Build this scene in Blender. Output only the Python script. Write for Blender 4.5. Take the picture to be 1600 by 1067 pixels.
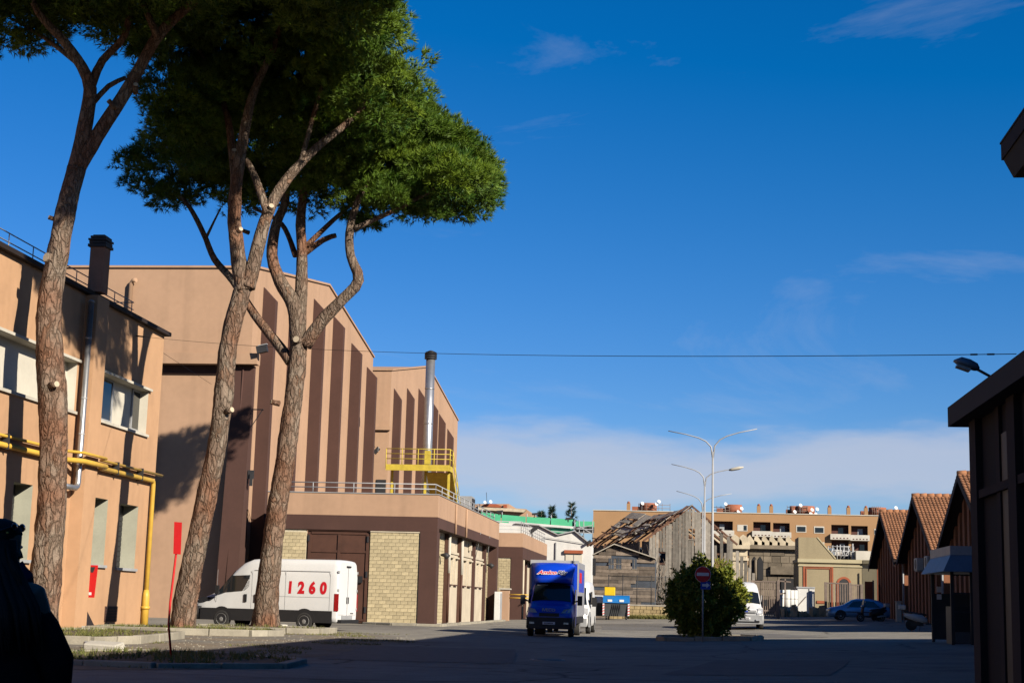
import bpy, bmesh, math, random
import numpy as np
from mathutils import Vector, Matrix, noise as mnoise
for o in list(bpy.data.objects): bpy.data.objects.remove(o)
random.seed(7); RNG = np.random.default_rng(7)
R = math.radians
scene = bpy.context.scene
COL = scene.collection
# ------------------------------------------------------------------ camera
FPX, PITCH, YAW, ROLL, EYE = 2389.0, R(9.70), R(-6.50), R(1.526), 1.35
_fw = Vector((math.sin(YAW)*math.cos(PITCH), math.cos(YAW)*math.cos(PITCH), math.sin(PITCH)))
_r0 = Vector((math.cos(YAW), -math.sin(YAW), 0)); _u0 = _r0.cross(_fw)
_r = math.cos(ROLL)*_r0 + math.sin(ROLL)*_u0
_u = -math.sin(ROLL)*_r0 + math.cos(ROLL)*_u0
cam_d = bpy.data.cameras.new('camera'); cam_d.lens = FPX/1600*36; cam_d.sensor_width = 36
cam_d.sensor_fit = 'HORIZONTAL'; cam_d.clip_start = 0.05; cam_d.clip_end = 6000
cam = bpy.data.objects.new('camera', cam_d); COL.objects.link(cam)
cam.matrix_world = Matrix(((_r.x,_u.x,-_fw.x,0),(_r.y,_u.y,-_fw.y,0),(_r.z,_u.z,-_fw.z,EYE),(0,0,0,1)))
scene.camera = cam
# ------------------------------------------------------------------ light
SUN_AZ, SUN_EL = R(40), R(26.5)          # azimuth measured from +X towards -Y (behind the camera, to the right)
sdir = Vector((math.cos(SUN_AZ)*math.cos(SUN_EL), -math.sin(SUN_AZ)*math.cos(SUN_EL), math.sin(SUN_EL)))
sl = bpy.data.lights.new('sun', 'SUN'); sl.energy = 5.0; sl.angle = R(0.5); sl.color = (1.0, 0.9, 0.76)
so = bpy.data.objects.new('sun', sl); COL.objects.link(so)
so.rotation_euler = sdir.to_track_quat('Z', 'Y').to_euler()
scene.view_settings.view_transform = 'Standard'; scene.view_settings.look = 'None'
scene.view_settings.exposure = 1.30; scene.view_settings.gamma = 1.0
scene.view_settings.use_curve_mapping = False
W = bpy.data.worlds.new('World'); scene.world = W; W.use_nodes = True
nt = W.node_tree; nt.nodes.clear()
def wn(t, **k):
    n = nt.nodes.new(t)
    for a, b in k.items(): setattr(n, a, b)
    return n
wl = nt.links.new
sky = wn('ShaderNodeTexSky', sky_type='NISHITA', sun_disc=False)
sky.sun_elevation = SUN_EL
sky.sun_rotation = math.atan2(sdir.x, sdir.y)
sky.air_density = 1.0; sky.dust_density = 0.15; sky.ozone_density = 3.0; sky.altitude = 0
hs = wn('ShaderNodeHueSaturation'); hs.inputs['Saturation'].default_value = 1.28; hs.inputs['Value'].default_value = 0.55
wl(sky.outputs[0], hs.inputs['Color'])
t1 = wn('ShaderNodeMixRGB', blend_type='MULTIPLY'); t1.inputs[0].default_value = 1; wl(hs.outputs[0], t1.inputs[1]); t1.inputs[2].default_value = (1.0, 1.12, 1.67, 1)
t2 = wn('ShaderNodeMixRGB', blend_type='SUBTRACT'); t2.inputs[0].default_value = 1; wl(t1.outputs[0], t2.inputs[1]); t2.inputs[2].default_value = (0.30, 0.0, 0.0, 1)
t3 = wn('ShaderNodeMixRGB', blend_type='LIGHTEN'); t3.inputs[0].default_value = 1; wl(t2.outputs[0], t3.inputs[1]); t3.inputs[2].default_value = (0.008, 0.0, 0.0, 1)
tc = wn('ShaderNodeTexCoord'); sx = wn('ShaderNodeSeparateXYZ'); wl(tc.outputs['Generated'], sx.inputs[0])
mp = wn('ShaderNodeMapping'); mp.inputs['Scale'].default_value = (2.2, 2.2, 9.0); wl(tc.outputs['Generated'], mp.inputs[0])
n1 = wn('ShaderNodeTexNoise'); n1.inputs['Scale'].default_value = 1.6; n1.inputs['Detail'].default_value = 7; n1.inputs['Roughness'].default_value = 0.55
wl(mp.outputs[0], n1.inputs['Vector'])
def wmath(op, a, b=None, clamp=False):
    m = wn('ShaderNodeMath', operation=op); m.use_clamp = clamp
    for i, v in enumerate((a, b)):
        if v is None: continue
        if isinstance(v, (int, float)): m.inputs[i].default_value = v
        else: wl(v, m.inputs[i])
    return m.outputs[0]
def wramp(inp, stops):
    r = wn('ShaderNodeValToRGB'); e = r.color_ramp.elements
    while len(e) < len(stops): e.new(0.5)
    for i, (p, v) in enumerate(stops): e[i].position = p; e[i].color = (v, v, v, 1)
    wl(inp, r.inputs[0]); return r.outputs[0]
# the bank of pale cloud that lies all round above the horizon, wispy edges
zz = wmath('ADD', sx.outputs['Z'], wmath('MULTIPLY', wmath('SUBTRACT', n1.outputs['Fac'], 0.5), 0.10))
bank = wramp(zz, [(0.0, 0.10), (0.066, 0.12), (0.080, 1.0), (0.108, 1.0), (0.122, 0.0)])
mp2 = wn('ShaderNodeMapping'); mp2.inputs['Scale'].default_value = (1.3, 1.3, 4.5); mp2.inputs['Location'].default_value = (2.74, 2.69, -2.66)
wl(tc.outputs['Generated'], mp2.inputs[0])
n2 = wn('ShaderNodeTexNoise'); n2.inputs['Scale'].default_value = 2.4; n2.inputs['Detail'].default_value = 9; n2.inputs['Roughness'].default_value = 0.62; n2.inputs['Distortion'].default_value = 0.6
wl(mp2.outputs[0], n2.inputs['Vector'])
wisp = wramp(n2.outputs['Fac'], [(0.0, 0), (0.60, 0.0), (0.82, 0.36)])
n3 = wramp(n1.outputs['Fac'], [(0.25, 0.80), (0.7, 1.0)])
cl = wmath('MAXIMUM', wmath('MULTIPLY', bank, n3), wisp, True)
cl = wmath('MULTIPLY', cl, 0.80)
mx = wn('ShaderNodeMixRGB'); wl(cl, mx.inputs[0]); wl(t3.outputs[0], mx.inputs[1]); mx.inputs[2].default_value = (4.3, 4.65, 5.6, 1)
bg = wn('ShaderNodeBackground'); bg.inputs['Strength'].default_value = 0.05; wl(mx.outputs[0], bg.inputs['Color'])
wo = wn('ShaderNodeOutputWorld'); wl(bg.outputs[0], wo.inputs['Surface'])

# ------------------------------------------------------------------ helpers
def ray(px, py): return (px-800)*_r - (py-533.5)*_u + FPX*_fw
def at(px, py, Y):
    d = ray(px, py); return Vector((0,0,EYE)) + d*(Y/d.y)
def atx(px, py, X):
    d = ray(px, py); return Vector((0,0,EYE)) + d*(X/d.x)
def proj(p):
    d = Vector(p)-Vector((0,0,EYE)); w = d.dot(_fw)
    return (800+FPX*d.dot(_r)/w, 533.5-FPX*d.dot(_u)/w)
def gz(x, y):
    s = min(max((x+15)/12, 0), 1); s = s*s*(3-2*s)
    a = min(x, 30)+2
    return 0.035*((a+math.sqrt(a*a+4))/2) + 0.0115*min(max(y-80, 0), 70)*s

ALB = 0.54      # overall paint and plaster reflectance
# materials -----------------------------------------------------------------
def mat(name, col, var=0.12, scale=2.0, rough=0.85, bump=0.0, bscale=60, metal=0.0, rnd=0.0, spec=0.3, streak=0.0, col2=None, c2=0.5, c2s=1.0, emit=None, dirt=0.0):
    col = tuple(c*ALB for c in col); col2 = tuple(c*ALB for c in col2) if col2 else None
    m = bpy.data.materials.new(name); m.use_nodes = True
    t = m.node_tree; N = t.nodes; L = t.links.new; b = N['Principled BSDF']
    b.inputs['Roughness'].default_value = rough; b.inputs['Metallic'].default_value = metal
    b.inputs['Specular IOR Level'].default_value = spec
    tc = N.new('ShaderNodeTexCoord'); 
    def noise(sc, det=5, vec=None):
        n = N.new('ShaderNodeTexNoise'); n.inputs['Scale'].default_value = sc; n.inputs['Detail'].default_value = det
        L(vec or tc.outputs['Object'], n.inputs['Vector']); return n.outputs['Fac']
    def rng(inp, a, b_, c, d):
        r = N.new('ShaderNodeMapRange'); r.inputs[1].default_value=a; r.inputs[2].default_value=b_; r.inputs[3].default_value=c; r.inputs[4].default_value=d
        L(inp, r.inputs[0]); return r.outputs[0]
    def mul(colsock, facsock):
        x = N.new('ShaderNodeMixRGB'); x.blend_type='MULTIPLY'; x.inputs[0].default_value=1
        L(colsock, x.inputs[1]); L(facsock, x.inputs[2]); return x.outputs[0]
    rgb = N.new('ShaderNodeRGB'); rgb.outputs[0].default_value = (*col, 1); c = rgb.outputs[0]
    if col2:
        x = N.new('ShaderNodeMixRGB'); L(rng(noise(c2s, 6), c2-0.12, c2+0.12, 0, 1), x.inputs[0]); L(c, x.inputs[1]); x.inputs[2].default_value = (*col2, 1); c = x.outputs[0]
    if var: 
        c = mul(c, rng(noise(scale), 0.3, 0.7, 1-var, 1+var)); c = mul(c, rng(noise(scale*9, 3), 0.3, 0.7, 1-var*0.5, 1+var*0.5))
    if streak:
        mp = N.new('ShaderNodeMapping'); mp.inputs['Scale'].default_value = (0.9, 0.9, 0.05); L(tc.outputs['Object'], mp.inputs[0])
        c = mul(c, rng(noise(1.5, 6, mp.outputs[0]), 0.50, 0.80, 1.0, 1-streak*0.8))
    if dirt:
        c = mul(c, rng(noise(0.7, 8), 0.5, 0.72, 1.0, 1-dirt))
    if rnd:
        oi = N.new('ShaderNodeObjectInfo'); c = mul(c, rng(oi.outputs['Random'], 0, 1, 1-rnd, 1+rnd))
    L(c, b.inputs['Base Color'])
    if bump:
        bp = N.new('ShaderNodeBump'); bp.inputs['Strength'].default_value = bump; bp.inputs['Distance'].default_value = 0.02
        L(noise(bscale, 4), bp.inputs['Height']); L(bp.outputs[0], b.inputs['Normal'])
    if emit:
        b.inputs['Emission Color'].default_value = (*emit[0], 1); b.inputs['Emission Strength'].default_value = emit[1]
    return m
def glass(name, col=(0.012,0.016,0.02), rough=0.06, spec=0.6):
    return mat(name, col, var=0.0, rough=rough, spec=spec)
M = {}
M['peach']  = mat('peach plaster', (0.48,0.305,0.195), 0.07, 0.35, 0.9, 0.14, 45, streak=0.18, dirt=0.10)
M['orange'] = mat('orange plaster', (0.55,0.33,0.185), 0.07, 0.4, 0.9, 0.14, 45, streak=0.16, dirt=0.10)
M['brown']  = mat('brown plaster', (0.078,0.036,0.027), 0.10, 0.6, 0.9, 0.10, 45, streak=0.12)
M['dkbrown']= mat('dark brown fascia', (0.018,0.011,0.011), 0.15, 1.0, 0.8, 0.1, 30)
M['stack'] = mat('brown chimney render', (0.36,0.19,0.13), 0.15, 2.0, 0.9, 0.1, 40)
M['tuff']   = mat('tuff block', (0.52,0.435,0.265), 0.18, 5.0, 0.95, 0.5, 40, rnd=0.14)
M['mortar'] = mat('mortar', (0.58,0.52,0.38), 0.15, 6.0, 0.95, 0.3, 60)
M['cream']  = mat('cream painted panel', (0.62,0.54,0.41), 0.08, 1.2, 0.8, 0.08, 40, streak=0.15, dirt=0.12)
M['window_cream'] = mat('cream window panel', (0.66,0.62,0.52), 0.06, 1.0, 0.7, 0.05, 40, streak=0.08)
M['jamb']   = mat('grey green jamb plaster', (0.43,0.43,0.34), 0.08, 1.5, 0.85, 0.1, 50)
M['rustdoor'] = mat('brown painted steel door', (0.085,0.036,0.022), 0.16, 2.0, 0.6, 0.08, 30, streak=0.2)
M['yellow'] = mat('yellow pipe paint', (0.66,0.41,0.06), 0.10, 3.0, 0.5, 0.05, 30, streak=0.15)
M['stairyel']= mat('yellow stair paint', (0.58,0.45,0.05), 0.14, 3.0, 0.6, 0.05, 30, streak=0.2)
M['steel']  = mat('bright flue steel', (0.62,0.63,0.65), 0.10, 3.0, 0.38, 0.03, 20, metal=0.85)
M['grey']   = mat('grey paint', (0.33,0.34,0.35), 0.10, 2.0, 0.6, 0.05, 30)
M['ltgrey'] = mat('light grey metal', (0.40,0.41,0.42), 0.10, 2.0, 0.5, 0.05, 30)
M['dark']   = mat('dark metal', (0.03,0.03,0.033), 0.15, 3.0, 0.6, 0.05, 30)
M['black']  = mat('black plastic', (0.018,0.018,0.02), 0.12, 4.0, 0.55)
M['white']  = mat('white sheet', (0.72,0.72,0.69), 0.07, 0.8, 0.7, 0.05, 30, streak=0.16, dirt=0.10)
M['vanwhite'] = mat('white van paint', (0.74,0.75,0.75), 0.03, 1.0, 0.32, spec=0.5, dirt=0.05)
M['blue']   = mat('blue truck paint', (0.004,0.055,0.60), 0.05, 1.0, 0.30, spec=0.5)
M['carblue']= mat('metallic blue car paint', (0.20,0.40,0.66), 0.04, 2.0, 0.28, metal=0.35, spec=0.5)
M['truckbox']= mat('grey truck box', (0.36,0.37,0.40), 0.08, 1.0, 0.45, streak=0.1, metal=0.2)
M['tyre']   = mat('tyre rubber', (0.028,0.027,0.026), 0.2, 5.0, 0.9, 0.2, 60)
M['rim']    = mat('steel rim', (0.42,0.42,0.41), 0.15, 6.0, 0.45, metal=0.6)
M['glass']  = glass('dark glass'); M['lamp'] = mat('clear lamp', (0.55,0.57,0.6), 0.1, 9, 0.15, spec=0.8, metal=0.3)
M['red']    = mat('red sign paint', (0.62,0.012,0.012), 0.08, 2.0, 0.55)
M['redprint'] = mat('red lettering', (0.62,0.008,0.02), 0.05, 3.0, 0.5)
M['taillamp'] = mat('red tail lamp', (0.35,0.008,0.01), 0.1, 6, 0.2, spec=0.7)
M['whiteprint'] = mat('white lettering', (0.8,0.8,0.8), 0.03, 3, 0.6)
M['navyprint'] = mat('navy lettering', (0.01,0.015,0.12), 0.05, 3, 0.5)
M['bluesign'] = mat('blue sign', (0.006,0.05,0.42), 0.05, 3, 0.5)
M['kerb']   = mat('concrete kerb', (0.36,0.33,0.26), 0.16, 2.5, 0.95, 0.35, 40, rnd=0.10, dirt=0.2)
M['slab']   = mat('pale concrete slab', (0.58,0.55,0.47), 0.10, 2.0, 0.95, 0.25, 40, rnd=0.05, dirt=0.12)
M['tile']   = mat('clay roof tile', (0.36,0.165,0.08), 0.22, 3.0, 0.9, 0.3, 40, dirt=0.25)
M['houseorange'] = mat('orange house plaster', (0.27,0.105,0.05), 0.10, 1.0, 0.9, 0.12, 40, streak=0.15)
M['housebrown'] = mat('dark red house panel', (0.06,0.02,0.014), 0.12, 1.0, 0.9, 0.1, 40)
M['wood']   = mat('weathered grey plank', (0.21,0.19,0.162), 0.22, 3.0, 0.95, 0.5, 30, rnd=0.38, streak=0.35)
M['woodh']  = mat('weathered brown board', (0.20,0.16,0.125), 0.3, 3.0, 0.95, 0.5, 30, rnd=0.45)
M['wood_shaded'] = mat('shaded board', (0.06,0.075,0.10), 0.2, 3.0, 0.9, 0.3, 30, rnd=0.3, streak=0.25)  # dark blue tone puts the shade of the barn's side into the boards
M['rafter'] = mat('reddish rafter', (0.10,0.05,0.032), 0.2, 3.0, 0.95, 0.3, 30, rnd=0.3)
M['rooffelt'] = mat('grey roofing sheet', (0.45,0.41,0.34), 0.2, 2.0, 0.95, 0.3, 30, rnd=0.22, dirt=0.2)
M['stone']  = mat('pale set stone', (0.62,0.53,0.38), 0.15, 1.5, 0.95, 0.4, 25, rnd=0.12, dirt=0.25)
M['stone_shaded']= mat('shaded set stone', (0.20,0.165,0.12), 0.2, 1.5, 0.95, 0.4, 25, rnd=0.25, dirt=0.35)  # dark brown puts the shade of the tower's recess into the stone colour
M['beige']  = mat('olive beige plaster', (0.36,0.30,0.185), 0.08, 0.7, 0.95, 0.2, 30, streak=0.14, dirt=0.10)
M['beige_trim_lit']= mat('beige trim and sunlit wing plaster', (0.50,0.44,0.28), 0.06, 0.7, 0.95, 0.2, 30, streak=0.10)  # paler tone puts sunlight into the set wing's colour; also used on ledges
M['terracotta'] = mat('terracotta trim', (0.36,0.10,0.045), 0.12, 2.0, 0.9, 0.1, 30)
M['apart']  = mat('ochre brick facade', (0.40,0.235,0.115), 0.05, 0.3, 0.9, 0.0)
M['balcony']= mat('pale balcony front', (0.58,0.55,0.48), 0.10, 1.0, 0.85)
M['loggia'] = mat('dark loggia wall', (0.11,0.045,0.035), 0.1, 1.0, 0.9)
M['brickred'] = mat('red brick drum', (0.34,0.12,0.065), 0.15, 2.0, 0.9)
M['dish']   = mat('white dish', (0.75,0.75,0.73), 0.05, 2, 0.6)
M['green']  = mat('green scaffold netting', (0.09,0.52,0.27), 0.10, 0.6, 0.8, 0.15, 15)
M['binblue']= mat('blue bin lid', (0.01,0.17,0.50), 0.08, 3, 0.4, spec=0.5)
M['bingrey']= mat('dark grey bin', (0.07,0.075,0.08), 0.12, 3, 0.6)
M['binyellow'] = mat('yellow box', (0.75,0.52,0.01), 0.06, 3, 0.5)
M['rustbar']= mat('rusty grey bar', (0.22,0.17,0.14), 0.2, 4, 0.8, rnd=0.15)
M['drygrass'] = mat('dry brown grass', (0.25,0.17,0.07), 0.3, 2, 0.95)
M['lowwall']= mat('yellowish rubble wall', (0.38,0.29,0.15), 0.22, 2.2, 0.95, 0.6, 18, dirt=0.3)
M['twig']   = mat('dry twig', (0.24,0.19,0.15), 0.2, 5, 0.95)
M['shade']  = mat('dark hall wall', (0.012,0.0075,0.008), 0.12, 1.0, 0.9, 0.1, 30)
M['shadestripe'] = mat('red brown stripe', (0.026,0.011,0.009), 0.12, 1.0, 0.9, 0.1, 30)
M['kiosk']  = mat('blue grey shelter panel', (0.14,0.20,0.28), 0.10, 2, 0.5)
M['coat']   = mat('black wool coat', (0.014,0.014,0.018), 0.2, 14, 0.95, 0.3, 200, spec=0.05)
M['hair']   = mat('dark brown hair', (0.020,0.012,0.009), 0.3, 30, 0.7, spec=0.2)
M['skin']   = mat('skin', (0.28,0.15,0.10), 0.06, 10, 0.6)
M['denim']  = mat('blue scarf', (0.012,0.022,0.07), 0.2, 12, 0.95, spec=0.05)
M['wire']   = mat('black cable', (0.02,0.02,0.022), 0, 1, 0.8)
M['junk']   = mat('sandy rubble', (0.42,0.33,0.20), 0.25, 3, 0.95, 0.4, 20, rnd=0.35)
M['ac']     = mat('air conditioner casing', (0.50,0.50,0.48), 0.08, 2, 0.6)
M['net']    = mat('fence mesh wire', (0.10,0.10,0.10), 0.1, 2, 0.7)

# mesh builder --------------------------------------------------------------
ROOT = {}
def root_of(o): return ROOT.get(o.name, Matrix.Identity(4))
class MB:
    def __init__(s): s.v = []; s.f = []; s.sm = []
    def add(s, vs, fs, smooth=False):
        n = len(s.v); s.v += [tuple(p) for p in vs]
        for f in fs: s.f.append(tuple(i+n for i in f)); s.sm.append(smooth)
        return s
    def box(s, x0, x1, y0, y1, z0, z1):
        x0, x1 = min(x0,x1), max(x0,x1); y0, y1 = min(y0,y1), max(y0,y1); z0, z1 = min(z0,z1), max(z0,z1)
        return s.add([(x0,y0,z0),(x1,y0,z0),(x1,y1,z0),(x0,y1,z0),(x0,y0,z1),(x1,y0,z1),(x1,y1,z1),(x0,y1,z1)],
              [(3,2,1,0),(4,5,6,7),(0,1,5,4),(1,2,6,5),(2,3,7,6),(3,0,4,7)])
    def obox(s, c, ax, ay, az):
        c, ax, ay, az = Vector(c), Vector(ax), Vector(ay), Vector(az)
        vs = [c+i*ax+j*ay+k*az for k in (-1,1) for i, j in ((-1,-1),(1,-1),(1,1),(-1,1))]
        return s.add(vs, [(3,2,1,0),(4,5,6,7),(0,1,5,4),(1,2,6,5),(2,3,7,6),(3,0,4,7)])
    def beam(s, a, b, w, h, up=(0,0,1)):
        a, b = Vector(a), Vector(b); d = (b-a); l = d.length; d = d/l; up = Vector(up)
        if abs(d.dot(up)) > 0.98: up = Vector((1,0,0))
        x = d.cross(up).normalized(); y = x.cross(d)
        return s.obox((a+b)/2, x*w/2, d*l/2, y*h/2)
    def quad(s, a, b, c, d): return s.add([a,b,c,d], [(0,1,2,3)])
    def prism(s, poly, ext):      # polygon (3D points) extruded along vector ext
        ext = Vector(ext); n = len(poly); p = [Vector(q) for q in poly]
        vs = p + [q+ext for q in p]
        return s.add(vs, [tuple(range(n))[::-1], tuple(range(n,2*n))] + [(i,(i+1)%n,n+(i+1)%n,n+i) for i in range(n)])
    def tube(s, pts, rad, n=8, caps=True, smooth=True, wob=None):
        pts = [Vector(p) for p in pts]; m = len(pts)
        if isinstance(rad, (int, float)): rad = [rad]*m
        vs = []; nrm = None
        for i, p in enumerate(pts):
            t = (pts[min(i+1,m-1)]-pts[max(i-1,0)]).normalized()
            if nrm is None:
                nrm = t.orthogonal().normalized()
            nrm = (nrm - t*nrm.dot(t)).normalized(); bi = t.cross(nrm)
            for k in range(n):
                a = 2*math.pi*k/n; r = rad[i]*(wob(i,k) if wob else 1)
                vs.append(p + r*(math.cos(a)*nrm + math.sin(a)*bi))
        fs = [(i*n+k, i*n+(k+1)%n, (i+1)*n+(k+1)%n, (i+1)*n+k) for i in range(m-1) for k in range(n)]
        s.add(vs, fs, smooth)
        if caps:
            s.f += [tuple(len(s.v)-len(vs)+k for k in range(n))[::-1], tuple(len(s.v)-n+k for k in range(n))]; s.sm += [False, False]
        return s
    def cyl(s, a, b, r, n=16, r2=None): return s.tube([a,b], [r, r if r2 is None else r2], n)
    def loft(s, rings, smooth=True, caps=True):
        n = len(rings[0]); vs = [p for r in rings for p in r]
        fs = [(i*n+k, i*n+(k+1)%n, (i+1)*n+(k+1)%n, (i+1)*n+k) for i in range(len(rings)-1) for k in range(n)]
        s.add(vs, fs, smooth)
        if caps:
            b = len(s.v)-len(vs); s.f += [tuple(b+k for k in range(n))[::-1], tuple(len(s.v)-n+k for k in range(n))]; s.sm += [False, False]
        return s
    def ball(s, c, rx, ry, rz, nu=12, nv=8):
        c = Vector(c); rings = []
        for j in range(nv+1):
            t = math.pi*(0.02+0.96*j/nv) ; rings.append([c+Vector((rx*math.sin(t)*math.cos(2*math.pi*k/nu), ry*math.sin(t)*math.sin(2*math.pi*k/nu), -rz*math.cos(t))) for k in range(nu)])
        return s.loft(rings)
    def wall(s, O, U, V, w, h, holes=(), n=None):
        """rectangle O + u*U + v*V with openings (u0,v0,u1,v1,depth); jambs go to -n"""
        O, U, V = Vector(O), Vector(U), Vector(V); N_ = U.cross(V)
        us = sorted({0, w} | {q for hh in holes for q in (hh[0], hh[2]) if 0 < q < w})
        vs = sorted({0, h} | {q for hh in holes for q in (hh[1], hh[3]) if 0 < q < h})
        P = lambda u, v, d=0: O+u*U+v*V-N_*d
        for i in range(len(us)-1):
            for j in range(len(vs)-1):
                cu, cv = (us[i]+us[i+1])/2, (vs[j]+vs[j+1])/2
                if any(hh[0] < cu < hh[2] and hh[1] < cv < hh[3] for hh in holes): continue
                s.quad(P(us[i],vs[j]), P(us[i+1],vs[j]), P(us[i+1],vs[j+1]), P(us[i],vs[j+1]))
        return s
    def jambs(s, O, U, V, hole):
        O, U, V = Vector(O), Vector(U), Vector(V); N_ = U.cross(V); u0,v0,u1,v1,d = hole
        P = lambda u, v, dd=0: O+u*U+v*V-N_*dd
        s.quad(P(u0,v0),P(u0,v1),P(u0,v1,d),P(u0,v0,d)); s.quad(P(u1,v0),P(u1,v0,d),P(u1,v1,d),P(u1,v1))
        s.quad(P(u0,v0),P(u0,v0,d),P(u1,v0,d),P(u1,v0)); s.quad(P(u0,v1),P(u1,v1),P(u1,v1,d),P(u0,v1,d))
        return s
    def build(s, name, m, parent=None, world=False, bevel=0.0):
        me = bpy.data.meshes.new(name); vs = s.v
        if world and parent is not None:
            inv = root_of(parent).inverted(); vs = [inv @ Vector(p) for p in vs]
        me.from_pydata([tuple(p) for p in vs], [], s.f); me.polygons.foreach_set('use_smooth', s.sm)
        me.materials.append(M[m] if isinstance(m, str) else m); me.update()
        return link(name, me, parent, bevel)
def link(name, me, parent=None, bevel=0.0, loc=None):
    o = bpy.data.objects.new(name, me); COL.objects.link(o)
    if parent is not None:
        o.parent = parent; ROOT[o.name] = root_of(parent)
    if loc is not None: o.location = loc
    if bevel:
        b = o.modifiers.new('bevel', 'BEVEL'); b.width = bevel; b.segments = 2; b.limit_method = 'ANGLE'; b.angle_limit = R(35)
    return o
def tag(o, label=None, cat=None, group=None, kind=None):
    if label: o['label'] = label
    if cat: o['category'] = cat
    if group: o['group'] = group
    if kind: o['kind'] = kind
    return o
def thing(name, loc, label, cat, rz=0.0, group=None):
    o = bpy.data.objects.new(name, None); COL.objects.link(o); o.empty_display_size = 0.3
    o.location = loc; o.rotation_euler = (0,0,rz)
    ROOT[o.name] = Matrix.Translation(Vector(loc)) @ Matrix.Rotation(rz, 4, 'Z')
    return tag(o, label, cat, group)
def struct(name, mb, m): return tag(mb.build(name, m), kind='structure')
def part(name, m, parent, fn, world=True, bevel=0.0):
    mb = MB(); fn(mb); return mb.build(name, m, parent, world, bevel)
def pbox(name, m, parent, x0,x1,y0,y1,z0,z1, world=True, bevel=0.0):
    return MB().box(x0,x1,y0,y1,z0,z1).build(name, m, parent, world, bevel)
def ptube(name, m, parent, pts, r, n=10, world=True): return MB().tube(pts, r, n).build(name, m, parent, world)
def text_mesh(txt, size, depth=0.004, offset=0.0, sx=1.0, shear=0.0, space=1.0):
    cu = bpy.data.curves.new('lettering', 'FONT'); cu.body = txt; cu.size = size; cu.extrude = depth; cu.offset = offset
    cu.shear = shear; cu.space_character = space; cu.resolution_u = 4
    ob = bpy.data.objects.new('lettering', cu); me = bpy.data.meshes.new_from_object(ob)
    for v in me.vertices: v.co.x *= sx
    bpy.data.objects.remove(ob); return me
# ------------------------------------------------------------------ ground
def ground_material():
    m = bpy.data.materials.new('worn asphalt'); m.use_nodes = True; t = m.node_tree; N = t.nodes; L = t.links.new; b = N['Principled BSDF']
    b.inputs['Roughness'].default_value = 0.93; b.inputs['Specular IOR Level'].default_value = 0.15
    tc = N.new('ShaderNodeTexCoord')
    def noise(sc, det=6, ro=0.55):
        n = N.new('ShaderNodeTexNoise'); n.inputs['Scale'].default_value = sc; n.inputs['Detail'].default_value = det; n.inputs['Roughness'].default_value = ro
        L(tc.outputs['Object'], n.inputs['Vector']); return n.outputs['Fac']
    def ramp(inp, stops):
        r = N.new('ShaderNodeValToRGB'); e = r.color_ramp.elements
        while len(e) < len(stops): e.new(0.5)
        for i, (p, c) in enumerate(stops): e[i].position = p; e[i].color = (*c, 1)
        L(inp, r.inputs[0]); return r.outputs[0]
    def mul(a, bb):
        x = N.new('ShaderNodeMixRGB'); x.blend_type = 'MULTIPLY'; x.inputs[0].default_value = 1; L(a, x.inputs[1]); L(bb, x.inputs[2]); return x.outputs[0]
    c = ramp(noise(0.09, 7), [(0.36, (0.10,0.093,0.081)), (0.46, (0.150,0.139,0.119)), (0.60, (0.165,0.154,0.130)), (0.68, (0.115,0.108,0.095))])
    c = mul(c, ramp(noise(1.3, 8), [(0.3, (0.82,0.82,0.82)), (0.7, (1.14,1.14,1.14))]))
    c = mul(c, ramp(noise(30, 3), [(0.3, (0.8,0.8,0.8)), (0.7, (1.2,1.2,1.2))]))
    v = N.new('ShaderNodeTexVoronoi'); v.feature = 'DISTANCE_TO_EDGE'; v.inputs['Scale'].default_value = 0.22
    mp = N.new('ShaderNodeMixRGB'); mp.inputs[0].default_value = 0.35; L(tc.outputs['Object'], mp.inputs[1])
    nn = N.new('ShaderNodeTexNoise'); nn.inputs['Scale'].default_value = 0.8; L(tc.outputs['Object'], nn.inputs['Vector']); L(nn.outputs['Color'], mp.inputs[2]); L(mp.outputs[0], v.inputs['Vector'])
    c = mul(c, ramp(v.outputs['Distance'], [(0.0, (0.38,0.38,0.38)), (0.010, (1,1,1))]))
    c = mul(c, ramp(noise(0.45, 9, 0.7), [(0.56, (1,1,1)), (0.66, (0.62,0.61,0.60))]))
    L(c, b.inputs['Base Color'])
    bp = N.new('ShaderNodeBump'); bp.inputs['Strength'].default_value = 0.5; bp.inputs['Distance'].default_value = 0.02; L(noise(18, 6), bp.inputs['Height']); L(bp.outputs[0], b.inputs['Normal'])
    return m
M['asphalt'] = ground_material()
M['dirt'] = mat('brown gravelly dirt', (0.235,0.185,0.125), 0.22, 1.4, 0.97, 0.8, 22, col2=(0.20,0.185,0.155), c2=0.5, c2s=0.35)
M['soil'] = mat('dark soil', (0.13,0.10,0.065), 0.25, 2.0, 0.97, 0.7, 20)
xs = [-600,-300,-150,-90,-60] + list(range(-44,41,2)) + [60,90,150,300,600]
ys = [-120,-60,-30] + list(range(-16,170,2)) + [200,260,350,500,900,1600,3500]
mb = MB()
mb.add([(x, y, gz(x,y)) for y in ys for x in xs], [(j*len(xs)+i, j*len(xs)+i+1, (j+1)*len(xs)+i+1, (j+1)*len(xs)+i) for j in range(len(ys)-1) for i in range(len(xs)-1)], True)
struct('ground', mb, 'asphalt')
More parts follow.
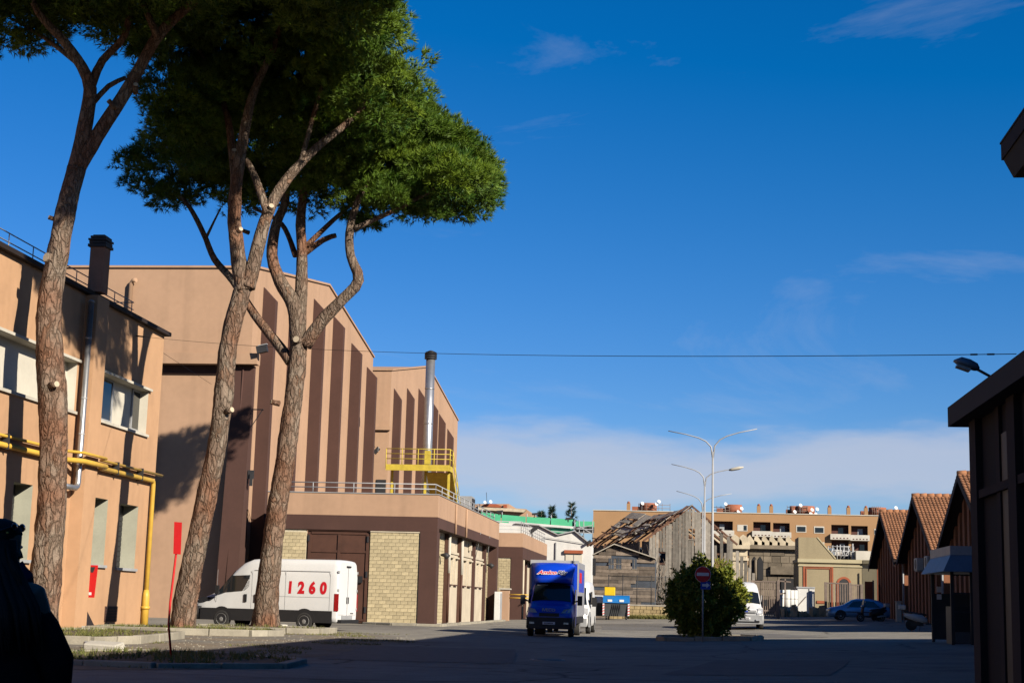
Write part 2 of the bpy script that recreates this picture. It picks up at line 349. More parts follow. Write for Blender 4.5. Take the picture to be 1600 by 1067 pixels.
def sheet(name, m, outline, dz, kind='structure'):
    """flat irregular patch lying just above the ground (or the patch below it)"""
    cx = sum(p[0] for p in outline)/len(outline); cy = sum(p[1] for p in outline)/len(outline)
    ring = []
    n = len(outline)
    for i in range(n):
        a, b = Vector(outline[i]), Vector(outline[(i+1)%n]); k = max(2, int((b-a).length/0.8))
        for q in range(k):
            p = a.lerp(b, q/k); w = mnoise.noise(Vector((p.x*0.9, p.y*0.9, 3)))*0.28
            d = (p-Vector((cx,cy))).normalized(); p = p+d*w; ring.append((p.x, p.y))
    vs = []; K = 6
    for k in range(K, 0, -1):
        f = k/K; vs += [(cx+(x-cx)*f, cy+(y-cy)*f) for x, y in ring]
    m_ = len(ring); fs = [(k*m_+i, k*m_+(i+1)%m_, (k+1)*m_+(i+1)%m_, (k+1)*m_+i) for k in range(K-1) for i in range(m_)]
    vs.append((cx,cy)); fs += [((K-1)*m_+i, (K-1)*m_+(i+1)%m_, len(vs)-1) for i in range(m_)]
    o = MB().add([(x,y,gz(x,y)+dz) for x, y in vs], fs, True).build(name, m); o['kind'] = kind; return o
sheet('dirt_verge', 'dirt', [(-21.6,40),(-21.5,58.5),(-17.5,61.2),(-12.2,60.8),(-10.5,57),(-9.0,50),(-8.4,40),(-8.5,28),(-13,24),(-20,28)], 0.006)
def rail(root, name, m, pts, r, n=8): return ptube(name, m, root, pts, r, n)

# ------------------------------------------------------------------ orange two-storey building on the left
WX = -21.83; Y1 = 61.70; Y0 = 18.0; HT = 12.10
lb = thing('orange_building', (WX, Y1, 0), 'orange plastered two-storey building with yellow gas pipes and a tall square chimney', 'building')
U, V = Vector((0,1,0)), Vector((0,0,1)); O = Vector((WX, Y0, 0))
GX = WX-0.62; UX = WX-0.38
holes = []
upper = [(54.45, 60.25, 7.74, 9.52), (36.0, 52.70, 7.74, 9.52)]
for a, b_, z0, z1 in upper: holes.append((a-Y0, z0, b_-Y0, z1, 0.38))
lower = [(54.85, 56.62, 2.36, 4.84), (57.95, 59.95, 2.31, 4.80), (48.2, 49.7, 2.35, 4.85), (43.0, 44.6, 2.35, 4.85)]
for a, b_, z0, z1 in lower: holes.append((a-Y0, z0, b_-Y0, z1, 0.62))
mb = MB().wall(O, U, V, Y1-Y0, HT, holes)
mb.quad((WX,Y1,0),(WX-14,Y1,0),(WX-14,Y1,HT),(WX,Y1,HT)); mb.quad((WX-14,Y0,0),(WX,Y0,0),(WX,Y0,HT),(WX-14,Y0,HT))
mb.quad((WX-14,Y0,HT-.3),(WX,Y0,HT-.3),(WX,Y1,HT-.3),(WX-14,Y1,HT-.3)); mb.quad((WX-14,Y1,0),(WX-14,Y0,0),(WX-14,Y0,HT),(WX-14,Y1,HT))
mb.build('wall', 'orange', lb, True)
part('roof_cap', 'dkbrown', lb, lambda q: q.box(WX-0.5, WX+0.22, Y0, Y1+0.25, HT, HT+0.16).box(WX-14.2, WX-0.5, Y1-0.4, Y1+0.25, HT, HT+0.16))
for i, hh in enumerate(holes):
    w = part('window', 'jamb' if i > 1 else 'window_cream', lb, lambda q: q.jambs(O, U, V, hh))
    y0, z0, y1, z1 = hh[0]+Y0, hh[1], hh[2]+Y0, hh[3]
    pbox('sill', 'ltgrey' if i > 1 else 'slab', w, WX-hh[4]+.02, WX+0.10, y0-0.12, y1+0.12, z0-0.10, z0+0.003)
    if i > 1:
        pbox('shutter', 'dark', w, GX-0.05, GX, y0-.05, y1+.05, z0, z1)
        for k in range(int((z1-z0)/0.2)):     # slats of the roller shutter
            pbox('slat', 'dark', w, GX+0.002, GX+0.03, y0+0.05, y1-0.05, z0+0.08+k*0.2, z0+0.22+k*0.2)
        pbox('frame', 'window_cream', w, GX-0.02, GX+0.10, y0, y0+0.08, z0, z1)
    else:
        pbox('panel', 'window_cream', w, UX-0.1, UX, y0-.05, y1+.05, z0, z1)
        if i == 0: wins = [(atx(157,600,UX).y, atx(176,600,UX).y), (atx(204,640,UX).y, atx(219,640,UX).y)]
        else: wins = [(44.3,46.55), (40.0,42.0)]
        for (a, b_) in wins:
            g = pbox('pane', 'glass', w, UX+0.002, UX+0.03, a+.07, b_-.07, z0+0.16, z1-0.06)
            for (p, q_, r_, s_) in ((a,a+.09,z0+.08,z1),(b_-.09,b_,z0+.08,z1),(a+.09,b_-.09,z0+.08,z0+.18),(a+.09,b_-.09,z1-.09,z1)):
                pbox('window_frame', 'ltgrey', w, UX+0.002, UX+0.06, p, q_, r_, s_)
            if i == 1:
                for k in range(12): pbox('slat', 'grey', w, UX+0.07, UX+0.09, a, b_, z0+.1+k*.14, z0+.22+k*.14)
# long projecting trim above and below the upper windows
for a, b_, z0, z1 in upper: pbox('window_trim', 'slab', lb, WX+0.002, WX+0.13, a-.15, b_+.15, z1+0.003, z1+0.10)
# chimney pilaster
PX = WX+0.48
ch = part('chimney', 'orange', lb, lambda q: q.box(WX-0.02, PX, 52.98, 54.12, 0, HT-0.02))
part('chimney_stack', 'stack', lb, lambda q: q.box(WX-0.06, PX+.003, 53.25, 53.85, HT+0.163, 13.95))
def cap(q):
    x0, x1, y0, y1 = WX-0.06, PX, 53.25, 53.85
    for z, e, h in ((13.96,.08,.10),(14.09,.05,.08),(14.20,.08,.07),(14.30,.02,.08)): q.box(x0-e,x1+e,y0-e,y1+e,z,z+h)
    q.box(x0+.05,x1-.05,y0+.05,y1-.05,13.95,14.43)
part('chimney_cap', 'dark', lb, cap)
# bright steel flue on the near side of the chimney, with an elbow at its foot
px_ = WX+0.34; py_ = 52.72
ptube('flue_pipe', 'steel', lb, [(px_,py_,11.75),(px_,py_,5.2),(px_,py_-.05,5.05),(px_,py_-.2,4.98),(px_,py_-1.5,4.98)], 0.105, 14)
ptube('flue_cap', 'ltgrey', lb, [(px_,py_,11.75),(px_,py_,11.85)], [0.16,0.05], 14)
for z in (10.4,8.2,6.9): ptube('flue_band', 'ltgrey', lb, [(px_,py_,z),(px_,py_,z+.05)], 0.115, 14)
# yellow gas pipes, jogging round the chimney
def gas(z, r, y_end, drop):
    xw = WX+0.16; xj = PX+0.16
    pts = [(xw,Y0,z),(xw,51.6,z),(xj,52.3,z),(xj,54.5,z),(xw,55.2,z),(xw,y_end,z)]
    if drop: pts += [(xw,y_end+.10,z-.04),(xw,y_end+.14,z-.15),(xw,y_end+.14,0.05)]
    ptube('gas_pipe', 'yellow', lb, pts, r, 10)
gas(6.22, 0.055, 62.1, False); gas(5.92, 0.095, 60.95, True)
ptube('pipe_sleeve', 'yellow', lb, [(WX+.16,61.09,0.0),(WX+.16,61.09,1.25),(WX+.16,61.09,1.5)], [0.15,0.15,0.10], 12)
ptube('pipe_collar', 'yellow', lb, [(WX+.16,61.09,0.72),(WX+.16,61.09,0.84)], 0.185, 12)
for y in (47,50,56.8,59.5): pbox('pipe_clamp', 'dark', lb, WX, WX+.27, y, y+.05, 5.80, 6.30)
pbox('vent_grille', 'brown', lb, WX+.003, WX+.03, 57.05, 58.35, 0.25, 0.83)
for k in range(5): pbox('vent_slat', 'dkbrown', lb, WX+.03, WX+.045, 57.1, 58.3, 0.29+k*.11, 0.35+k*.11)
pbox('door_bell_panel', 'grey', lb, WX+.003, WX+.03, 54.35, 54.5, 2.6, 3.05)
# railing along the roof edge
for z in (0.55,0.85): ptube('rail', 'grey', lb, [(WX-.35,Y0,HT+z),(WX-.35,58.8,HT+z)], 0.022, 6)
for k in range(22): ptube('rail_post', 'grey', lb, [(WX-.35,Y0+.3+k*1.92,HT+.15),(WX-.35,Y0+.3+k*1.92,HT+.86)], 0.02, 6)
ptube('rail_return', 'grey', lb, [(WX-.35,58.8,HT+.85),(WX-2.5,58.8,HT+.85)], 0.022, 6)
# red wedge shaped fire point box on the wall and a dark board leaning below it
fb = thing('fire_hose_sign', (WX, 55.0, 1.2), 'small red tapered fire hose sign under the ground floor window', 'sign')
part('plate', 'red', fb, lambda q: q.prism([(WX+.02,54.95,2.33),(WX+.42,54.95,2.33),(WX+.36,54.95,1.15),(WX+.12,54.95,1.15)], (0,.06,0)))
part('pictogram', 'dark', fb, lambda q: q.prism([(WX+.14,54.944,2.26),(WX+.34,54.944,2.26),(WX+.27,54.944,2.06),(WX+.18,54.944,2.06)], (0,.004,0)))
part('lettering', 'whiteprint', fb, lambda q: q.box(WX+.16,WX+.26,54.94,54.948,1.24,1.34).box(WX+.12,WX+.15,54.94,54.948,1.42,1.66))
lbd = thing('leaning_board', (WX+.1, 54.4, 0), 'short dark board leaning against the orange wall beside the chimney', 'board')
part('board', 'dkbrown', lbd, lambda q: q.prism([(WX+.45,54.25,0.02),(WX+.45,55.0,0.02),(WX+.05,54.85,0.78),(WX+.05,54.35,0.78)], (.05,0,.02)))

# ------------------------------------------------------------------ big peach stage building, first bay
BX = -25.12
def stage(root, fx, y0, y1, ypk, ze0, zpk, ze1, back, zlow):
    q = MB()
    q.add([(fx,y0,zlow),(fx,y1,zlow),(fx,y1,ze1),(fx,ypk,zpk),(fx,y0,ze0)], [(0,1,2,3,4)])
    q.quad((back,y0,zlow),(fx,y0,zlow),(fx,y0,ze0),(back,y0,ze0)); q.quad((fx,y1,zlow),(back,y1,zlow),(back,y1,ze1),(fx,y1,ze1))
    q.add([(back,y0,zlow),(back,y0,ze0),(back,ypk,zpk),(back,y1,ze1),(back,y1,zlow)], [(0,1,2,3,4)])
    q.quad((fx,y0,ze0),(fx,ypk,zpk),(back,ypk,zpk),(back,y0,ze0)); q.quad((fx,ypk,zpk),(fx,y1,ze1),(back,y1,ze1),(back,ypk,zpk))
    q.quad((back,y0,zlow),(back,y1,zlow),(fx,y1,zlow),(fx,y0,zlow))
    q.build('wall', 'peach', root, True)
    cap = MB()
    cap.beam((fx-.1,y0-.12,ze0+.06),(fx-.1,ypk,zpk+.06),.42,.13); cap.beam((fx-.1,ypk,zpk+.062),(fx-.1,y1+.1,ze1+.06),.42,.13)
    cap.box(back,fx-.3,y0-.12,y0+.3,ze0+.0,ze0+.125)
    cap.build('roof_edge', 'peach', root, True)
def fin(root, fx, y, t, zb, zt, p, slope):
    part('fin', 'brown', root, lambda q: q.prism([(fx-.02,y,zb),(fx+p,y,zb),(fx+p,y,zt-slope),(fx-.02,y,zt)], (0,t,0)), bevel=.015)
bb = thing('stage_building', (BX, 86, 0), 'tall peach film stage with brown vertical fins behind the pine trunks', 'building')
stage(bb, BX, 86.0, 121.0, 104.4, 20.42, 23.25, 20.75, -60, 14.66)
YR = 86.55
q = MB(); q.quad((-60,YR,0),(BX-.003,YR,0),(BX-.003,YR,14.7),(-60,YR,14.7)); q.quad((BX-.003,YR,0),(BX-.003,120.98,0),(BX-.003,120.98,14.7),(BX-.003,YR,14.7))
q.build('recessed_wall', 'peach', bb, True)
part('belt_course', 'peach', bb, lambda q: q.box(-60, BX+.42, 85.78, 85.997, 14.665, 15.30).box(BX+.003, BX+.42, 86.0, 86.5, 14.665, 15.30))
part('brown_strip', 'brown', bb, lambda q: q.box(-60, BX-0.9, YR-.12, YR-.003, 14.15, 14.655))  # brown strip along the wall just under the belt course
part('pilaster', 'brown', bb, lambda q: q.box(-31.55, -30.75, YR-.35, YR-.003, 0, 14.14))
# battered brown buttress at the corner
part('buttress', 'brown', bb, lambda q: q.add([(-26.15,86.25,14.6),(-24.95,86.25,14.6),(-24.95,86.54,14.6),(-26.15,86.54,14.6),(-26.15,84.95,0),(-24.95,84.95,0),(-24.95,86.54,0),(-26.15,86.54,0)],
     [(0,1,2,3),(7,6,5,4),(4,5,1,0),(5,6,2,1),(6,7,3,2),(7,4,0,3)]))
fins1 = [(87.85,19.7),(94.1,20.75),(100.3,21.5),(106.3,21.45),(112.6,20.55),(118.6,19.65)]
for i, (y, zt) in enumerate(fins1): fin(bb, BX, y, 0.5, 0 if i == 0 else 6.9, zt, 0.80, 0.85)
ptube('drain_pipe', 'brown', bb, [(-25.6,86.2,14.5),(-25.6,85.9,9),(-25.6,84.93,0.1)], 0.05, 8)
ptube('vent_pipe', 'peach', bb, [(-32.6,85.80,13.5),(-32.6,85.80,19.45),(-32.45,85.72,19.6),(-32.25,85.65,19.6)], 0.13, 10)
# floodlight under the belt course, bracket and camera box
fl = part('floodlight', 'dark', bb, lambda q: q.obox((-24.35,85.55,15.5),(.30,0,.07),(0,.16,.0),(-.05,0,.20)))
part('flood_glass', 'ltgrey', fl, lambda q: q.obox((-24.30,85.5,15.74),(.26,0,.06),(0,.14,0),(-.006,0,.02)))
part('bracket', 'dark', bb, lambda q: q.box(-24.9,-24.2,86.0,86.05,12.0,12.06).beam((-24.9,86.02,11.0),(-24.25,86.02,12.03),.04,.04)); part('siren', 'dark', bb, lambda q: q.box(-24.9,-24.55,85.9,86.0,8.0,8.5).box(-24.75,-24.6,85.8,85.95,7.6,8.3))
# second stage bay further along the street
C2 = at(612, 579, 123.0); X2 = C2.x
s2 = thing('stage_building', (X2, 123, 0), 'second peach stage bay with brown fins behind the yellow stair', 'building')
stage(s2, X2, 123.0, 161.0, 141.0, C2.z, 23.1, 20.4, -60, 0)
part('ledge', 'peach', s2, lambda q: q.box(BX-.5, X2+.12, 122.75, 122.99, 15.05, 15.35))
pts2 = [(615.5,606),(636,605.5),(654,606),(674,625),(686,645.6),(699,669)]
for (a, b_) in pts2:
    p = atx(a, b_, X2); fin(s2, X2, p.y, 0.5, 0, p.z, 0.64, 0.95)
pbox('door', 'dark', s2, X2-.9, X2-.1, 122.93, 122.99, 7.0, 11.0)
fl2 = part('wall_lamp', 'dark', s2, lambda q: q.beam((X2-2.2,122.9,14.2),(X2-1.0,122.4,13.6),.05,.05).obox((X2-.85,122.3,13.3),(.18,0,.22),(0,.15,0),(-.1,0,.1)))
part('lamp_glass', 'ltgrey', fl2, lambda q: q.obox((X2-.68,122.25,13.42),(.03,0,.18),(0,.12,0),(-.01,0,.01)))

# ------------------------------------------------------------------ brick annexes along the street
def block_panel(root, x0, x1, yf, z0, z1, bw=0.41, bh=0.2, limit=10**6):
    """tuff blocks one by one in a running bond on a recessed mortar bed; alike pieces share their mesh"""
    pbox('mortar_bed', 'mortar', root, x0, x1, yf+.02, yf+.12, z0, z1)
    me = {}
    inv = root_of(root).inverted(); n = 0
    rows = int((z1-z0)/bh)
    for r in range(rows):
        x = x0 - (bw/2 if r % 2 else 0)
        while x < x1-0.02:
            a, b_ = max(x, x0), min(x+bw, x1); x += bw
            if b_-a < 0.06 or n >= limit: continue
            key = (round(b_-a,2), random.randrange(3))
            if key not in me:
                w = (b_-a)/2-.008; h = bh/2-.007; k = key[1]*.004
                mbx = MB().add([(-w,-.004-k,-h),(w,-.008+k,-h),(w,-.006,h),(-w,-.010+k*.5,h),(-w,.03,-h),(w,.03,-h),(w,.03,h),(-w,.03,h)], [(0,1,2,3),(4,0,3,7),(1,5,6,2),(3,2,6,7),(4,5,1,0)])
                mm = bpy.data.meshes.new('brick'); mm.from_pydata(mbx.v, [], mbx.f); mm.materials.append(M['tuff']); me[key] = mm
            link('brick', me[key], root, 0, inv @ Vector(((a+b_)/2, yf, z0+(r+.5)*bh))); n += 1
def railing(root, pts, z, m='ltgrey', step=2.2, rows=(0.28,0.55), r=0.03):
    for a, b_ in zip(pts[:-1], pts[1:]):
        a, b_ = Vector((*a,z)), Vector((*b_,z)); n = max(1, round((b_-a).length/step))
        for h in rows: ptube('rail', m, root, [a+Vector((0,0,h)), b_+Vector((0,0,h))], r, 6)
        for k in range(n+1):
            p = a.lerp(b_, k/n); ptube('rail_post', m, root, [p, p+Vector((0,0,rows[-1]))], r*0.9, 6)
AX = -13.6; AXL = -23.4; AY0 = 85.0; AY1 = 114.2; ZP = 7.22
an = thing('brick_annex', (AX, AY0, 0), 'low annex with peach parapet, tuff brick panels and a large brown door', 'building')
part('parapet', 'peach', an, lambda q: q.box(AXL, AX, AY0, AY0+.35, 5.98, ZP).box(AX-.35, AX, AY0+.35, AY1, 5.98, ZP).box(AXL, AX-.35, AY1-.35, AY1, 5.98, ZP).box(AXL, AX-.35, AY0+.35, AY1-.35, 6.4, 6.75))
part('parapet_edge', 'grey', an, lambda q: q.box(AXL, AX+.04, AY0-.04, AY0+.36, ZP+.002, ZP+.05).box(AX-.36, AX+.04, AY0+.361, AY1+.04, ZP+.002, ZP+.05))
part('fascia', 'brown', an, lambda q: q.box(AXL, AX, AY0+.003, AY0+.7, 5.16, 5.978).box(AX-.75, AX-.003, AY0+.7, AY1-.003, 5.38, 5.978))
part('column', 'brown', an, lambda q: q.box(-14.56, AX-.002, AY0+.006, AY0+1.0, 0, 5.16))
part('column', 'brown', an, lambda q: q.box(-14.56, AX-.002, AY1-1.0, AY1-.004, 0, 5.378))
block_panel(an, -17.40, -14.563, AY0+.08, 0.12, 5.16)
block_panel(an, -23.3, -21.06, AY0+.08, 3.0, 5.16, limit=95)
pbox('wall_base', 'mortar', an, -23.35, -21.06, AY0+.1, AY0+.3, 0, 3.0)
part('joint_trim', 'cream', an, lambda q: q.box(-17.40,-14.563,AY0+.03,AY0+.3,5.08,5.158).box(-17.39,-14.58,AY0+.02,AY0+.3,0,0.118))
dr = part('door', 'rustdoor', an, lambda q: q.box(-21.02, -17.42, AY0+.16, AY0+.24, 0.06, 5.10))
for x in (-20.95,-19.25,-17.62): pbox('stile', 'rustdoor', dr, x, x+.16, AY0+.09, AY0+.158, 0.1, 4.9)
for z in (4.92,3.9,2.4,0.14): pbox('door_rail', 'rustdoor', dr, -20.79, -17.62, AY0+.11, AY0+.157, z, z+.13)
for z in (0.6,2.55,4.5):
    for x in (-20.98,-17.58): pbox('hinge', 'dark', dr, x, x+.10, AY0+.05, AY0+.088, z, z+.34)
pbox('lock_box', 'black', dr, -18.5, -17.75, AY0+.02, AY0+.088, 2.25, 2.62)
pbox('door_frame', 'rustdoor', an, -21.05, -17.40, AY0+.06, AY0+.25, 5.101, 5.158)
# street side: recess with sliding cream panels, slit windows, brown posts
SX = AX-0.62
part('side_wall', 'cream', an, lambda q: q.box(SX-.3, SX-.05, AY0+1.0, AY1-1.0, 0, 5.379))
def yside(px, X=None): return atx(px, 930, SX if X is None else X).y
posts = [693.5, 714, 736, 753]
for i, p in enumerate(posts):
    y = yside(p); pbox('post', 'brown' if i > 1 else 'rustdoor', an, SX-.02, SX+.20, y-.22, y+.28, 0, 5.375)
    if i < 2: ptube('downpipe', 'slab', an, [(SX+.26,y-.05,3.05),(SX+.26,y-.05,5.3)], 0.09, 8); ptube('downpipe', 'rustdoor', an, [(SX+.26,y-.05,0.1),(SX+.26,y-.05,3.04)], 0.08, 8)
ys_ = [yside(p) for p in posts]
for i in range(3):
    a, b_ = ys_[i]+.3, ys_[i+1]-.24
    pn = pbox('door_panel', 'cream', an, SX-.048, SX+.02, a, b_, 0.05, 4.35)
    pbox('panel_rail', 'cream', pn, SX+.02, SX+.09, a, b_, 4.26, 4.4)
    for k in (0.22, 0.66):
        y = a+(b_-a)*k; wv = (b_-a)*.20
        sw = pbox('slit_window', 'cream', pn, SX+.021, SX+.025, y, y+wv, 2.4, 4.0)
        pbox('slit_hood', 'cream', sw, SX+.021, SX+.22, y-.1, y+wv+.1, 4.0, 4.10)
        pbox('slit_sill', 'brown', sw, SX+.021, SX+.16, y-.1, y+wv+.1, 2.32, 2.40)
        for s_ in (y-.10, y+wv): pbox('slit_jamb', 'cream', sw, SX+.021, SX+.12, s_, s_+.10, 2.40, 4.0)
for (a, b_) in ((AY0+1.0, ys_[0]-.25), (ys_[3]+.3, AY1-1.0)):
    inv = root_of(an).inverted()
    mm = None; n = 0
    for r in range(25):
        yy = a - (0.2 if r % 2 else 0)
        while yy < b_-.05:
            c, d = max(yy, a), min(yy+.41, b_); yy += .41
            if d-c < .06: continue
            mm = MB().box(SX-.05, SX-.018-random.random()*.012, c+.008, d-.008, .1+r*.2+.007, .3+r*.2-.007) if mm is None else mm.box(SX-.05, SX-.018-random.random()*.012, c+.008, d-.008, .1+r*.2+.007, .3+r*.2-.007)
    mm.build('block_courses', 'tuff', an, True)['kind'] = 'stuff'
for p in (685, 758):
    y = yside(p); lm = ptube('bell_lamp', 'dark', an, [(SX+.05,y,4.05),(SX+.35,y,4.05),(SX+.5,y,3.9)], [.05,.16,.19], 12)
for p, z in ((763,5.0),(731,5.05)): pbox('junction_box', 'cream', an, SX-.01, SX+.16, yside(p)-.25, yside(p)+.25, z-.3, z+.1)
ptube('hanging_cable', 'grey', an, [(AX+.02,108.5,6.0),(SX+.3,110.4,4.6),(SX+.1,110.8,3.5)], .02, 5)
ptube('hanging_cable', 'grey', an, [(AX+.02,103.5,6.0),(SX+.3,104.6,4.9),(SX+.1,105,4.2)], .02, 5)
ptube('parapet_downpipe', 'peach', an, [(AX+.06,91.6,ZP-.1),(AX+.06,91.6,5.35)], .07, 8); ptube('parapet_downpipe', 'peach', an, [(AX+.06,96.2,ZP-.1),(AX+.06,96.2,5.35)], .07, 8)
railing(an, [(AXL+.2,AY0+.2),(AX-.2,AY0+.2),(AX-.2,AY1-1.5)], ZP+.05)
cab = thing('meter_cabinet', (-13.2, 113.5, 0), 'white meter cabinet standing at the far corner of the brick annex', 'cabinet')
pbox('casing', 'white', cab, -13.55, -13.15, 112.0, 113.4, 0, 2.15, bevel=.02); pbox('door', 'ltgrey', cab, -13.15, -13.135, 112.1, 113.3, .15, 2.05)
# steel flue with dark cowl standing on the annex roof
f = at(668, 700, 111.0); FX, FY = f.x, 111.0
zt = at(668, 560, 111.0).z
fl = thing('steel_flue', (FX,FY,6.7), 'tall bright steel flue with a dark cowl beside the yellow stair', 'flue')
ptube('pipe', 'steel', fl, [(FX,FY,6.7),(FX,FY,zt)], 0.34, 20)
for k in range(4): ptube('pipe_band', 'steel', fl, [(FX,FY,9+k*2.6),(FX,FY,9.08+k*2.6)], 0.36, 20)
for k in range(3): ptube('cowl_ring', 'dark', fl, [(FX,FY,zt-.05+k*.16),(FX,FY,zt+.05+k*.16)], 0.46, 20)
ptube('cowl_cap', 'dark', fl, [(FX,FY,zt+.44),(FX,FY,zt+.60)], [0.44,0.1], 20)
part('support', 'stairyel', fl, lambda q: q.box(FX-.55,FX+.5,FY-.6,FY-.4,6.75,8.6).box(FX-.1,FX+.35,FY-.58,FY-.42,11.2,12.2))
# yellow steel stair landing and flight
pl = at(603, 728, 106.0); pr = at(703, 728, 106.0); ZD = (pl.z+pr.z)/2; XL, XR = pl.x, pr.x
st = thing('steel_stair', (XL,106,6.75), 'yellow painted steel landing with railings and stair flight on the annex roof', 'staircase')
pbox('deck', 'stairyel', st, XL, XR, 106, 107.4, ZD, ZD+.06); pbox('deck_fascia', 'stairyel', st, XL, XR, 105.93, 105.998, ZD-.32, ZD+.10); pbox('deck_fascia', 'stairyel', st, XR-.05, XR, 106, 107.4, ZD-.32, ZD-.003)
for z in (.5,.85,1.2): ptube('rail', 'stairyel', st, [(XL,105.97,ZD+z),(XR,105.97,ZD+z),(XR,107.4,ZD+z)], .03, 6)
for k in range(5): ptube('rail_post', 'stairyel', st, [(XL+(XR-XL)*k/4,105.97,ZD-.2),(XL+(XR-XL)*k/4,105.97,ZD+1.2)], .035, 6)
ptube('rail_post', 'stairyel', st, [(XR,107.4,ZD),(XR,107.4,ZD+1.2)], .035, 6)
for x in (XL+.3, (XL+XR)/2+.4, XR-.2): pbox('support_post', 'stairyel', st, x-.08, x+.08, 106.9, 107.05, 6.75, ZD-.003)
YB = 112.2; WF = 1.9
for x in (XR-WF, XR-.08):
    part('stringer', 'stairyel', st, lambda q: q.prism([(x,107.4,ZD-.32),(x,YB,6.75),(x,YB,7.1),(x,107.4,ZD+.02)], (.07,0,0)))
ns = 16
for k in range(ns):
    t = (k+.5)/ns; pbox('tread', 'stairyel', st, XR-WF+.07, XR-.08, 107.4+(YB-107.4)*t-.16, 107.4+(YB-107.4)*t+.16, ZD-(ZD-6.8)*t-.05, ZD-(ZD-6.8)*t-.01)
part('flight_soffit', 'stairyel', st, lambda q: q.prism([(XR-WF+.07,107.4,ZD-.34),(XR-.08,107.4,ZD-.34),(XR-.08,YB,6.77),(XR-WF+.07,YB,6.77)], (0,.02,.03)))
for z in (.6,1.15): ptube('rail', 'stairyel', st, [(XR,107.4,ZD+z),(XR,YB,6.9+z),(XR,YB+.8,6.9+z)], .03, 6)
for k in range(5): ptube('rail_post', 'stairyel', st, [(XR,107.4+(YB-107.4)*k/4,ZD-(ZD-6.9)*k/4),(XR,107.4+(YB-107.4)*k/4,ZD-(ZD-6.9)*k/4+1.15)], .03, 6)
ptube('rail_post', 'stairyel', st, [(XR,YB+.8,6.75),(XR,YB+.8,8.05)], .03, 6)
hv = thing('rooftop_unit', (at(728,790,112.5).x,112.5,6.75), 'grey ventilation unit with dark louvres on the annex roof', 'ventilation unit')
a = at(719,775,112.5); b_ = at(738,775,112.5)
pbox('casing', 'grey', hv, a.x, b_.x, 112.2, 113.8, 6.75, a.z)
for k in range(2): pbox('louvre', 'dark', hv, b_.x+.01, b_.x+.06, 112.35+k*.75, 112.95+k*.75, 7.3, a.z-.15)
# second annex
BY0 = 127.0; Z2 = 7.2; c = at(817.6, 832.6, BY0); AX2 = c.x; Z2 = c.z; g2 = 0.05
e2 = atx(855, 850, AX2).y
a2 = thing('brick_annex', (AX2,BY0,0), 'further low annex with peach parapet and pale brick panel, half behind the blue truck', 'building')
part('parapet', 'peach', a2, lambda q: q.box(BX, AX2, BY0, BY0+.35, 5.95, Z2).box(AX2-.35, AX2, BY0+.35, e2, 5.95, Z2).box(BX,AX2-.35,BY0+.35,e2,6.3,6.6).box(BX,AX2-.35,e2-.3,e2,0,Z2))
part('fascia', 'brown', a2, lambda q: q.box(BX, AX2-.001, BY0+.003, BY0+.9, 5.05, 5.948).box(AX2-.75, AX2-.003, BY0+.9, e2-.003, 5.0, 5.948))
part('column', 'brown', a2, lambda q: q.box(AX2-.95, AX2-.004, BY0+.006, BY0+.9, 0, 5.048))
part('panel', 'tuff', a2, lambda q: q.box(BX, AX2-1.99, BY0+.07, BY0+.3, 0, 5.048))
part('brick_panel', 'mortar', a2, lambda q: q.box(AX2-1.99, AX2-.952, BY0+.09, BY0+.3, 0, 5.048))
blk = MB()
for r in range(24):
    x = AX2-1.97-(0.2 if r%2 else 0)
    while x < AX2-.98:
        c0, c1 = max(x,AX2-1.97), min(x+.41,AX2-.96); x += .41
        if c1-c0 > .05: blk.box(c0+.008,c1-.008,BY0+.06,BY0+.1,.15+r*.2+.007,.15+r*.2+.193)
blk.build('block_courses','tuff',a2,True)['kind']='stuff'
part('side_wall', 'cream', a2, lambda q: q.box(AX2-.9, AX2-.7, BY0+.9, e2, 0, 4.99))
for k in range(4): pbox('post', 'brown', a2, AX2-.7, AX2-.45, BY0+3+k*5, BY0+3.5+k*5, 0, 4.99)
ptube('downpipe', 'cream', a2, [(AX2+.05,BY0+.5,.1),(AX2+.05,BY0+.5,4.9)], .08, 8)
railing(a2, [(BX+.5,BY0+.2),(AX2-.2,BY0+.2),(AX2-.2,e2-.5)], Z2, step=1.9, rows=(.3,.6,.95))
part('roof_floodlight', 'dark', a2, lambda q: q.box(AX2-.1,AX2,BY0+8,BY0+8.1,Z2,Z2+.4).obox((AX2+.1,BY0+8,Z2+.7),(.35,0,.25),(0,.25,0),(-.08,0,.12)))
gp = thing('gate_pier', (-13.4,116.5,0.02), 'peach gate pier with orange horizontal pipes between the two annexes', 'pier')
pbox('pier', 'peach', gp, -13.6, -12.95, 116, 116.8, 0, 2.35); pbox('pier_cap', 'slab', gp, -13.7, -12.85, 115.9, 116.9, 2.353, 2.45)
for z in (2.0,1.75): ptube('pipe', 'yellow', gp, [(-12.95,116.4,z),(-11.5,116.4,z)], .05, 8)
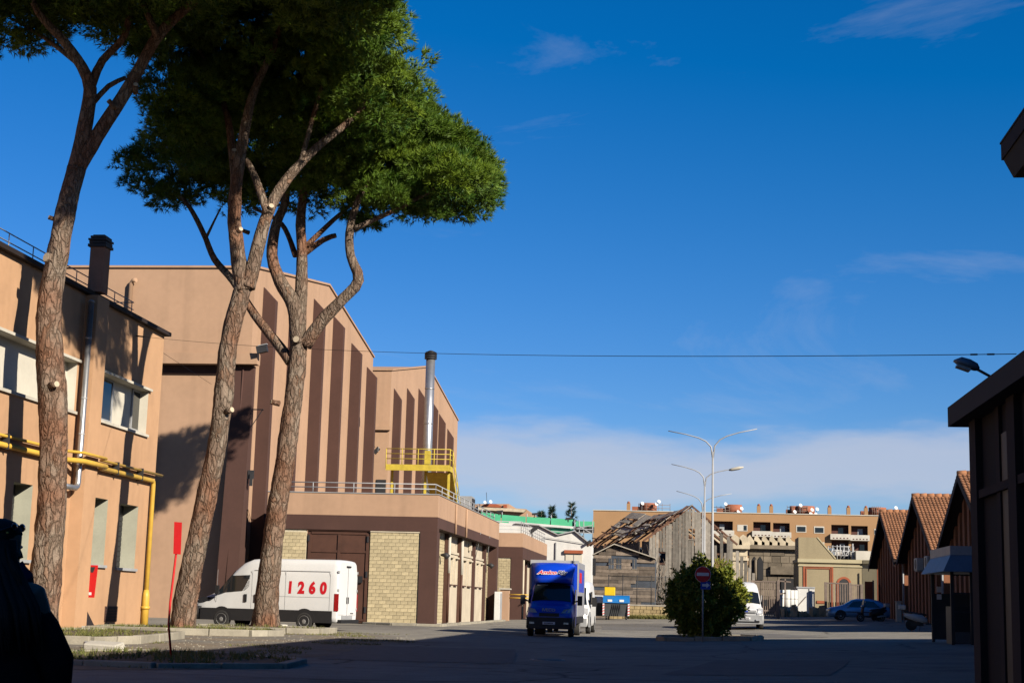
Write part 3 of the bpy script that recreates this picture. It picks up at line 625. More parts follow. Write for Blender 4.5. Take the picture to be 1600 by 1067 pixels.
# pavement strip with kerb along the annex
def kerbs(parent_name, label, pts, w=0.2, h=0.14, step=1.0, m='kerb', root=None, base=None):
    """kerb stones laid end to end along a line, each one a piece"""
    for a, b_ in zip(pts[:-1], pts[1:]):
        a, b_ = Vector((a[0],a[1],0)), Vector((b_[0],b_[1],0)); n = max(1, round((b_-a).length/step)); d = (b_-a).normalized(); nn = Vector((-d.y,d.x,0))
        for k in range(n):
            p, q_ = a.lerp(b_, k/n)+d*.012, a.lerp(b_, (k+1)/n)-d*.012; mid = (p+q_)/2
            z = gz(mid.x, mid.y); j = random.uniform(-.012,.012); hh = h+random.uniform(-.012,.012)
            MB().obox((mid.x+nn.x*j, mid.y+nn.y*j, z+hh/2-.02), (q_-p)/2, nn*w/2, (random.uniform(-.01,.01),random.uniform(-.01,.01),hh/2+.02)).build('kerb_stone', m, root, True, .02)
pv = MB().prism([(-13.0,83.0,.0),(-13.0,113,.0),(-13.58,113,.0),(-13.58,AY0,.0),(-17.3,AY0,0),(-17.3,84.2,0),(-15.5,83.0,0)], (0,0,.11)).build('pavement','asphalt'); pv['kind'] = 'structure'
kerbs('kerb','', [(-17.4,84.1),(-15.6,82.9),(-12.9,82.9),(-12.9,113)], .18, .13, 1.4, root=pv)
# ------------------------------------------------------------------ pines
def bark_material():
    m = bpy.data.materials.new('pine bark'); m.use_nodes = True; t = m.node_tree; N = t.nodes; L = t.links.new; b = N['Principled BSDF']
    b.inputs['Roughness'].default_value = 0.95; b.inputs['Specular IOR Level'].default_value = 0.1
    tc = N.new('ShaderNodeTexCoord'); mp = N.new('ShaderNodeMapping'); mp.inputs['Scale'].default_value = (1,1,0.36); L(tc.outputs['Object'], mp.inputs[0])
    nz = N.new('ShaderNodeTexNoise'); nz.inputs['Scale'].default_value = 3.5; nz.inputs['Detail'].default_value = 3; L(mp.outputs[0], nz.inputs['Vector'])
    mixv = N.new('ShaderNodeMixRGB'); mixv.inputs[0].default_value = 0.36; L(mp.outputs[0], mixv.inputs[1]); L(nz.outputs['Color'], mixv.inputs[2])
    v = N.new('ShaderNodeTexVoronoi'); v.feature = 'DISTANCE_TO_EDGE'; v.inputs['Scale'].default_value = 8.5; L(mixv.outputs[0], v.inputs['Vector'])
    v2 = N.new('ShaderNodeTexVoronoi'); v2.inputs['Scale'].default_value = 8.5; L(mixv.outputs[0], v2.inputs['Vector'])
    def ramp(inp, stops):
        r = N.new('ShaderNodeValToRGB'); e = r.color_ramp.elements
        while len(e) < len(stops): e.new(0.5)
        for i, (p, c) in enumerate(stops): e[i].position = p; e[i].color = (*c, 1)
        L(inp, r.inputs[0]); return r.outputs[0]
    def mul(a, bb):
        x = N.new('ShaderNodeMixRGB'); x.blend_type = 'MULTIPLY'; x.inputs[0].default_value = 1; L(a, x.inputs[1]); L(bb, x.inputs[2]); return x.outputs[0]
    sep = N.new('ShaderNodeSeparateColor'); L(v2.outputs['Color'], sep.inputs[0])
    c = ramp(sep.outputs[0], [(0.0, (0.17,0.12,0.09)), (0.35, (0.215,0.16,0.12)), (0.7, (0.25,0.20,0.155)), (1.0, (0.22,0.135,0.09))])
    n2 = N.new('ShaderNodeTexNoise'); n2.inputs['Scale'].default_value = 0.55; n2.inputs['Detail'].default_value = 5; L(tc.outputs['Object'], n2.inputs['Vector'])
    red = N.new('ShaderNodeMixRGB'); L(ramp(n2.outputs['Fac'], [(0.45,(0,0,0)),(0.6,(0.7,0.7,0.7))]), red.inputs[0]); L(c, red.inputs[1]); red.inputs[2].default_value = (0.22,0.10,0.055,1)
    c = mul(red.outputs[0], ramp(v.outputs['Distance'], [(0.0, (0.30,0.29,0.27)), (0.08, (0.48,0.48,0.48)), (0.3, (0.60,0.60,0.60))]))
    n3 = N.new('ShaderNodeTexNoise'); n3.inputs['Scale'].default_value = 28; n3.inputs['Detail'].default_value = 5; L(tc.outputs['Object'], n3.inputs['Vector'])
    c = mul(c, ramp(n3.outputs['Fac'], [(0.3,(0.6,0.6,0.6)),(0.7,(1.35,1.35,1.35))]))
    L(c, b.inputs['Base Color'])
    bp = N.new('ShaderNodeBump'); bp.inputs['Strength'].default_value = 0.9; bp.inputs['Distance'].default_value = 0.05
    L(ramp(v.outputs['Distance'], [(0.0,(0,0,0)),(0.16,(0.85,0.85,0.85)),(0.5,(1,1,1))]), bp.inputs['Height'])
    bp2 = N.new('ShaderNodeBump'); bp2.inputs['Strength'].default_value = 0.5; bp2.inputs['Distance'].default_value = 0.02; L(n3.outputs['Fac'], bp2.inputs['Height']); L(bp.outputs[0], bp2.inputs['Normal'])
    L(bp2.outputs[0], b.inputs['Normal']); return m
M['bark'] = bark_material()
M['cut'] = mat('pale cut wood', (0.55,0.46,0.33), 0.15, 20, 0.9)
def leafmat(name, c1, c2, rough=0.6, trans=0.14):
    m = bpy.data.materials.new(name); m.use_nodes = True; t = m.node_tree; N = t.nodes; L = t.links.new; b = N['Principled BSDF']
    tc = N.new('ShaderNodeTexCoord'); n = N.new('ShaderNodeTexNoise'); n.inputs['Scale'].default_value = 1.1; n.inputs['Detail'].default_value = 6; L(tc.outputs['Object'], n.inputs['Vector'])
    at_ = N.new('ShaderNodeAttribute'); at_.attribute_name = 'tint'
    mx = N.new('ShaderNodeMixRGB'); L(at_.outputs['Fac'], mx.inputs[0]); mx.inputs[1].default_value = (*[q*.70 for q in c1],1); mx.inputs[2].default_value = (*[q*.72 for q in c2],1)
    r = N.new('ShaderNodeMapRange'); r.inputs[1].default_value=.3; r.inputs[2].default_value=.7; r.inputs[3].default_value=.75; r.inputs[4].default_value=1.2; L(n.outputs['Fac'], r.inputs[0])
    mm = N.new('ShaderNodeMixRGB'); mm.blend_type='MULTIPLY'; mm.inputs[0].default_value=1; L(mx.outputs[0], mm.inputs[1]); L(r.outputs[0], mm.inputs[2])
    L(mm.outputs[0], b.inputs['Base Color']); b.inputs['Roughness'].default_value = rough; b.inputs['Specular IOR Level'].default_value = 0.2
    tr = N.new('ShaderNodeBsdfTranslucent'); L(mm.outputs[0], tr.inputs['Color']); ms = N.new('ShaderNodeMixShader'); ms.inputs[0].default_value = trans
    L(b.outputs[0], ms.inputs[1]); L(tr.outputs[0], ms.inputs[2]); L(ms.outputs[0], N['Material Output'].inputs['Surface']); return m
M['needle'] = leafmat('pine needles', (0.03,0.085,0.008), (0.15,0.22,0.015))
M['leaf'] = leafmat('shrub leaves', (0.06,0.10,0.012), (0.27,0.27,0.03))
M['grass'] = leafmat('grass blades', (0.07,0.10,0.02), (0.20,0.18,0.06))
M['conifer'] = leafmat('dark conifer needles', (0.012,0.035,0.02), (0.03,0.06,0.03))
def tri_mesh(name, m, tris, tint, parent, kind=None):
    """tris (n,3,3) array in world space -> one mesh part"""
    n = len(tris); inv = np.array(root_of(parent).inverted()) if parent else np.eye(4)
    v = tris.reshape(-1,3); v = v @ inv[:3,:3].T + inv[:3,3]
    me = bpy.data.meshes.new(name); me.vertices.add(3*n); me.vertices.foreach_set('co', v.astype(np.float32).ravel())
    me.loops.add(3*n); me.loops.foreach_set('vertex_index', np.arange(3*n, dtype=np.int32))
    me.polygons.add(n); me.polygons.foreach_set('loop_start', np.arange(0,3*n,3, dtype=np.int32))
    me.update(calc_edges=True)
    a = me.attributes.new('tint', 'FLOAT', 'POINT'); a.data.foreach_set('value', np.repeat(tint, 3).astype(np.float32))
    me.materials.append(M[m]); return link(name, me, parent)
def unit(a): return a/np.linalg.norm(a, axis=-1, keepdims=True)
def tufts(centres, dirs, tint, nn, ln, wd, spread):
    """needle tufts: nn thin triangles fanned round each direction"""
    k = len(centres); C = np.repeat(centres, nn, 0); D = np.repeat(dirs, nn, 0); T = np.repeat(tint, nn)
    d = unit(D + RNG.normal(0, spread, C.shape)); s = unit(np.cross(d, RNG.normal(0,1,C.shape)))
    l = ln*RNG.uniform(.7,1.25,(len(C),1)); w = wd*RNG.uniform(.8,1.2,(len(C),1))
    b0 = C + d*l*0.05; tip = C + d*l
    tri = np.stack([b0 - s*w/2, b0 + s*w/2, tip], 1)
    return tri, np.clip(T + RNG.normal(0,.12,len(T)), 0, 1)
def crown_pads(lobes, spacing, hollow=0.45):
    """pads (centre, radius) scattered through the lobes, thin inside the lower half"""
    out = []
    for c, rx, ry, rz in lobes:
        n = int(4.19*rx*ry*rz/spacing**3)
        for _ in range(n):
            while True:
                p = RNG.uniform(-1,1,3); r = np.linalg.norm(p)
                if r > 1: continue
                if r < hollow: continue
                if p[2] < -0.15 and (rx > 2.5 or r < 0.75) and RNG.random() < .72: continue
                break
            out.append((np.array(c)+p*np.array([rx,ry,rz]), p))
    return out
def pine_crown(parent, lobes, spacing=0.90, per=50, nn=12, pad=0.62, name='crown'):
    cs, ds, ts = [], [], []
    for c, p in crown_pads(lobes, spacing):
        k = int(per*RNG.uniform(.7,1.3)); pr = pad*RNG.uniform(.75,1.35)
        q = unit(RNG.normal(0,1,(k,3))); q[:,2] = np.abs(q[:,2])*1.0 - 0.25
        q = unit(q)*RNG.uniform(.55,1.0,(k,1))
        cs.append(c + q*pr*np.array([1.15,1.15,.75])); 
        out = unit(p*np.array([1,1,1])+np.array([0,0,.25]))
        ds.append(unit(q + out*0.55 + np.array([0,0,.35]))); ts.append(np.full(k, np.clip(RNG.normal(.42,.2),0,1)))
    tri, ti = tufts(np.concatenate(cs), np.concatenate(ds), np.concatenate(ts), nn, 0.28, 0.036, 0.5)
    return tri_mesh(name, 'needle', tri, ti, parent)
def smooth_path(pts, step=0.16):
    """pts: (Vector, radius); Catmull-Rom resampled"""
    P = [p for p, r in pts]; Rr = [r for p, r in pts]; out = []
    for i in range(len(P)-1):
        p0, p1, p2, p3 = P[max(i-1,0)], P[i], P[i+1], P[min(i+2,len(P)-1)]
        n = max(2, int((p2-p1).length/step))
        for k in range(n):
            t = k/n
            out.append((0.5*((2*p1)+(p2-p0)*t+(2*p0-5*p1+4*p2-p3)*t*t+(3*p1-p0-3*p2+p3)*t**3), Rr[i]+(Rr[i+1]-Rr[i])*t))
    out.append((P[-1], Rr[-1])); return out
def limb(parent, name, pts, n=22, amp=0.10, flare=False, seed=0):
    path = smooth_path(pts, 0.14 if n > 16 else 0.3); L_ = len(path)
    def wob(i, k):
        p, r = path[i]; a = 2*math.pi*k/n
        v = Vector((math.cos(a)*2.6+seed, math.sin(a)*2.6, p.z*1.3))
        w = mnoise.noise(v)*amp + mnoise.noise(v*3.1)*amp*.45
        v2 = Vector((math.cos(a)*5.2*max(r,.2)*1.8+seed, math.sin(a)*5.2*max(r,.2)*1.8, p.z*2.4))
        d = mnoise.voronoi(v2)[0]; w += min(d[1]-d[0], .35)*.09-.02
        if flare:
            f = max(0, 1-(p.z-path[0][0].z)/1.5); w += f*f*(.12+.12*math.sin(a*5+seed))
        return 1+w
    return MB().tube([p for p, r in path], [r for p, r in path], n, True, True, wob).build(name, 'bark', parent, True)
def P(px, py, Y, r=None): return at(px, py, Y) if r is None else (at(px, py, Y), r)
def pine(loc, label, spec, lobes, stubs, spacing=0.90, per=50):
    t = thing('pine_tree', loc, label, 'tree', group=None)
    for i, (nm, pts, n) in enumerate(spec):
        limb(t, nm, [(at(a,b_,Y), r) for a, b_, Y, r in pts], n, .13 if nm == 'trunk' else .12, nm == 'trunk', seed=i*7.3+loc[0])
    for (a, b_, Y, r, dx, dz) in stubs:
        c = at(a, b_, Y); d = Vector((dx,-.55,dz)).normalized()
        s_ = MB().cyl(c-d*.35, c+d*.02, r*1.18, 12, r).build('branch_stub', 'bark', t, True)
        MB().cyl(c+d*.021, c+d*.03, r*.93, 12).build('cut_face', 'cut', s_, True)
    pine_crown(t, [((at(a,b_,Y)), rx, ry, rz) for a, b_, Y, rx, ry, rz in lobes], spacing, per)
    return t
# nearest pine, far left
YA = 46.5
bA = at(62, 988, YA); 
pine((bA.x,YA,0), 'leftmost pine with a forked trunk, rising behind the standing person', [
 ('trunk', [(60,1000,YA,0.577),(68,930,YA,0.493),(80,800,YA,0.437),(84,690,YA,0.437),(82,620,YA,0.465),(77,540,YA,0.419),(78,470,YA,0.381),(90,400,YA,0.344),(103,330,YA,0.316),(120,262,YA,0.288)], 30),
 ('limb', [(118,270,YA,.28),(134,190,YA,.24),(141,140,YA,.22),(128,105,YA-.2,.18),(100,65,YA-.6,.15),(60,20,YA-1,.12),(40,-30,YA-1.3,.08)], 16),
 ('limb', [(122,262,YA,.27),(160,200,YA+.2,.23),(205,130,YA+.4,.20),(248,55,YA+.6,.18),(300,5,YA+.8,.15),(360,-50,YA+1,.1)], 16),
 ('limb', [(140,140,YA,.17),(160,95,YA+.3,.14),(195,55,YA+.5,.11),(205,-10,YA+.6,.08)], 12),
 ('limb', [(247,60,YA+.5,.13),(232,25,YA+.3,.11),(215,-15,YA+.2,.08)], 12),
 ('limb', [(146,160,YA+.2,.10),(170,135,YA+.5,.085),(196,122,YA+.9,.07)], 10),
 ('limb', [(128,105,YA,.10),(70,60,YA+.8,.07),(20,30,YA+1.4,.05)], 8)],
 [(30,-5,YA,2.6,3.0,1.6),(-40,45,YA,1.7,2.0,1.15),(150,-30,YA+.5,2.4,3.0,1.6),(255,-20,YA+1,2.0,2.6,1.6),(110,-110,YA,4.6,4.4,2.2),(215,45,YA+1.6,1.3,1.5,.9),(640,-245,YA-8.5,2.6,2.6,1.3),(680,-125,YA-5,3.3,3.2,1.5),(640,-120,YA-2.5,3.0,3.2,1.5),(620,-215,YA-7.5,3.2,3.0,1.4),(690,-125,YA+.3,2.2,2.4,1.2),(600,-225,YA-6.5,2.6,2.6,1.3),(535,-95,YA-2,3.0,3.0,1.6),(505,-15,YA+.8,1.9,2.2,1.2),(420,-90,YA-3.5,3.2,3.0,1.5),(190,-90,YA-4.5,3.4,2.8,1.5),(300,-70,YA-3,3.2,2.8,1.5),(20,-60,YA-3,3.0,2.8,1.4)],  # lobes above the view added to shade the orange wall and the crowns
 [(73,402,YA-.38,.16,-.3,.1),(77,340,YA-.2,.07,-.9,.2),(170,158,YA-.1,.08,-.5,.5),(212,133,YA+.2,.085,.2,.3),(88,600,YA-.55,.10,.8,.1)])
# middle pine
YB_ = 54.0
bB = at(285, 988, YB_)
pine((bB.x,YB_,0), 'leaning pine whose trunk stands behind the red sign, left of the white van', [
 ('trunk', [(283,996,YB_,0.468),(290,940,YB_,0.413),(303,870,YB_,0.390),(322,780,YB_,0.367),(342,680,YB_,0.335),(350,610,YB_,0.351),(357,540,YB_,0.320),(371,480,YB_,0.328),(383,440,YB_,0.296)], 30),
 ('limb', [(381,455,YB_,.34),(372,400,YB_,.28),(366,330,YB_-.1,.25),(373,260,YB_-.2,.22),(385,190,YB_-.3,.19),(398,140,YB_-.4,.15),(430,70,YB_-.4,.12),(445,10,YB_-.4,.08)], 18),
 ('limb', [(387,450,YB_,.30),(402,390,YB_+.1,.25),(420,330,YB_+.2,.22),(445,285,YB_+.4,.20),(490,235,YB_+.8,.16),(545,190,YB_+1.2,.12),(600,130,YB_+1.6,.08)], 18),
 ('limb', [(368,300,YB_-.1,.17),(362,230,YB_+.4,.15),(352,170,YB_+.7,.12),(330,110,YB_+1,.09),(300,60,YB_+1.2,.06)], 12),
 ('limb', [(418,335,YB_,.17),(400,280,YB_+.6,.14),(385,250,YB_+1,.11)], 12),
 ('limb', [(386,190,YB_-.3,.12),(400,120,YB_+.4,.10),(395,60,YB_+.6,.07)], 10),
 ('limb', [(470,255,YB_+.6,.12),(490,180,YB_+1,.09),(510,110,YB_+1.3,.06)], 10)],
 [(430,40,YB_,4.6,4.8,2.6),(588,128,YB_+.3,1.75,2.6,1.75),(300,130,YB_+.6,2.0,2.8,2.3),(530,20,YB_,1.8,3.2,1.9),(540,-110,YB_-6,3.4,3.0,1.7),(450,-140,YB_-5,3.4,3.0,1.7),(460,200,YB_+2.6,3.6,1.8,1.6),(300,215,YB_+2.2,1.7,1.8,1.3),(420,-60,YB_,4.2,4.6,1.9),(262,50,YB_+.4,1.2,2.0,1.5),(480,130,YB_+1.8,3.2,2.2,2.0),(370,160,YB_+2.4,3.2,1.8,1.7)],  # two near lobes above the view added to shade the crown's middle
 [(376,358,YB_-.3,.09,.5,.2),(424,322,YB_-.1,.10,.3,.2),(366,235,YB_-.4,.10,.1,.5),(362,640,YB_-.4,.10,.8,.2)])
# right pine
YC = 60.0
bC = at(418, 980, YC)
pine((bC.x,YC,0.2), 'straight pine standing in front of the white van, forking into several stems', [
 ('trunk', [(415,984,YC,0.530),(417,940,YC,0.468),(424,870,YC,0.421),(434,790,YC,0.398),(447,710,YC,0.390),(456,640,YC,0.359),(463,580,YC,0.374),(468,530,YC,0.343)], 30),
 ('limb', [(466,545,YC,.34),(460,480,YC,.31),(438,440,YC+.1,.27),(425,400,YC+.2,.23),(432,350,YC+.3,.20),(446,315,YC+.4,.16),(450,260,YC+.4,.12)], 16),
 ('limb', [(466,530,YC+.2,.30),(470,460,YC+.3,.26),(472,400,YC+.4,.22),(470,340,YC+.5,.2),(478,280,YC+.6,.15),(490,220,YC+.6,.1)], 14),
 ('limb', [(476,540,YC,.30),(500,505,YC-.1,.26),(535,468,YC-.2,.23),(560,438,YC-.3,.23),(548,400,YC-.3,.19),(546,365,YC-.3,.18),(555,325,YC-.3,.14),(575,280,YC-.3,.1)], 16),
 ('limb', [(553,358,YC-.3,.13),(580,345,YC-.2,.11),(625,325,YC,.09),(680,295,YC,.06)], 10),
 ('limb', [(455,565,YC,.24),(432,535,YC+.4,.21),(398,492,YC+.9,.18),(365,440,YC+1.4,.16),(335,405,YC+1.7,.14),(318,365,YC+1.8,.12),(297,325,YC+1.8,.10),(275,300,YC+1.8,.06)], 12),
 ('limb', [(470,400,YC+.5,.15),(505,375,YC+.8,.12),(525,368,YC+1,.10)], 10),
 ('limb', [(478,385,YC+.5,.12),(520,345,YC+.9,.10),(560,310,YC+1.2,.06)], 10),
 ('limb', [(322,372,YC+1.8,.07),(335,345,YC+2,.05),(345,325,YC+2,.04)], 8),
 ('limb', [(462,400,YC+.5,.12),(440,350,YC+1.2,.10),(395,325,YC+1.5,.06)], 8)],
 [(662,270,YC+6,2.95,6.5,1.9),(700,285,YC+9,2.2,5.0,1.6),(690,285,YC+1,1.9,2.4,1.3),(590,200,YC+3,2.6,4.5,2.0),(560,265,YC+.4,3.0,3.6,2.0),(268,265,YC+1.6,1.85,2.4,1.6),(430,225,YC+1.6,4.2,3.2,1.9),(605,325,YC+.6,1.9,2.2,.95),(345,290,YC+2,2.2,2.4,1.3),(480,290,YC+2.6,3.2,2.4,1.3),(640,215,YC+.8,1.5,2.2,.9)],
 [(463,530,YC-.5,.14,-.1,.05),(424,628,YC-.45,.10,-.8,.1),(378,360,YC+1.4,.08,-.5,.1)])

# ------------------------------------------------------------------ planted beds, kerbs and grass round the trunks
def bed(name, label, ring, h, root_loc, grass_n, soil='soil'):
    t = thing(name, root_loc, label, 'planting bed')
    kerbs('', '', ring, .24, h, 1.15, root=t)
    cx = sum(p[0] for p in ring[:-1])/(len(ring)-1); cy = sum(p[1] for p in ring[:-1])/(len(ring)-1)
    rr = [(cx+(x-cx)*.95, cy+(y-cy)*.95) for x, y in ring[:-1]]
    MB().add([(x,y,gz(x,y)+h*.72) for x, y in rr]+[(cx,cy,gz(cx,cy)+h*1.0)], [(i,(i+1)%len(rr),len(rr)) for i in range(len(rr))]).build('soil', soil, t, True)
    # grass inside the ring
    pts = []
    while len(pts) < grass_n:
        i = random.randrange(len(rr)); a, b_ = rr[i], rr[(i+1)%len(rr)]; s_, q_ = random.random(), math.sqrt(random.random())
        x = cx+((a[0]+(b_[0]-a[0])*s_)-cx)*q_; y = cy+((a[1]+(b_[1]-a[1])*s_)-cy)*q_
        if mnoise.noise(Vector((x*.9,y*.9,0))) > -.15: pts.append((x,y,gz(x,y)+h*.72+.28*h*(1-q_)))
    c = np.array(pts); tri, ti = tufts(c, np.tile(np.array([0,0,1.0]),(len(c),1)), RNG.uniform(.1,.9,len(c)), 4, .13, .02, .5)
    g = tri_mesh('grass', 'grass', tri, ti, t); g['kind'] = 'stuff'; return t
bed('kerbed_bed', 'kerbed earth bed with grass round the leaning middle pine', [(-20.2,51.4),(-17.2,50.9),(-14.6,51.6),(-13.9,53.2),(-14.9,55.4),(-18.6,56.0),(-20.4,54.0),(-20.2,51.4)], .22, (bB.x,YB_-.5,0), 500)
bed('kerbed_bed', 'raised concrete-edged bed under the pine in front of the white van', [(-18.9,57.3),(-16.0,57.0),(-13.6,57.6),(-13.6,60.2),(-18.9,60.8),(-18.9,57.3)], .22, (bC.x,YC,0), 120)
bed('kerbed_bed', 'grassy bed at the foot of the leftmost pine behind the person', [(-20.4,41.2),(-17.2,38.8),(-15.2,38.9),(-14.6,40.6),(-15.4,46.8),(-18.4,48.6),(-20.6,46.4),(-20.4,41.2)], .22, (bA.x,YA,0), 700)
bed('kerbed_bed', 'shaded kerbed bed beside the thin red sign post in the foreground', [(-12.4,28.2),(-9.6,27.8),(-7.6,29.2),(-7.8,31.6),(-9.6,33.6),(-12.4,34.2),(-13.6,31.5),(-12.4,28.2)], .10, (-10.3,31,0), 600)
for i, (x, y, lx, ly, rz, lab) in enumerate([(-20.6,55.0,1.1,.55,.1,'long pale concrete slab lying along the orange wall'),(-20.1,50.2,.8,.5,-.15,'short pale slab lying beside the leftmost pine'),(-20.2,59.2,1.3,.4,.05,'pale slab lying below the yellow gas pipe')]):
    s_ = MB().box(-lx*1.3,lx*1.3,-ly,ly,0,.13).build('concrete_slab','slab',None,False,.02); s_.location = (x,y,.005); s_.rotation_euler = (0,.01,rz+R(75)); tag(s_, lab, 'slab')
for i, (px, py, s, m_, lab) in enumerate([(163,1018,.42,'slab','broken pale concrete block lying at the bed corner'),(149,1012,.26,'grey','small grey concrete lump beside the broken block'),(443,978,.16,'slab','white stone by the wheel of the white van'),(307,985,.12,'slab','little white stone at the foot of the leaning pine')]):
    d = ray(px,py); t_ = -EYE/d.z; x, y = d.x*t_, d.y*t_
    q = MB(); vs = [(sx_*s*random.uniform(.8,1.2), sy*s*.7*random.uniform(.8,1.1), sz*s*.3*random.uniform(.7,1.2)+s*.22) for sz in (-1,1) for sx_, sy in ((-1,-1),(1,-1),(1,1),(-1,1))]
    q.add(vs, [(3,2,1,0),(4,5,6,7),(0,1,5,4),(1,2,6,5),(2,3,7,6),(3,0,4,7)]); o = q.build('concrete_lump', m_, None, False, .03); o.location = (x,y,gz(x,y)); o.rotation_euler = (.1,0,.5*i); tag(o, lab, 'rubble')
# scattered pebbles and grass tufts on the dirt (nobody could count them)
pb = MB()
for _ in range(900):
    x, y = random.uniform(-21,-9), random.uniform(36,60)
    if (x > -11.5 and y > 58): continue
    s = random.uniform(.012,.035); z = gz(x,y)
    pb.add([(x-s,y-s,z),(x+s,y-s*.6,z),(x+s*.7,y+s,z),(x-s*.8,y+s,z),(x,y,z+s*.9)], [(0,1,4),(1,2,4),(2,3,4),(3,0,4)])
tag(pb.build('gravel','kerb'), 'loose gravel scattered over the brown dirt by the pines', 'gravel', kind='stuff')
pts = []
while len(pts) < 3500:
    x, y = random.uniform(-21,-8.6), random.uniform(27,61)
    if mnoise.noise(Vector((x*.35,y*.35,9))) > .22: pts.append((x,y,gz(x,y)))
c = np.array(pts); tri, ti = tufts(c, np.tile(np.array([0,0,1.0]),(len(c),1)), RNG.uniform(.2,1,len(c)), 3, .08, .016, .7)
g = tri_mesh('weeds','grass',tri,ti,None); tag(g, 'low weeds growing in patches on the dirt verge', 'grass', kind='stuff')

# ------------------------------------------------------------------ big round shrub on its kerbed island
ish = thing('traffic_island', (1.4,62.5,gz(1.4,62.5)), 'kerbed island carrying the round shrub in the middle of the road', 'traffic island')
ring = [(-.55,60.2),(2.6,60.2),(3.1,61.5),(3.1,64.5),(2.5,65.6),(-.4,65.6),(-.9,64.2),(-.9,61.2),(-.55,60.2)]
kerbs('','',ring,.2,.16,1.0,root=ish)
MB().add([(1.1+(x-1.1)*.95,62.9+(y-62.9)*.95,gz(x,y)+.12) for x, y in ring[:-1]], [tuple(range(8))]).build('soil','soil',ish,True)
bx, by = at(1103,930,62.9).x, 62.9; bz = gz(1.3,62.9)+.1
sh = thing('round_shrub', (bx,by,bz), 'big round dark green shrub behind the no entry sign', 'shrub')
cs, ds = [], []
n = 7000
q = unit(RNG.normal(0,1,(n,3))); rr = RNG.uniform(.72,1.0,(n,1))
sc = np.array([1.42,1.6,1.42]); lump = 1+.38*np.array([mnoise.noise(Vector(v*2.2)) for v in q])[:,None]+.22*np.array([mnoise.noise(Vector(v*5.5)) for v in q])[:,None]
c = q*rr*sc*lump + np.array([bx,by,bz+1.40]); c[:,2] = np.maximum(c[:,2], bz+.05)
top = q[:,2] > .55; c[top,2] += RNG.uniform(0,.18,top.sum())
d = unit(q+RNG.normal(0,.5,q.shape)+np.array([0,0,.2]))
C_ = np.repeat(c,3,0); D_ = unit(np.repeat(d,3,0)+RNG.normal(0,.5,(3*n,3))); S_ = unit(np.cross(D_,RNG.normal(0,1,D_.shape))); ln = .17*RNG.uniform(.7,1.3,(3*n,1)); wd = .075*RNG.uniform(.7,1.2,(3*n,1))
b0, b1, b2, b3 = C_, C_+D_*ln*.5-S_*wd/2, C_+D_*ln, C_+D_*ln*.5+S_*wd/2
tri = np.concatenate([np.stack([b0,b1,b2],1), np.stack([b0,b2,b3],1)]); ti = np.tile(np.clip(RNG.normal(.4,.25,3*n),0,1),2)
tri_mesh('foliage','leaf',tri,ti,sh)
sp_c, sp_d = [], []
for k in range(130):      # uneven shoots standing out of the rounded mass
    v = unit(RNG.normal(0,1,3)); v[2] = abs(v[2])*1.1-.25; v = unit(v); b1_ = np.array([bx,by,bz+1.45])+v*np.array([1.35,1.5,1.30]); d1 = unit(v+np.array([0,0,.5])+RNG.normal(0,.35,3)); ll = RNG.uniform(.15,.55)
    for j in range(9): sp_c.append(b1_+d1*ll*j/8); sp_d.append(unit(d1+RNG.normal(0,.8,3)))
tri, ti = tufts(np.array(sp_c), np.array(sp_d), RNG.uniform(.2,.9,len(sp_c)), 4, .17, .07, .6); tri_mesh('shoots','leaf',tri,ti,sh)
for k in range(7):
    a = k*.9; ptube('stem','twig',sh,[(bx+.15*math.cos(a),by+.15*math.sin(a),bz-.05),(bx+.5*math.cos(a),by+.5*math.sin(a),bz+.8),(bx+.9*math.cos(a),by+.9*math.sin(a),bz+1.7)],[.05,.035,.015],6)
for k in range(8):      # spiky dry fronds sticking out on top
    a = R(20+k*20); ptube('frond','drygrass',sh,[(bx+.5,by-.3,bz+2.7),(bx+.5+.6*math.cos(a)*.8,by-.4,bz+2.8+.55*math.sin(a))],[.025,.004],4)
# ------------------------------------------------------------------ vehicles (local axes: front at y=0 facing -y, x to the right of the viewer in front)
def ring_van(y, zb, zt, wb, wt, zs=None, rc=.14):
    zs = zs if zs is not None else zb+(zt-zb)*.55
    r = min(rc, (zt-zs)*.45)
    half = [(wb*.80,zb),(wb*.97,zb+.06),(wb,zb+.22),(wb,zs),(wt+ (wb-wt)*.25,zt-r*1.6),(wt-.02,zt-r*.55),(wt-r*.8,zt-r*.08),(wt*.45,zt+.015)]
    return [(x,y,z) for x, z in half] + [(-x,y,z) for x, z in half[::-1]]
def wheel(root, x, y, z, r, w, side):
    t = MB(); n = 24
    rings = []
    for dx, rr in ((0,r*.80),(0,r*.95),(.03,r),(w-.03,r),(w,r*.95),(w,r*.62)):
        rings.append([(x-side*dx, y+rr*math.cos(2*math.pi*k/n), z+rr*math.sin(2*math.pi*k/n)) for k in range(n)])
    inner = [(x-side*.015, y+r*.62*math.cos(2*math.pi*k/n), z+r*.62*math.sin(2*math.pi*k/n)) for k in range(n)]
    t.loft([inner]+rings, True, True); wh = t.build('wheel','tyre',root)
    q = MB(); q.loft([[(x-side*d, y+rr*math.cos(2*math.pi*k/n), z+rr*math.sin(2*math.pi*k/n)) for k in range(n)] for d, rr in ((.03,r*.66),(-.004,r*.63),(.02,r*.54),(.05,r*.46),(.02,r*.30),(-.01,r*.16))], True, True)
    q.build('rim','rim',wh)
    hub = MB()
    for k in range(8):
        a = 2*math.pi*(k+.5)/8; cy, cz = y+r*.42*math.cos(a), z+r*.42*math.sin(a)
        hub.obox((x-side*.030, cy, cz), (.012,0,0), (0,-math.sin(a)*.032,math.cos(a)*.032), (0,math.cos(a)*.022,math.sin(a)*.022))
    hub.build('rim_hole','black',wh)
    return wh
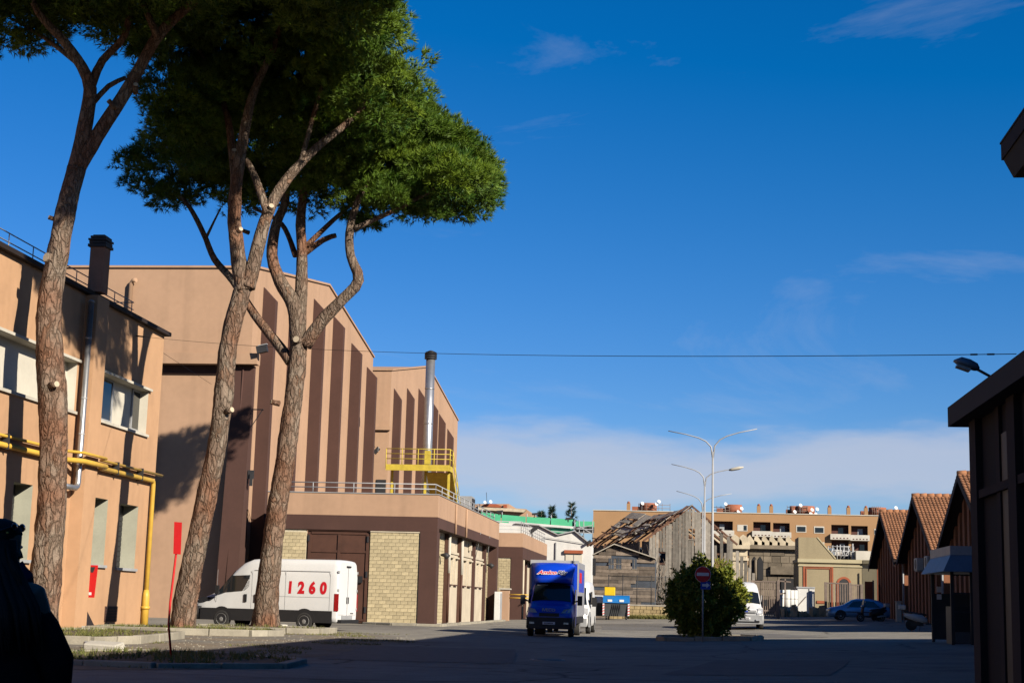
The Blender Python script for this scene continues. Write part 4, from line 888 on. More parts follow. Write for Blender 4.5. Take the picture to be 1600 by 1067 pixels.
def arch(root, x, y, z, r, side, m='black'):
    n = 14; q = MB(); pts = []
    for k in range(n+1):
        a = math.pi*k/n; pts.append((y+r*math.cos(a), z+r*math.sin(a)))
    vs = [(x+side*.003,y,z)] ; 
    q.prism([(x,yy,zz) for yy, zz in pts], (side*.006,0,0)); return q.build('wheel_arch', m, root)
def side_poly(root, name, m, pts, x, side, th=.006, parent=None):
    return MB().prism([(side*x,y,z) for y, z in pts], (side*th,0,0)).build(name, m, parent or root)
def screen(body, sts, f=.93):
    q = MB(); n = len(sts); d = Vector((0,sts[-1][0]-sts[0][0],sts[-1][2]-sts[0][2])).normalized(); nn_ = Vector((0,-d.z,d.y))*.03
    vs = []
    for i, (y, zb, zt, wb, wt) in enumerate(sts):
        e = .03 if i == 0 else (-.03 if i == n-1 else 0)
        for x in (-wt*f,-wt*.5,0,wt*.5,wt*f): vs.append(Vector((x,y,zt-(.05 if abs(x) > wt*.6 else -.012)))+d*e+nn_)
    q.add(vs,[(i*5+k,i*5+k+1,(i+1)*5+k+1,(i+1)*5+k) for i in range(n-1) for k in range(4)],True); return q.build('windscreen','glass',body)
def plate(root, y, z, x=0, w=.26, h=.055, face=-1):
    p = MB().box(x-w,x+w,y,y+face*.012,z-h,z+h).build('number_plate','whiteprint',root)
    q = MB()
    for k in range(7): q.box(x-w*.75+k*w*.21,x-w*.75+k*w*.21+w*.13,y+face*.012,y+face*.016,z-h*.55,z+h*.55)
    q.build('plate_characters','dark',p)
def put_text(name, m, parent, me, basis, loc):
    me.materials.append(M[m]); mx = Matrix((( *basis[0],0),( *basis[1],0),( *basis[2],0),(0,0,0,1))).transposed(); mx.translation = Vector(loc)
    me.transform(mx); return link(name, me, parent)
# --- white van with red number, parked side-on behind the pines
L = 6.15; Wd = 0.99
gv = gz(-17,65)
VS = 1.09
v1 = thing('cargo_van', (-20.75,66.0,0), 'white high-roof cargo van with red 1260 lettering, parked behind two pine trunks', 'van', R(-100))
st_ = [(0.0,.42,.80,.70,.66),(.06,.34,.98,.84,.80),(.22,.30,1.10,.93,.88),(.60,.30,1.24,.97,.90),(1.00,.30,1.42,.99,.88),(1.35,.30,1.86,.99,.82),(1.70,.30,2.26,.99,.80),(2.05,.30,2.53,.99,.82),(2.45,.30,2.68,.99,.84),(3.0,.30,2.71,.99,.86),(5.9,.30,2.71,.99,.86),(6.10,.30,2.68,.98,.85),(6.15,.34,2.63,.96,.83)]
body = MB().loft([ring_van(y,zb,zt,wb,wt, zs=(2.05 if zt > 2.6 else 1.30) if zt > 1.7 else None) for y, zb, zt, wb, wt in st_]).build('body','vanwhite',v1)
side_poly(v1,'side_window','glass',[(1.02,1.33),(1.62,2.02),(2.42,2.06),(2.42,1.62),(2.20,1.45)],.955,1,.035,body); side_poly(v1,'side_window','glass',[(1.02,1.33),(1.62,2.02),(2.42,2.06),(2.42,1.62),(2.20,1.45)],.955,-1,.035,body)
side_poly(v1,'quarter_pillar','black',[(1.30,1.40),(1.36,1.40),(1.70,2.04),(1.64,2.04)],.992,1,.004,body)
screen(body, st_[4:7])
q = MB()
for s_ in (1,-1): q.prism([(s_*.96,.35,.30),(s_*.96,5.95,.30),(s_*.96,5.95,.76),(s_*.96,.35,.76)],(s_*.045,0,0))
q.build('lower_cladding','black',body)
MB().loft([[( (.86+d)*x,.02-dy+(1-abs(x))*-.06 , z) for x, z in ((-1,.30),(1,.30),(1,.82),(-1,.82))] for d, dy in ((.10,-.35),(.08,.0),(.0,.05))]).build('front_bumper','black',body)
MB().box(-.45,.45,-.03,.03,.85,1.02).build('grille','black',body)
for s_ in (1,-1):
    MB().prism([(s_*.90,.12,.98),(s_*.935,.55,1.02),(s_*.93,.95,1.16),(s_*.88,.40,1.18)],(s_*.05,-.01,0)).build('headlamp_trim','black',body)
    MB().obox((s_*.80,.10,.98),(.12,.05*s_,0),(0,.05,0),(0,0,.09)).build('headlight','lamp',body)
    MB().obox((s_*1.12,1.10,1.46),(.09,.02,0),(0,.07,0),(0,0,.17)).build('mirror','black',body)
    MB().beam((s_*.95,1.15,1.36),(s_*1.10,1.12,1.38),.05,.05).build('mirror_arm','black',body)
    MB().box(s_*.96,s_*1.0,6.02,6.19,.76,1.42).build('taillight','taillamp',body)
    for y in (1.28,4.80): arch(body, s_*1.003, y, .36, .47, s_); wheel(v1, s_*1.012, y, .345, .345, .22, s_)
# rear: two doors, gap, windows none, bumper, hinges, plate lamp
MB().box(-.006,.006,6.15,6.158,.5,2.5).build('door_gap','dark',body); MB().box(-.90,.90,6.15,6.30,.30,.44).build('rear_bumper','black',body)
MB().box(-.55,.55,6.15,6.17,.46,.60).build('rear_step','grey',body)
for s_ in (1,-1):
    for z in (.8,1.5,2.2): MB().box(s_*.90,s_*.975,6.12,6.175,z,z+.10).build('hinge','ltgrey',body)
    MB().box(s_*.06,s_*.10,6.155,6.18,1.05,1.30).build('handle','black',body)
    MB().box(s_*.35,s_*.85,6.155,6.159,.62,.63).build('panel_line','grey',body)
MB().box(-.2,.2,6.12,6.19,2.44,2.50).build('brake_light','black',body)
plate(body, 6.155, .68, -.45, .24, .055, 1)
# side seams, sliding door outline, fuel flap and handles
q = MB()
for y in (1.02,2.52,3.95,5.82): q.box(.9905,.9965,y,y+.012,.78 if y > 2 else 1.0, 2.25)
q.box(.9905,.9965,2.52,5.82,1.26,1.272); q.box(.955,.975,2.6,5.8,2.25,2.262)
q.build('panel_seams','grey',body)
for y, z in ((2.22,1.18),(2.66,1.18)): MB().box(.985,1.03,y,y+.11,z-.16,z+.14).build('handle','black',body)
MB().cyl((.99,2.27,1.52),(1.0,2.27,1.52),.012,8).build('lock','dark',body)
v1.scale = (VS,VS,VS)
for k, ch_ in enumerate('1260'):
    me = text_mesh(ch_, .60, .002, .034, .86, .05)
    put_text('digit','redprint',v1, me, ((0,1,0),(0,0,1),(1,0,0)), (.998, 4.02+k*.465, 1.42))
# --- blue box truck facing us
TX, TY = at(858, 960, 65.0).x, 65.0
gt = gz(TX, 68)
tr = thing('box_truck', (TX,TY,gt), 'blue box truck facing the camera with its lower front in shadow', 'truck')
st_ = [(0.0,.44,.86,.72,.68),(.05,.36,1.02,.88,.84),(.18,.32,1.16,.95,.90),(.55,.32,1.30,.98,.90),(.95,.32,1.46,1.0,.90),(1.30,.32,1.92,1.0,.84),(1.58,.32,2.20,1.0,.82),(1.95,.32,2.26,1.0,.84),(2.15,.32,2.26,1.0,.84)]
cb = MB().loft([ring_van(y,zb,zt,wb,wt, zs=1.34 if zt > 1.7 else None) for y, zb, zt, wb, wt in st_]).build('cab','blue',tr)
screen(cb, st_[4:7])
MB().add([(-.66,1.46,2.14),(-.2,1.46,2.14),(-.2,1.50,2.18),(-.66,1.50,2.18)],[(0,1,2,3)]).build('windscreen_label','ltgrey',cb)
for s_ in (1,-1):
    side_poly(tr,'side_window','glass',[(1.02,1.36),(1.5,1.98),(2.0,2.0),(2.0,1.42)],.965,s_,.035,cb)
    h = MB().add([(s_*.50,.02,.98),(s_*.86,.10,1.0),(s_*.93,.28,1.20),(s_*.62,.10,1.14)],[(0,1,2,3)] if s_ > 0 else [(3,2,1,0)]); h.v = [(x,y-.03,z) for x,y,z in h.v]; h.build('headlight','lamp',cb)
    m_ = MB().obox((s_*1.22,.95,1.52),(.10,0,0),(0,.06,0),(0,0,.20)).build('mirror','black',cb); MB().beam((s_*.95,1.05,1.45),(s_*1.14,.97,1.50),.06,.06).build('mirror_arm','black',m_)
    MB().box(s_*.62,s_*.82,-.06,-.02,.52,.60).build('fog_light','lamp',cb)
    wheel(tr, s_*.98, .98, .36, .36, .23, s_); wheel(tr, s_*1.0, 4.6, .36, .36, .45, s_); arch(cb, s_*1.002, .98, .37, .48, s_)
MB().loft([[(x*(.90+d),-.04+dy+(abs(x) > .9)*.06,z) for x, z in ((-1,.34),(1,.34),(1,.80),(-1,.80))] for d, dy in ((-.02,-.03),(.06,.02),(.08,.4))]).build('front_bumper','black',cb)
MB().box(-.42,.42,-.035,.02,.84,.98).build('grille','black',cb)
plate(cb, -.075, .56, 0, .26, .055, -1)
me = text_mesh('IVECO', .17, .004, .006, 1.15); put_text('badge','ltgrey',cb, me, ((1,0,0),(0,0,1),(0,-1,0)), (-.31, .02, 1.05))
# roof fairing in front of the box
fr = MB(); prof = [(1.42,2.24,.80),(1.62,2.55,.84),(1.95,2.90,.92),(2.28,3.10,1.0)]
fr.loft([[(-w,y,z),(-w*.6,y-.10,z+.02),(0,y-.15,z+.03),(w*.6,y-.10,z+.02),(w,y,z),(w,2.30,z),(-w,2.30,z)] for y, z, w in prof]); fo = fr.build('roof_fairing','blue',cb)
me = text_mesh('Amico', .30, .003, .026, 1.0, .35); nrm = Vector((0,-.70,.71)); put_text('lettering','whiteprint',fo, me, ((1,0,0),(0,.69,.73),(0,-.73,.69)), (-.66,1.49,2.62))
me = text_mesh('Blu', .30, .003, .026, 1.0, .35); put_text('lettering','whiteprint',fo, me, ((1,0,0),(0,.69,.73),(0,-.73,.69)), (.175,1.49,2.62))
me = text_mesh('Amico', .30, .006, .006, 1.0, .35); put_text('lettering','redprint',fo, me, ((1,0,0),(0,.69,.73),(0,-.73,.69)), (-.66,1.487,2.623))
me = text_mesh('Blu', .30, .006, .006, 1.0, .35); put_text('lettering','navyprint',fo, me, ((1,0,0),(0,.69,.73),(0,-.73,.69)), (.175,1.487,2.623))
bxo = MB().box(-1.04,1.04,2.34,6.9,.85,3.20).build('cargo_box','truckbox',tr,False,.03)
q = MB().box(-1.06,1.06,2.30,2.36,3.10,3.24).box(-1.06,-1.0,2.30,2.36,.85,3.10).box(1.0,1.06,2.30,2.36,.85,3.10); q.build('box_frame','ltgrey',bxo)
MB().box(-1.0,1.0,2.305,2.335,.85,3.09).build('box_front','blue',bxo)
MB().box(1.041,1.046,2.9,6.3,1.9,2.9).build('side_graphic','blue',bxo); MB().box(1.047,1.050,3.1,4.6,2.3,2.75).build('side_lettering','redprint',bxo)
MB().box(-.5,.5,1.2,6.8,.5,.84).build('chassis','black',tr)
for s_ in (1,-1): MB().box(s_*.96,s_*1.02,2.3,6.8,.55,.84).build('side_guard','black',tr)
# --- white van half hidden behind the blue truck
X_, Y_ = at(890, 985, 75.0).x, 73.6
v2 = thing('cargo_van', (X_,Y_,gz(X_,75)), 'white panel van parked right behind the blue truck', 'van')
st_ = [(0.0,.42,.84,.74,.70),(.06,.34,1.0,.90,.84),(.30,.30,1.14,.98,.92),(.80,.30,1.36,1.0,.92),(1.15,.30,1.80,1.01,.84),(1.55,.30,2.22,1.02,.82),(1.95,.30,2.42,1.02,.84),(2.4,.30,2.50,1.02,.86),(5.5,.30,2.50,1.02,.86),(5.9,.34,2.44,1.0,.84)]
b2 = MB().loft([ring_van(y,zb,zt,wb,wt, zs=1.30 if zt > 1.7 else None) for y, zb, zt, wb, wt in st_]).build('body','vanwhite',v2)
screen(b2, st_[3:6])
for s_ in (1,-1):
    side_poly(v2,'side_window','glass',[(1.05,1.38),(1.5,1.98),(2.3,2.0),(2.3,1.40)],.985,s_,.035,b2)
    side_poly(v2,'front_cladding','grey',[(.15,.32),(1.5,.32),(1.5,.9),(.9,1.05),(.15,.85)],.975,s_,.05,b2)
    MB().obox((s_*1.20,1.02,1.50),(.11,0,0),(0,.07,0),(0,0,.22)).build('mirror','black',b2); MB().beam((s_*.95,1.1,1.4),(s_*1.12,1.02,1.42),.07,.07).build('mirror_arm','black',b2)
    MB().obox((s_*.82,.12,1.06),(.12,.06*s_,0),(0,.05,0),(0,0,.14)).build('headlight','lamp',b2)
    for y in (.95,4.6): arch(b2, s_*1.022, y, .36, .46, s_); wheel(v2, s_*1.03, y, .34, .34, .22, s_)
MB().box(-.9,.9,-.04,.1,.34,.72).build('front_bumper','grey',b2); plate(b2,-.045,.5)
# --- white van facing us beside the shrub
X_, Y_ = at(1165, 980, 85.5).x, 85.5
v3 = thing('cargo_van', (X_,Y_,gz(X_,86)), 'white high-roof van facing the camera, half hidden by the round shrub', 'van')
st_ = [(0.0,.40,.86,.78,.74),(.05,.32,1.04,.90,.86),(.25,.30,1.14,.97,.92),(.85,.30,1.40,.98,.90),(1.15,.30,1.74,.98,.84),(1.50,.30,2.06,.98,.80),(1.75,.30,2.30,.98,.74),(2.10,.30,2.52,.98,.70),(2.5,.30,2.58,.98,.72),(5.2,.30,2.58,.98,.72),(5.5,.34,2.5,.96,.70)]
b3 = MB().loft([ring_van(y,zb,zt,wb,wt, zs=1.26 if zt > 1.7 else None, rc=.2) for y, zb, zt, wb, wt in st_]).build('body','vanwhite',v3)
screen(b3, st_[3:6])
for s_ in (1,-1):
    side_poly(v3,'side_window','glass',[(1.05,1.36),(1.4,1.88),(2.3,1.9),(2.3,1.36)],.945,s_,.035,b3)
    h = MB().prism([(s_*.60,-.01,.84),(s_*.92,.05,.86),(s_*.95,.30,1.16),(s_*.70,.12,1.18)],(0,-.045,.0)); h.build('headlight','lamp',b3)
    MB().obox((s_*1.13,1.0,1.46),(.11,0,0),(0,.06,0),(0,0,.17)).build('mirror','black',b3)
    for y in (.95,4.2): arch(b3, s_*.985, y, .36, .46, s_); wheel(v3, s_*.99, y, .34, .34, .22, s_)
    MB().box(s_*.55,s_*.78,-.10,-.055,.50,.58).build('fog_light','lamp',b3)
MB().loft([[(x*(.93+d),-.05+dy+(abs(x) > .9)*.05,z) for x, z in ((-1,.32),(1,.32),(1,.80),(-1,.80))] for d, dy in ((-.02,-.03),(.05,.02),(.06,.4))]).build('front_bumper','grey',b3)
MB().box(-.58,.58,-.05,.03,.88,1.05).build('grille','grey',b3); MB().box(-.5,.5,-.055,-.051,.90,.935).build('grille_slot','black',b3); MB().box(-.12,.12,-.06,-.052,.95,1.02).build('badge','bluesign',b3)
plate(b3,-.085,.62); MB().box(-.75,.75,-.075,-.06,.40,.46).build('bumper_slot','black',b3)
# --- blue hatchback, side on, nose to the left
cf = at(1294, 960, 106.5); CY = 107.5; gc = gz(cf.x+2, CY)
car = thing('parked_car', (cf.x,CY,gc), 'blue metallic hatchback parked beside the furthest tiled house', 'car', R(-90))
prof = [(0.0,.34,.62,.60,.58),(.05,.26,.74,.74,.70),(.25,.22,.84,.80,.76),(.85,.22,.95,.84,.78),(1.15,.22,1.05,.85,.72),(1.65,.22,1.34,.85,.60),(2.05,.22,1.44,.85,.58),(2.8,.22,1.45,.85,.58),(3.4,.22,1.36,.85,.60),(3.85,.22,1.12,.84,.64),(4.05,.24,.98,.80,.68),(4.15,.34,.86,.74,.66)]
cbod = MB().loft([ring_van(y,zb,zt,wb,wt, zs=.82 if zt > 1.0 else None, rc=.1) for y, zb, zt, wb, wt in prof]).build('body','carblue',car)
for s_ in (1,-1):
    MB().add([(s_*.845,1.28,.90),(s_*.70,1.72,1.28),(s_*.69,2.32,1.33),(s_*.845,2.32,.90)],[(0,1,2,3)]).build('side_window','glass',cbod)
    MB().add([(s_*.845,2.40,.90),(s_*.69,2.40,1.33),(s_*.70,3.05,1.30),(s_*.845,3.45,.92)],[(0,1,2,3)]).build('side_window','glass',cbod)
    MB().obox((s_*.72,.10,.68),(.12,.05*s_,0),(0,.06,0),(0,0,.07)).build('headlight','lamp',cbod)
    MB().obox((s_*.94,1.35,.96),(.08,0,0),(0,.06,0),(0,0,.06)).build('mirror','carblue',cbod)
    MB().box(s_*.852,s_*.862,.9,3.3,.55,.60).build('side_moulding','black',cbod)
    for y in (.85,3.35): arch(cbod, s_*.855, y, .32, .38, s_); wheel(car, s_*.86, y, .30, .30, .19, s_)
screen(cbod, prof[4:7])
# --- scooters
def scooter(loc, rz, label, s=1.0, body='white'):
    t = thing('scooter', loc, label, 'scooter', rz)
    for y in (.0,1.36): wheel(t, .06, y+.02, .27, .27, .12, 1)
    MB().loft([[(x,y,z) for x, z in ((-w,zb),(w,zb),(w*.8,zt),(-w*.8,zt))] for y, w, zb, zt in ((.62,.14,.36,.58),(.85,.19,.38,.74),(1.2,.20,.45,.80),(1.6,.15,.60,.84),(1.75,.08,.70,.82))]).build('rear_body',body,t)
    MB().loft([[(x,y,z) for x, z in ((-.15,zb),(.15,zb),(.12,zt),(-.12,zt))] for y, zb, zt in ((.66,.72,.80),(.95,.75,.84),(1.35,.80,.90),(1.7,.86,.92))]).build('seat','black',t)
    MB().box(-.17,.17,.28,.72,.30,.38).build('footboard','black',t)
    MB().loft([[(x,y+dy,z) for x, dy in ((-w,.0),(0,-.08),(w,0),(w,.05),(-w,.05))] for y, z, w in ((.16,.42,.12),(.12,.62,.21),(.16,.85,.23),(.24,1.02,.16))]).build('leg_shield',body,t)
    MB().loft([[(x,y,z) for x, y in ((-.07,-.2),(.07,-.2),(.08,.2),(-.08,.2))] for z in (.52,.57)]).build('mudguard',body,t)
    ptube('fork','ltgrey',t,[(0,.02,.28),(0,.20,.95)],.035,8,False); ptube('handlebar','black',t,[(-.33,.30,1.06),(0,.24,1.02),(.33,.30,1.06)],.02,8,False)
    MB().ball((0,.14,.98),.11,.09,.10,10,6).build('headlight','lamp',t)
    for s_ in (1,-1):
        ptube('mirror_stalk','dark',t,[(s_*.25,.28,1.06),(s_*.33,.26,1.24)],.008,5,False); MB().ball((s_*.34,.26,1.27),.06,.02,.04,8,5).build('mirror','ltgrey',t)
    MB().add([(-.20,.16,1.05),(.20,.16,1.05),(.17,.24,1.42),(-.17,.24,1.42)],[(0,1,2,3)]).build('windshield','glass',t)
    MB().box(-.2,.2,1.62,1.98,.98,1.22).build('top_case','ltgrey' ,t,False,.06); MB().box(-.08,.08,1.5,1.75,.88,.98).build('case_rack','black',t)
    MB().box(-.09,.09,1.74,1.78,.72,.80).build('taillight','taillamp',t); ptube('exhaust','ltgrey',t,[(.16,1.1,.33),(.17,1.65,.42)],.055,8,False)
    ptube('stand','dark',t,[(-.1,.95,.36),(-.16,1.0,.0)],.015,5,False); MB().box(-.08,.08,.8,1.4,.22,.42).build('engine','black',t)
    t.scale = (s,s,s); return t
p = at(1470, 975, 80.0); scooter((p.x,80.0,gz(p.x,80)), R(82), 'silver scooter with top case parked in shade before the tiled houses', 1.04, 'ltgrey')
p = at(1344, 965, 104.3); scooter((p.x,104.3,gz(p.x,104.3)), R(-80), 'dark scooter parked in front of the blue hatchback', 1.0, 'black')
# ------------------------------------------------------------------ white shed, green netting, far roofs
def poly_at(pts, Y): return [at(a,b_,Y) for a, b_ in pts]
WS = 158.0
ws = thing('white_shed', (-14,WS,gz(-14,WS)), 'white metal shed with twin shallow gables behind the annexes', 'shed')
pr = poly_at([(700,985),(700,812),(740,805),(775,815),(805,818),(842,821),(872,836),(898,830),(924,851),(922,985)], WS)
part('shell', 'white', ws, lambda q: q.prism(pr, (0,24,0)))
for a, b_ in (((842,821),(872,836)),((898,830),(924,851)),((700,812),(740,805)),((805,818),(842,821)),((872,836),(898,830))):
    p, q_ = at(*a,WS), at(*b_,WS); part('roof_sheet', 'ltgrey', ws, lambda q: q.beam((p.x,WS-.12,p.z+.05),(q_.x,WS-.12,q_.z+.05),.3,.10))
w = part('window', 'window_cream', ws, lambda q: q.box(at(884,860,WS).x, at(910,860,WS).x, WS-.10, WS-.003, 3.2, at(884,864,WS).z))
part('lintel', 'terracotta', ws, lambda q: q.box(at(882,860,WS).x, at(911,860,WS).x, WS-.3, WS-.003, at(884,864,WS).z+.003, at(884,859,WS).z))
part('pane_divider', 'grey', w, lambda q: q.box(at(896.5,860,WS).x, at(897.5,860,WS).x, WS-.13, WS-.1003, 3.2, at(884,864,WS).z))
part('downpipe', 'grey', ws, lambda q: q.box(at(868,850,WS).x, at(869.5,850,WS).x, WS-.15, WS-.003, 0, at(868,847,WS).z))
part('cable', 'grey', ws, lambda q: q.beam(at(850,839,WS-.15), at(921,850,WS-.15), .05,.05))
part('wall_lamp', 'dark', ws, lambda q: q.obox(at(921,846,WS-.5),(.14,0,.1),(0,.15,0),(-.06,0,.12)))
GS = 190.0
gs = thing('scaffold_screen', (-20,GS,0), 'long bright green netted scaffold above the white shed roofs', 'scaffold')
pans = [(752,799.5,783,803.5),(784,803.6,822,806.8),(823,806.9,860,808.9),(861,809,896,811.5)]
for k, (a, t0, b_, t1) in enumerate(pans):
    A, B = at(a,t0,GS), at(b_,t1,GS); lo = at(a,828,GS).z-.6
    part('net_panel', 'green', gs, lambda q: q.prism([(A.x,GS,lo),(B.x-.05,GS,lo),(B.x-.05,GS,B.z),(A.x,GS,A.z)], (0,.12,0)))
    part('upright', 'ltgrey', gs, lambda q: q.cyl((A.x,GS+.4,0),(A.x,GS+.4,A.z+.4),.06,6))
A, B = at(898,812.5,GS), at(927,813,GS); part('net_panel', 'green', gs, lambda q: q.prism([(A.x,GS+2,B.z-1.1),(B.x,GS+2,B.z-1.1),(B.x,GS+2,B.z),(A.x,GS+2,B.z)], (0,.1,0)))
for yy in (827,820,833): part('ledger', 'ltgrey', gs, lambda q: q.beam(at(790 if yy != 820 else 897,yy-7 if yy != 820 else 826,GS-.3), at(927,yy,GS-.3), .12,.10))
part('ledger', 'white', gs, lambda q: q.beam(at(795,816,GS-.4), at(896,824,GS-.4), .1,.28))
for a in (898,905,912,926): part('upright', 'ltgrey', gs, lambda q: q.cyl(at(a,850,GS-.2), at(a,812,GS-.2), .06, 6))
part('brace', 'ltgrey', gs, lambda q: q.beam(at(906,822,GS-.3), at(926,834,GS-.3), .1,.1)); part('deck', 'dark', gs, lambda q: q.box(at(897,830,GS).x, at(927,830,GS).x, GS+.3, GS+2, at(900,828,GS).z-.2, at(900,822,GS).z))
for k, (a, b_) in enumerate(((780,799),(835,803),(888,810))):
    part('clamp_light', 'dark', gs, lambda q: q.beam(at(a,b_+5,GS), at(a,b_-1,GS),.10,.10).beam(at(a-4,b_,GS), at(a+6,b_-.7,GS),.18,.25))
# distant tiled roofs seen over the annex
fr_ = thing('distant_house', (-45,235,0), 'distant pinkish house with terracotta roof and satellite dishes above the green netting', 'house')
FYD = 235.0
part('wall', 'peach', fr_, lambda q: q.prism(poly_at([(735,830),(735,787),(795,787),(795,793),(822,795),(830,802),(830,830)],FYD),(0,14,0)))
part('roof', 'terracotta', fr_, lambda q: q.prism(poly_at([(756,791.5),(783,792.5),(783,790),(775,787),(757,786.5)],FYD-.5),(0,4,0)))
part('roof', 'stone', fr_, lambda q: q.prism(poly_at([(746,796),(818,800),(822,796),(800,794),(748,792)],FYD-1.2),(0,5,0)))
part('chimney', 'terracotta', fr_, lambda q: q.prism(poly_at([(786.5,793),(791.5,793),(791.5,788),(786.5,788)],FYD-.8),(0,1,0)))
for a, b_ in ((757,785),(766,784)):
    c = at(a,b_,FYD-1); part('satellite_dish', 'dish', fr_, lambda q: q.cyl(c, c+Vector((.1,-.12,.05)), .12, 12, .26))
ptube('antenna', 'dark', fr_, [at(761,788,FYD-1), at(760,769,FYD-1)], .04, 5)
def conifer(px, py, Y, h, w, label):
    top = at(px,py,Y); b0 = top-Vector((0,0,h)); t = thing('conifer_tree', (top.x,Y,0), label, 'tree')
    ptube('trunk','twig',t,[(top.x,Y,0),(top.x,Y,top.z)],[.35,.04],6)
    cs, ds = [], []
    for k in range(230):
        f = RNG.random()**.8; a = RNG.uniform(0,6.283); r = w*(.05+.95*f)*RNG.uniform(.3,1.0)*(.55+.45*abs(math.sin(f*13+a*2)))
        cs.append((top.x+r*math.cos(a), Y+r*math.sin(a), top.z-h*f*RNG.uniform(.92,1.0))); ds.append((math.cos(a),math.sin(a),.35))
    tri, ti = tufts(np.array(cs), unit(np.array(ds)), np.full(len(cs),.4), 14, .7, .10, .35); tri_mesh('crown','conifer',tri,ti,t)
conifer(893,786,240,9,2.6,'wider dark conifer rising behind the green netting')
conifer(863,791,245,7,1.5,'narrow dark conifer left of the wider one behind the netting')
conifer(846,799,245,5,1.4,'small dark conifer tip showing over the green netting')

# ------------------------------------------------------------------ apartment block far behind
AY = 300.0; S = AY/FPX
apb = thing('apartment_block', (10,AY,1), 'long ochre apartment block with rows of pale balconies on the skyline', 'building')
x0, x1 = at(927,800,AY).x, at(1480,808,AY).x; ztop = at(1150,801.5,AY).z
def ax(px): return at(px, 840, AY).x
def azz(py, px=1230): return at(px, py, AY).z
logg = [(1107,1145,816,833),(1177,1204,816,833),(1208,1234,817,834),(1299,1326,818,835),(1330,1356,819,836)]
rows = [(0,0),(-22.3,0),(-44.6,0)]
holes = []
Oa = Vector((x0,AY,0)); 
for a, b_, t0, t1 in logg:
    for dz in (0,-3.0,-6.0): holes.append((ax(a)-x0, azz(t1+5)+dz, ax(b_)-x0, azz(t0)+dz, 1.4))
mbw = MB().wall(Oa, Vector((1,0,0)), Vector((0,0,1)), x1-x0, ztop, holes)
mbw.quad((x0,AY+14,0),(x0,AY,0),(x0,AY,ztop),(x0,AY+14,ztop)).quad((x1,AY,0),(x1,AY+14,0),(x1,AY+14,ztop),(x1,AY,ztop)).quad((x0,AY,ztop),(x1,AY,ztop),(x1,AY+14,ztop),(x0,AY+14,ztop)).quad((x1,AY+14,0),(x0,AY+14,0),(x0,AY+14,ztop),(x1,AY+14,ztop))
mbw.build('wall','apart',apb,True)
part('coping','balcony',apb, lambda q: q.box(x0-.1,x1+.1,AY-.15,AY+.3,ztop+.003,ztop+.15))
for k, hh in enumerate(holes):
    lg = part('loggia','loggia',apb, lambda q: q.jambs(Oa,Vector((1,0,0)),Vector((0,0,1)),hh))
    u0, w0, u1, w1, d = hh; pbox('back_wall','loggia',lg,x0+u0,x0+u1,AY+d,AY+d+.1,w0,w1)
    cx_ = x0+(u0+u1)/2; pbox('pane','glass' if k%2 else 'ltgrey',lg,cx_-.2+(k%3)*.35,cx_+.75+(k%3)*.3,AY+d-.06,AY+d-.003,w0+.2,w1-.5)
    bc = pbox('balcony','balcony',apb,x0+u0-.25,x0+u1+.25,AY-.85,AY-.003,w0-.15,w0+.92)
    for j in range(5): pbox('balcony_slot','loggia',bc,x0+u0+.2+j*(u1-u0)/5,x0+u0+.5+j*(u1-u0)/5,AY-.87,AY-.852,w0+.02,w0+.22)
wins = [(1152,1168,821,831),(1244,1260,820,831),(1272,1288,821,832),(1366,1372,823,832),(1090,1102,819,829)]
for a, b_, t0, t1 in wins:
    for j, dz in enumerate((0,-3.0,-6.0)):
        wv = pbox('window','balcony',apb,ax(a),ax(b_),AY-.06,AY-.003,azz(t1)+dz,azz(t0)+dz)
        pbox('pane','glass',wv,ax(a)+(ax(b_)-ax(a))*(.62 if a < 1200 else .1),ax(b_)-.15,AY-.09,AY-.062,azz(t1)+dz+.15,azz(t0)+dz-(.25 if a > 1200 else .15))
for px in (1185.5,1205,1296,1325.5,1353,982): 
    c = at(px,800,AY+2); pbox('chimney','apart',apb,c.x-.35,c.x+.35,AY+1.5,AY+2.3,ztop,ztop+1.6); ptube('chimney_pot','brickred',apb,[(c.x,AY+1.9,ztop+1.6),(c.x,AY+1.9,ztop+2.0)],[.3,.2],8)
for px, r in ((1013,2.0),(1146,2.0),(1258,2.2),(1371,2.0),(1240,.9)):
    c = at(px,800,AY+5); MB().cyl((c.x,AY+5,ztop),(c.x,AY+5,ztop+1.9),r*.85,18).build('roof_drum','brickred',apb,True)
    part('drum_wing','brickred',apb, lambda q: q.box(c.x-r*1.6,c.x-r*.4,AY+4.5,AY+6,ztop,ztop+1.2))
for k, (px, py) in enumerate(((1003,787),(1025,788),(1029,784),(1133,788),(1158,795),(1153,800),(1250,790),(1241,800),(1268,797),(1276,796),(1266,803),(1274,804),(1399,794))):
    c = at(px,py,AY+2.5); part('satellite_dish','dish',apb, lambda q: q.cyl(c, c+Vector((.12,-.22,.1)), .10, 12, .36)); ptube('dish_pole','grey',apb,[(c.x,c.y+.1,ztop),(c.x,c.y+.1,c.z)],.04,5)
for (a, b_, t) in ((998,1047,788),(1113,1140,792),(1230,1262,792),(1363,1376,793)):
    A, B = at(a,t,AY+3), at(b_,t,AY+3)
    for zf in (1.0,.55): ptube('aerial_rail','rustbar',apb,[(A.x,AY+3,ztop+(A.z-ztop)*zf),(B.x,AY+3,ztop+(A.z-ztop)*zf)],.05,5)
    for k in range(5): ptube('aerial_post','rustbar',apb,[(A.x+(B.x-A.x)*k/4,AY+3,ztop),(A.x+(B.x-A.x)*k/4,AY+3,A.z+.3)],.045,5)

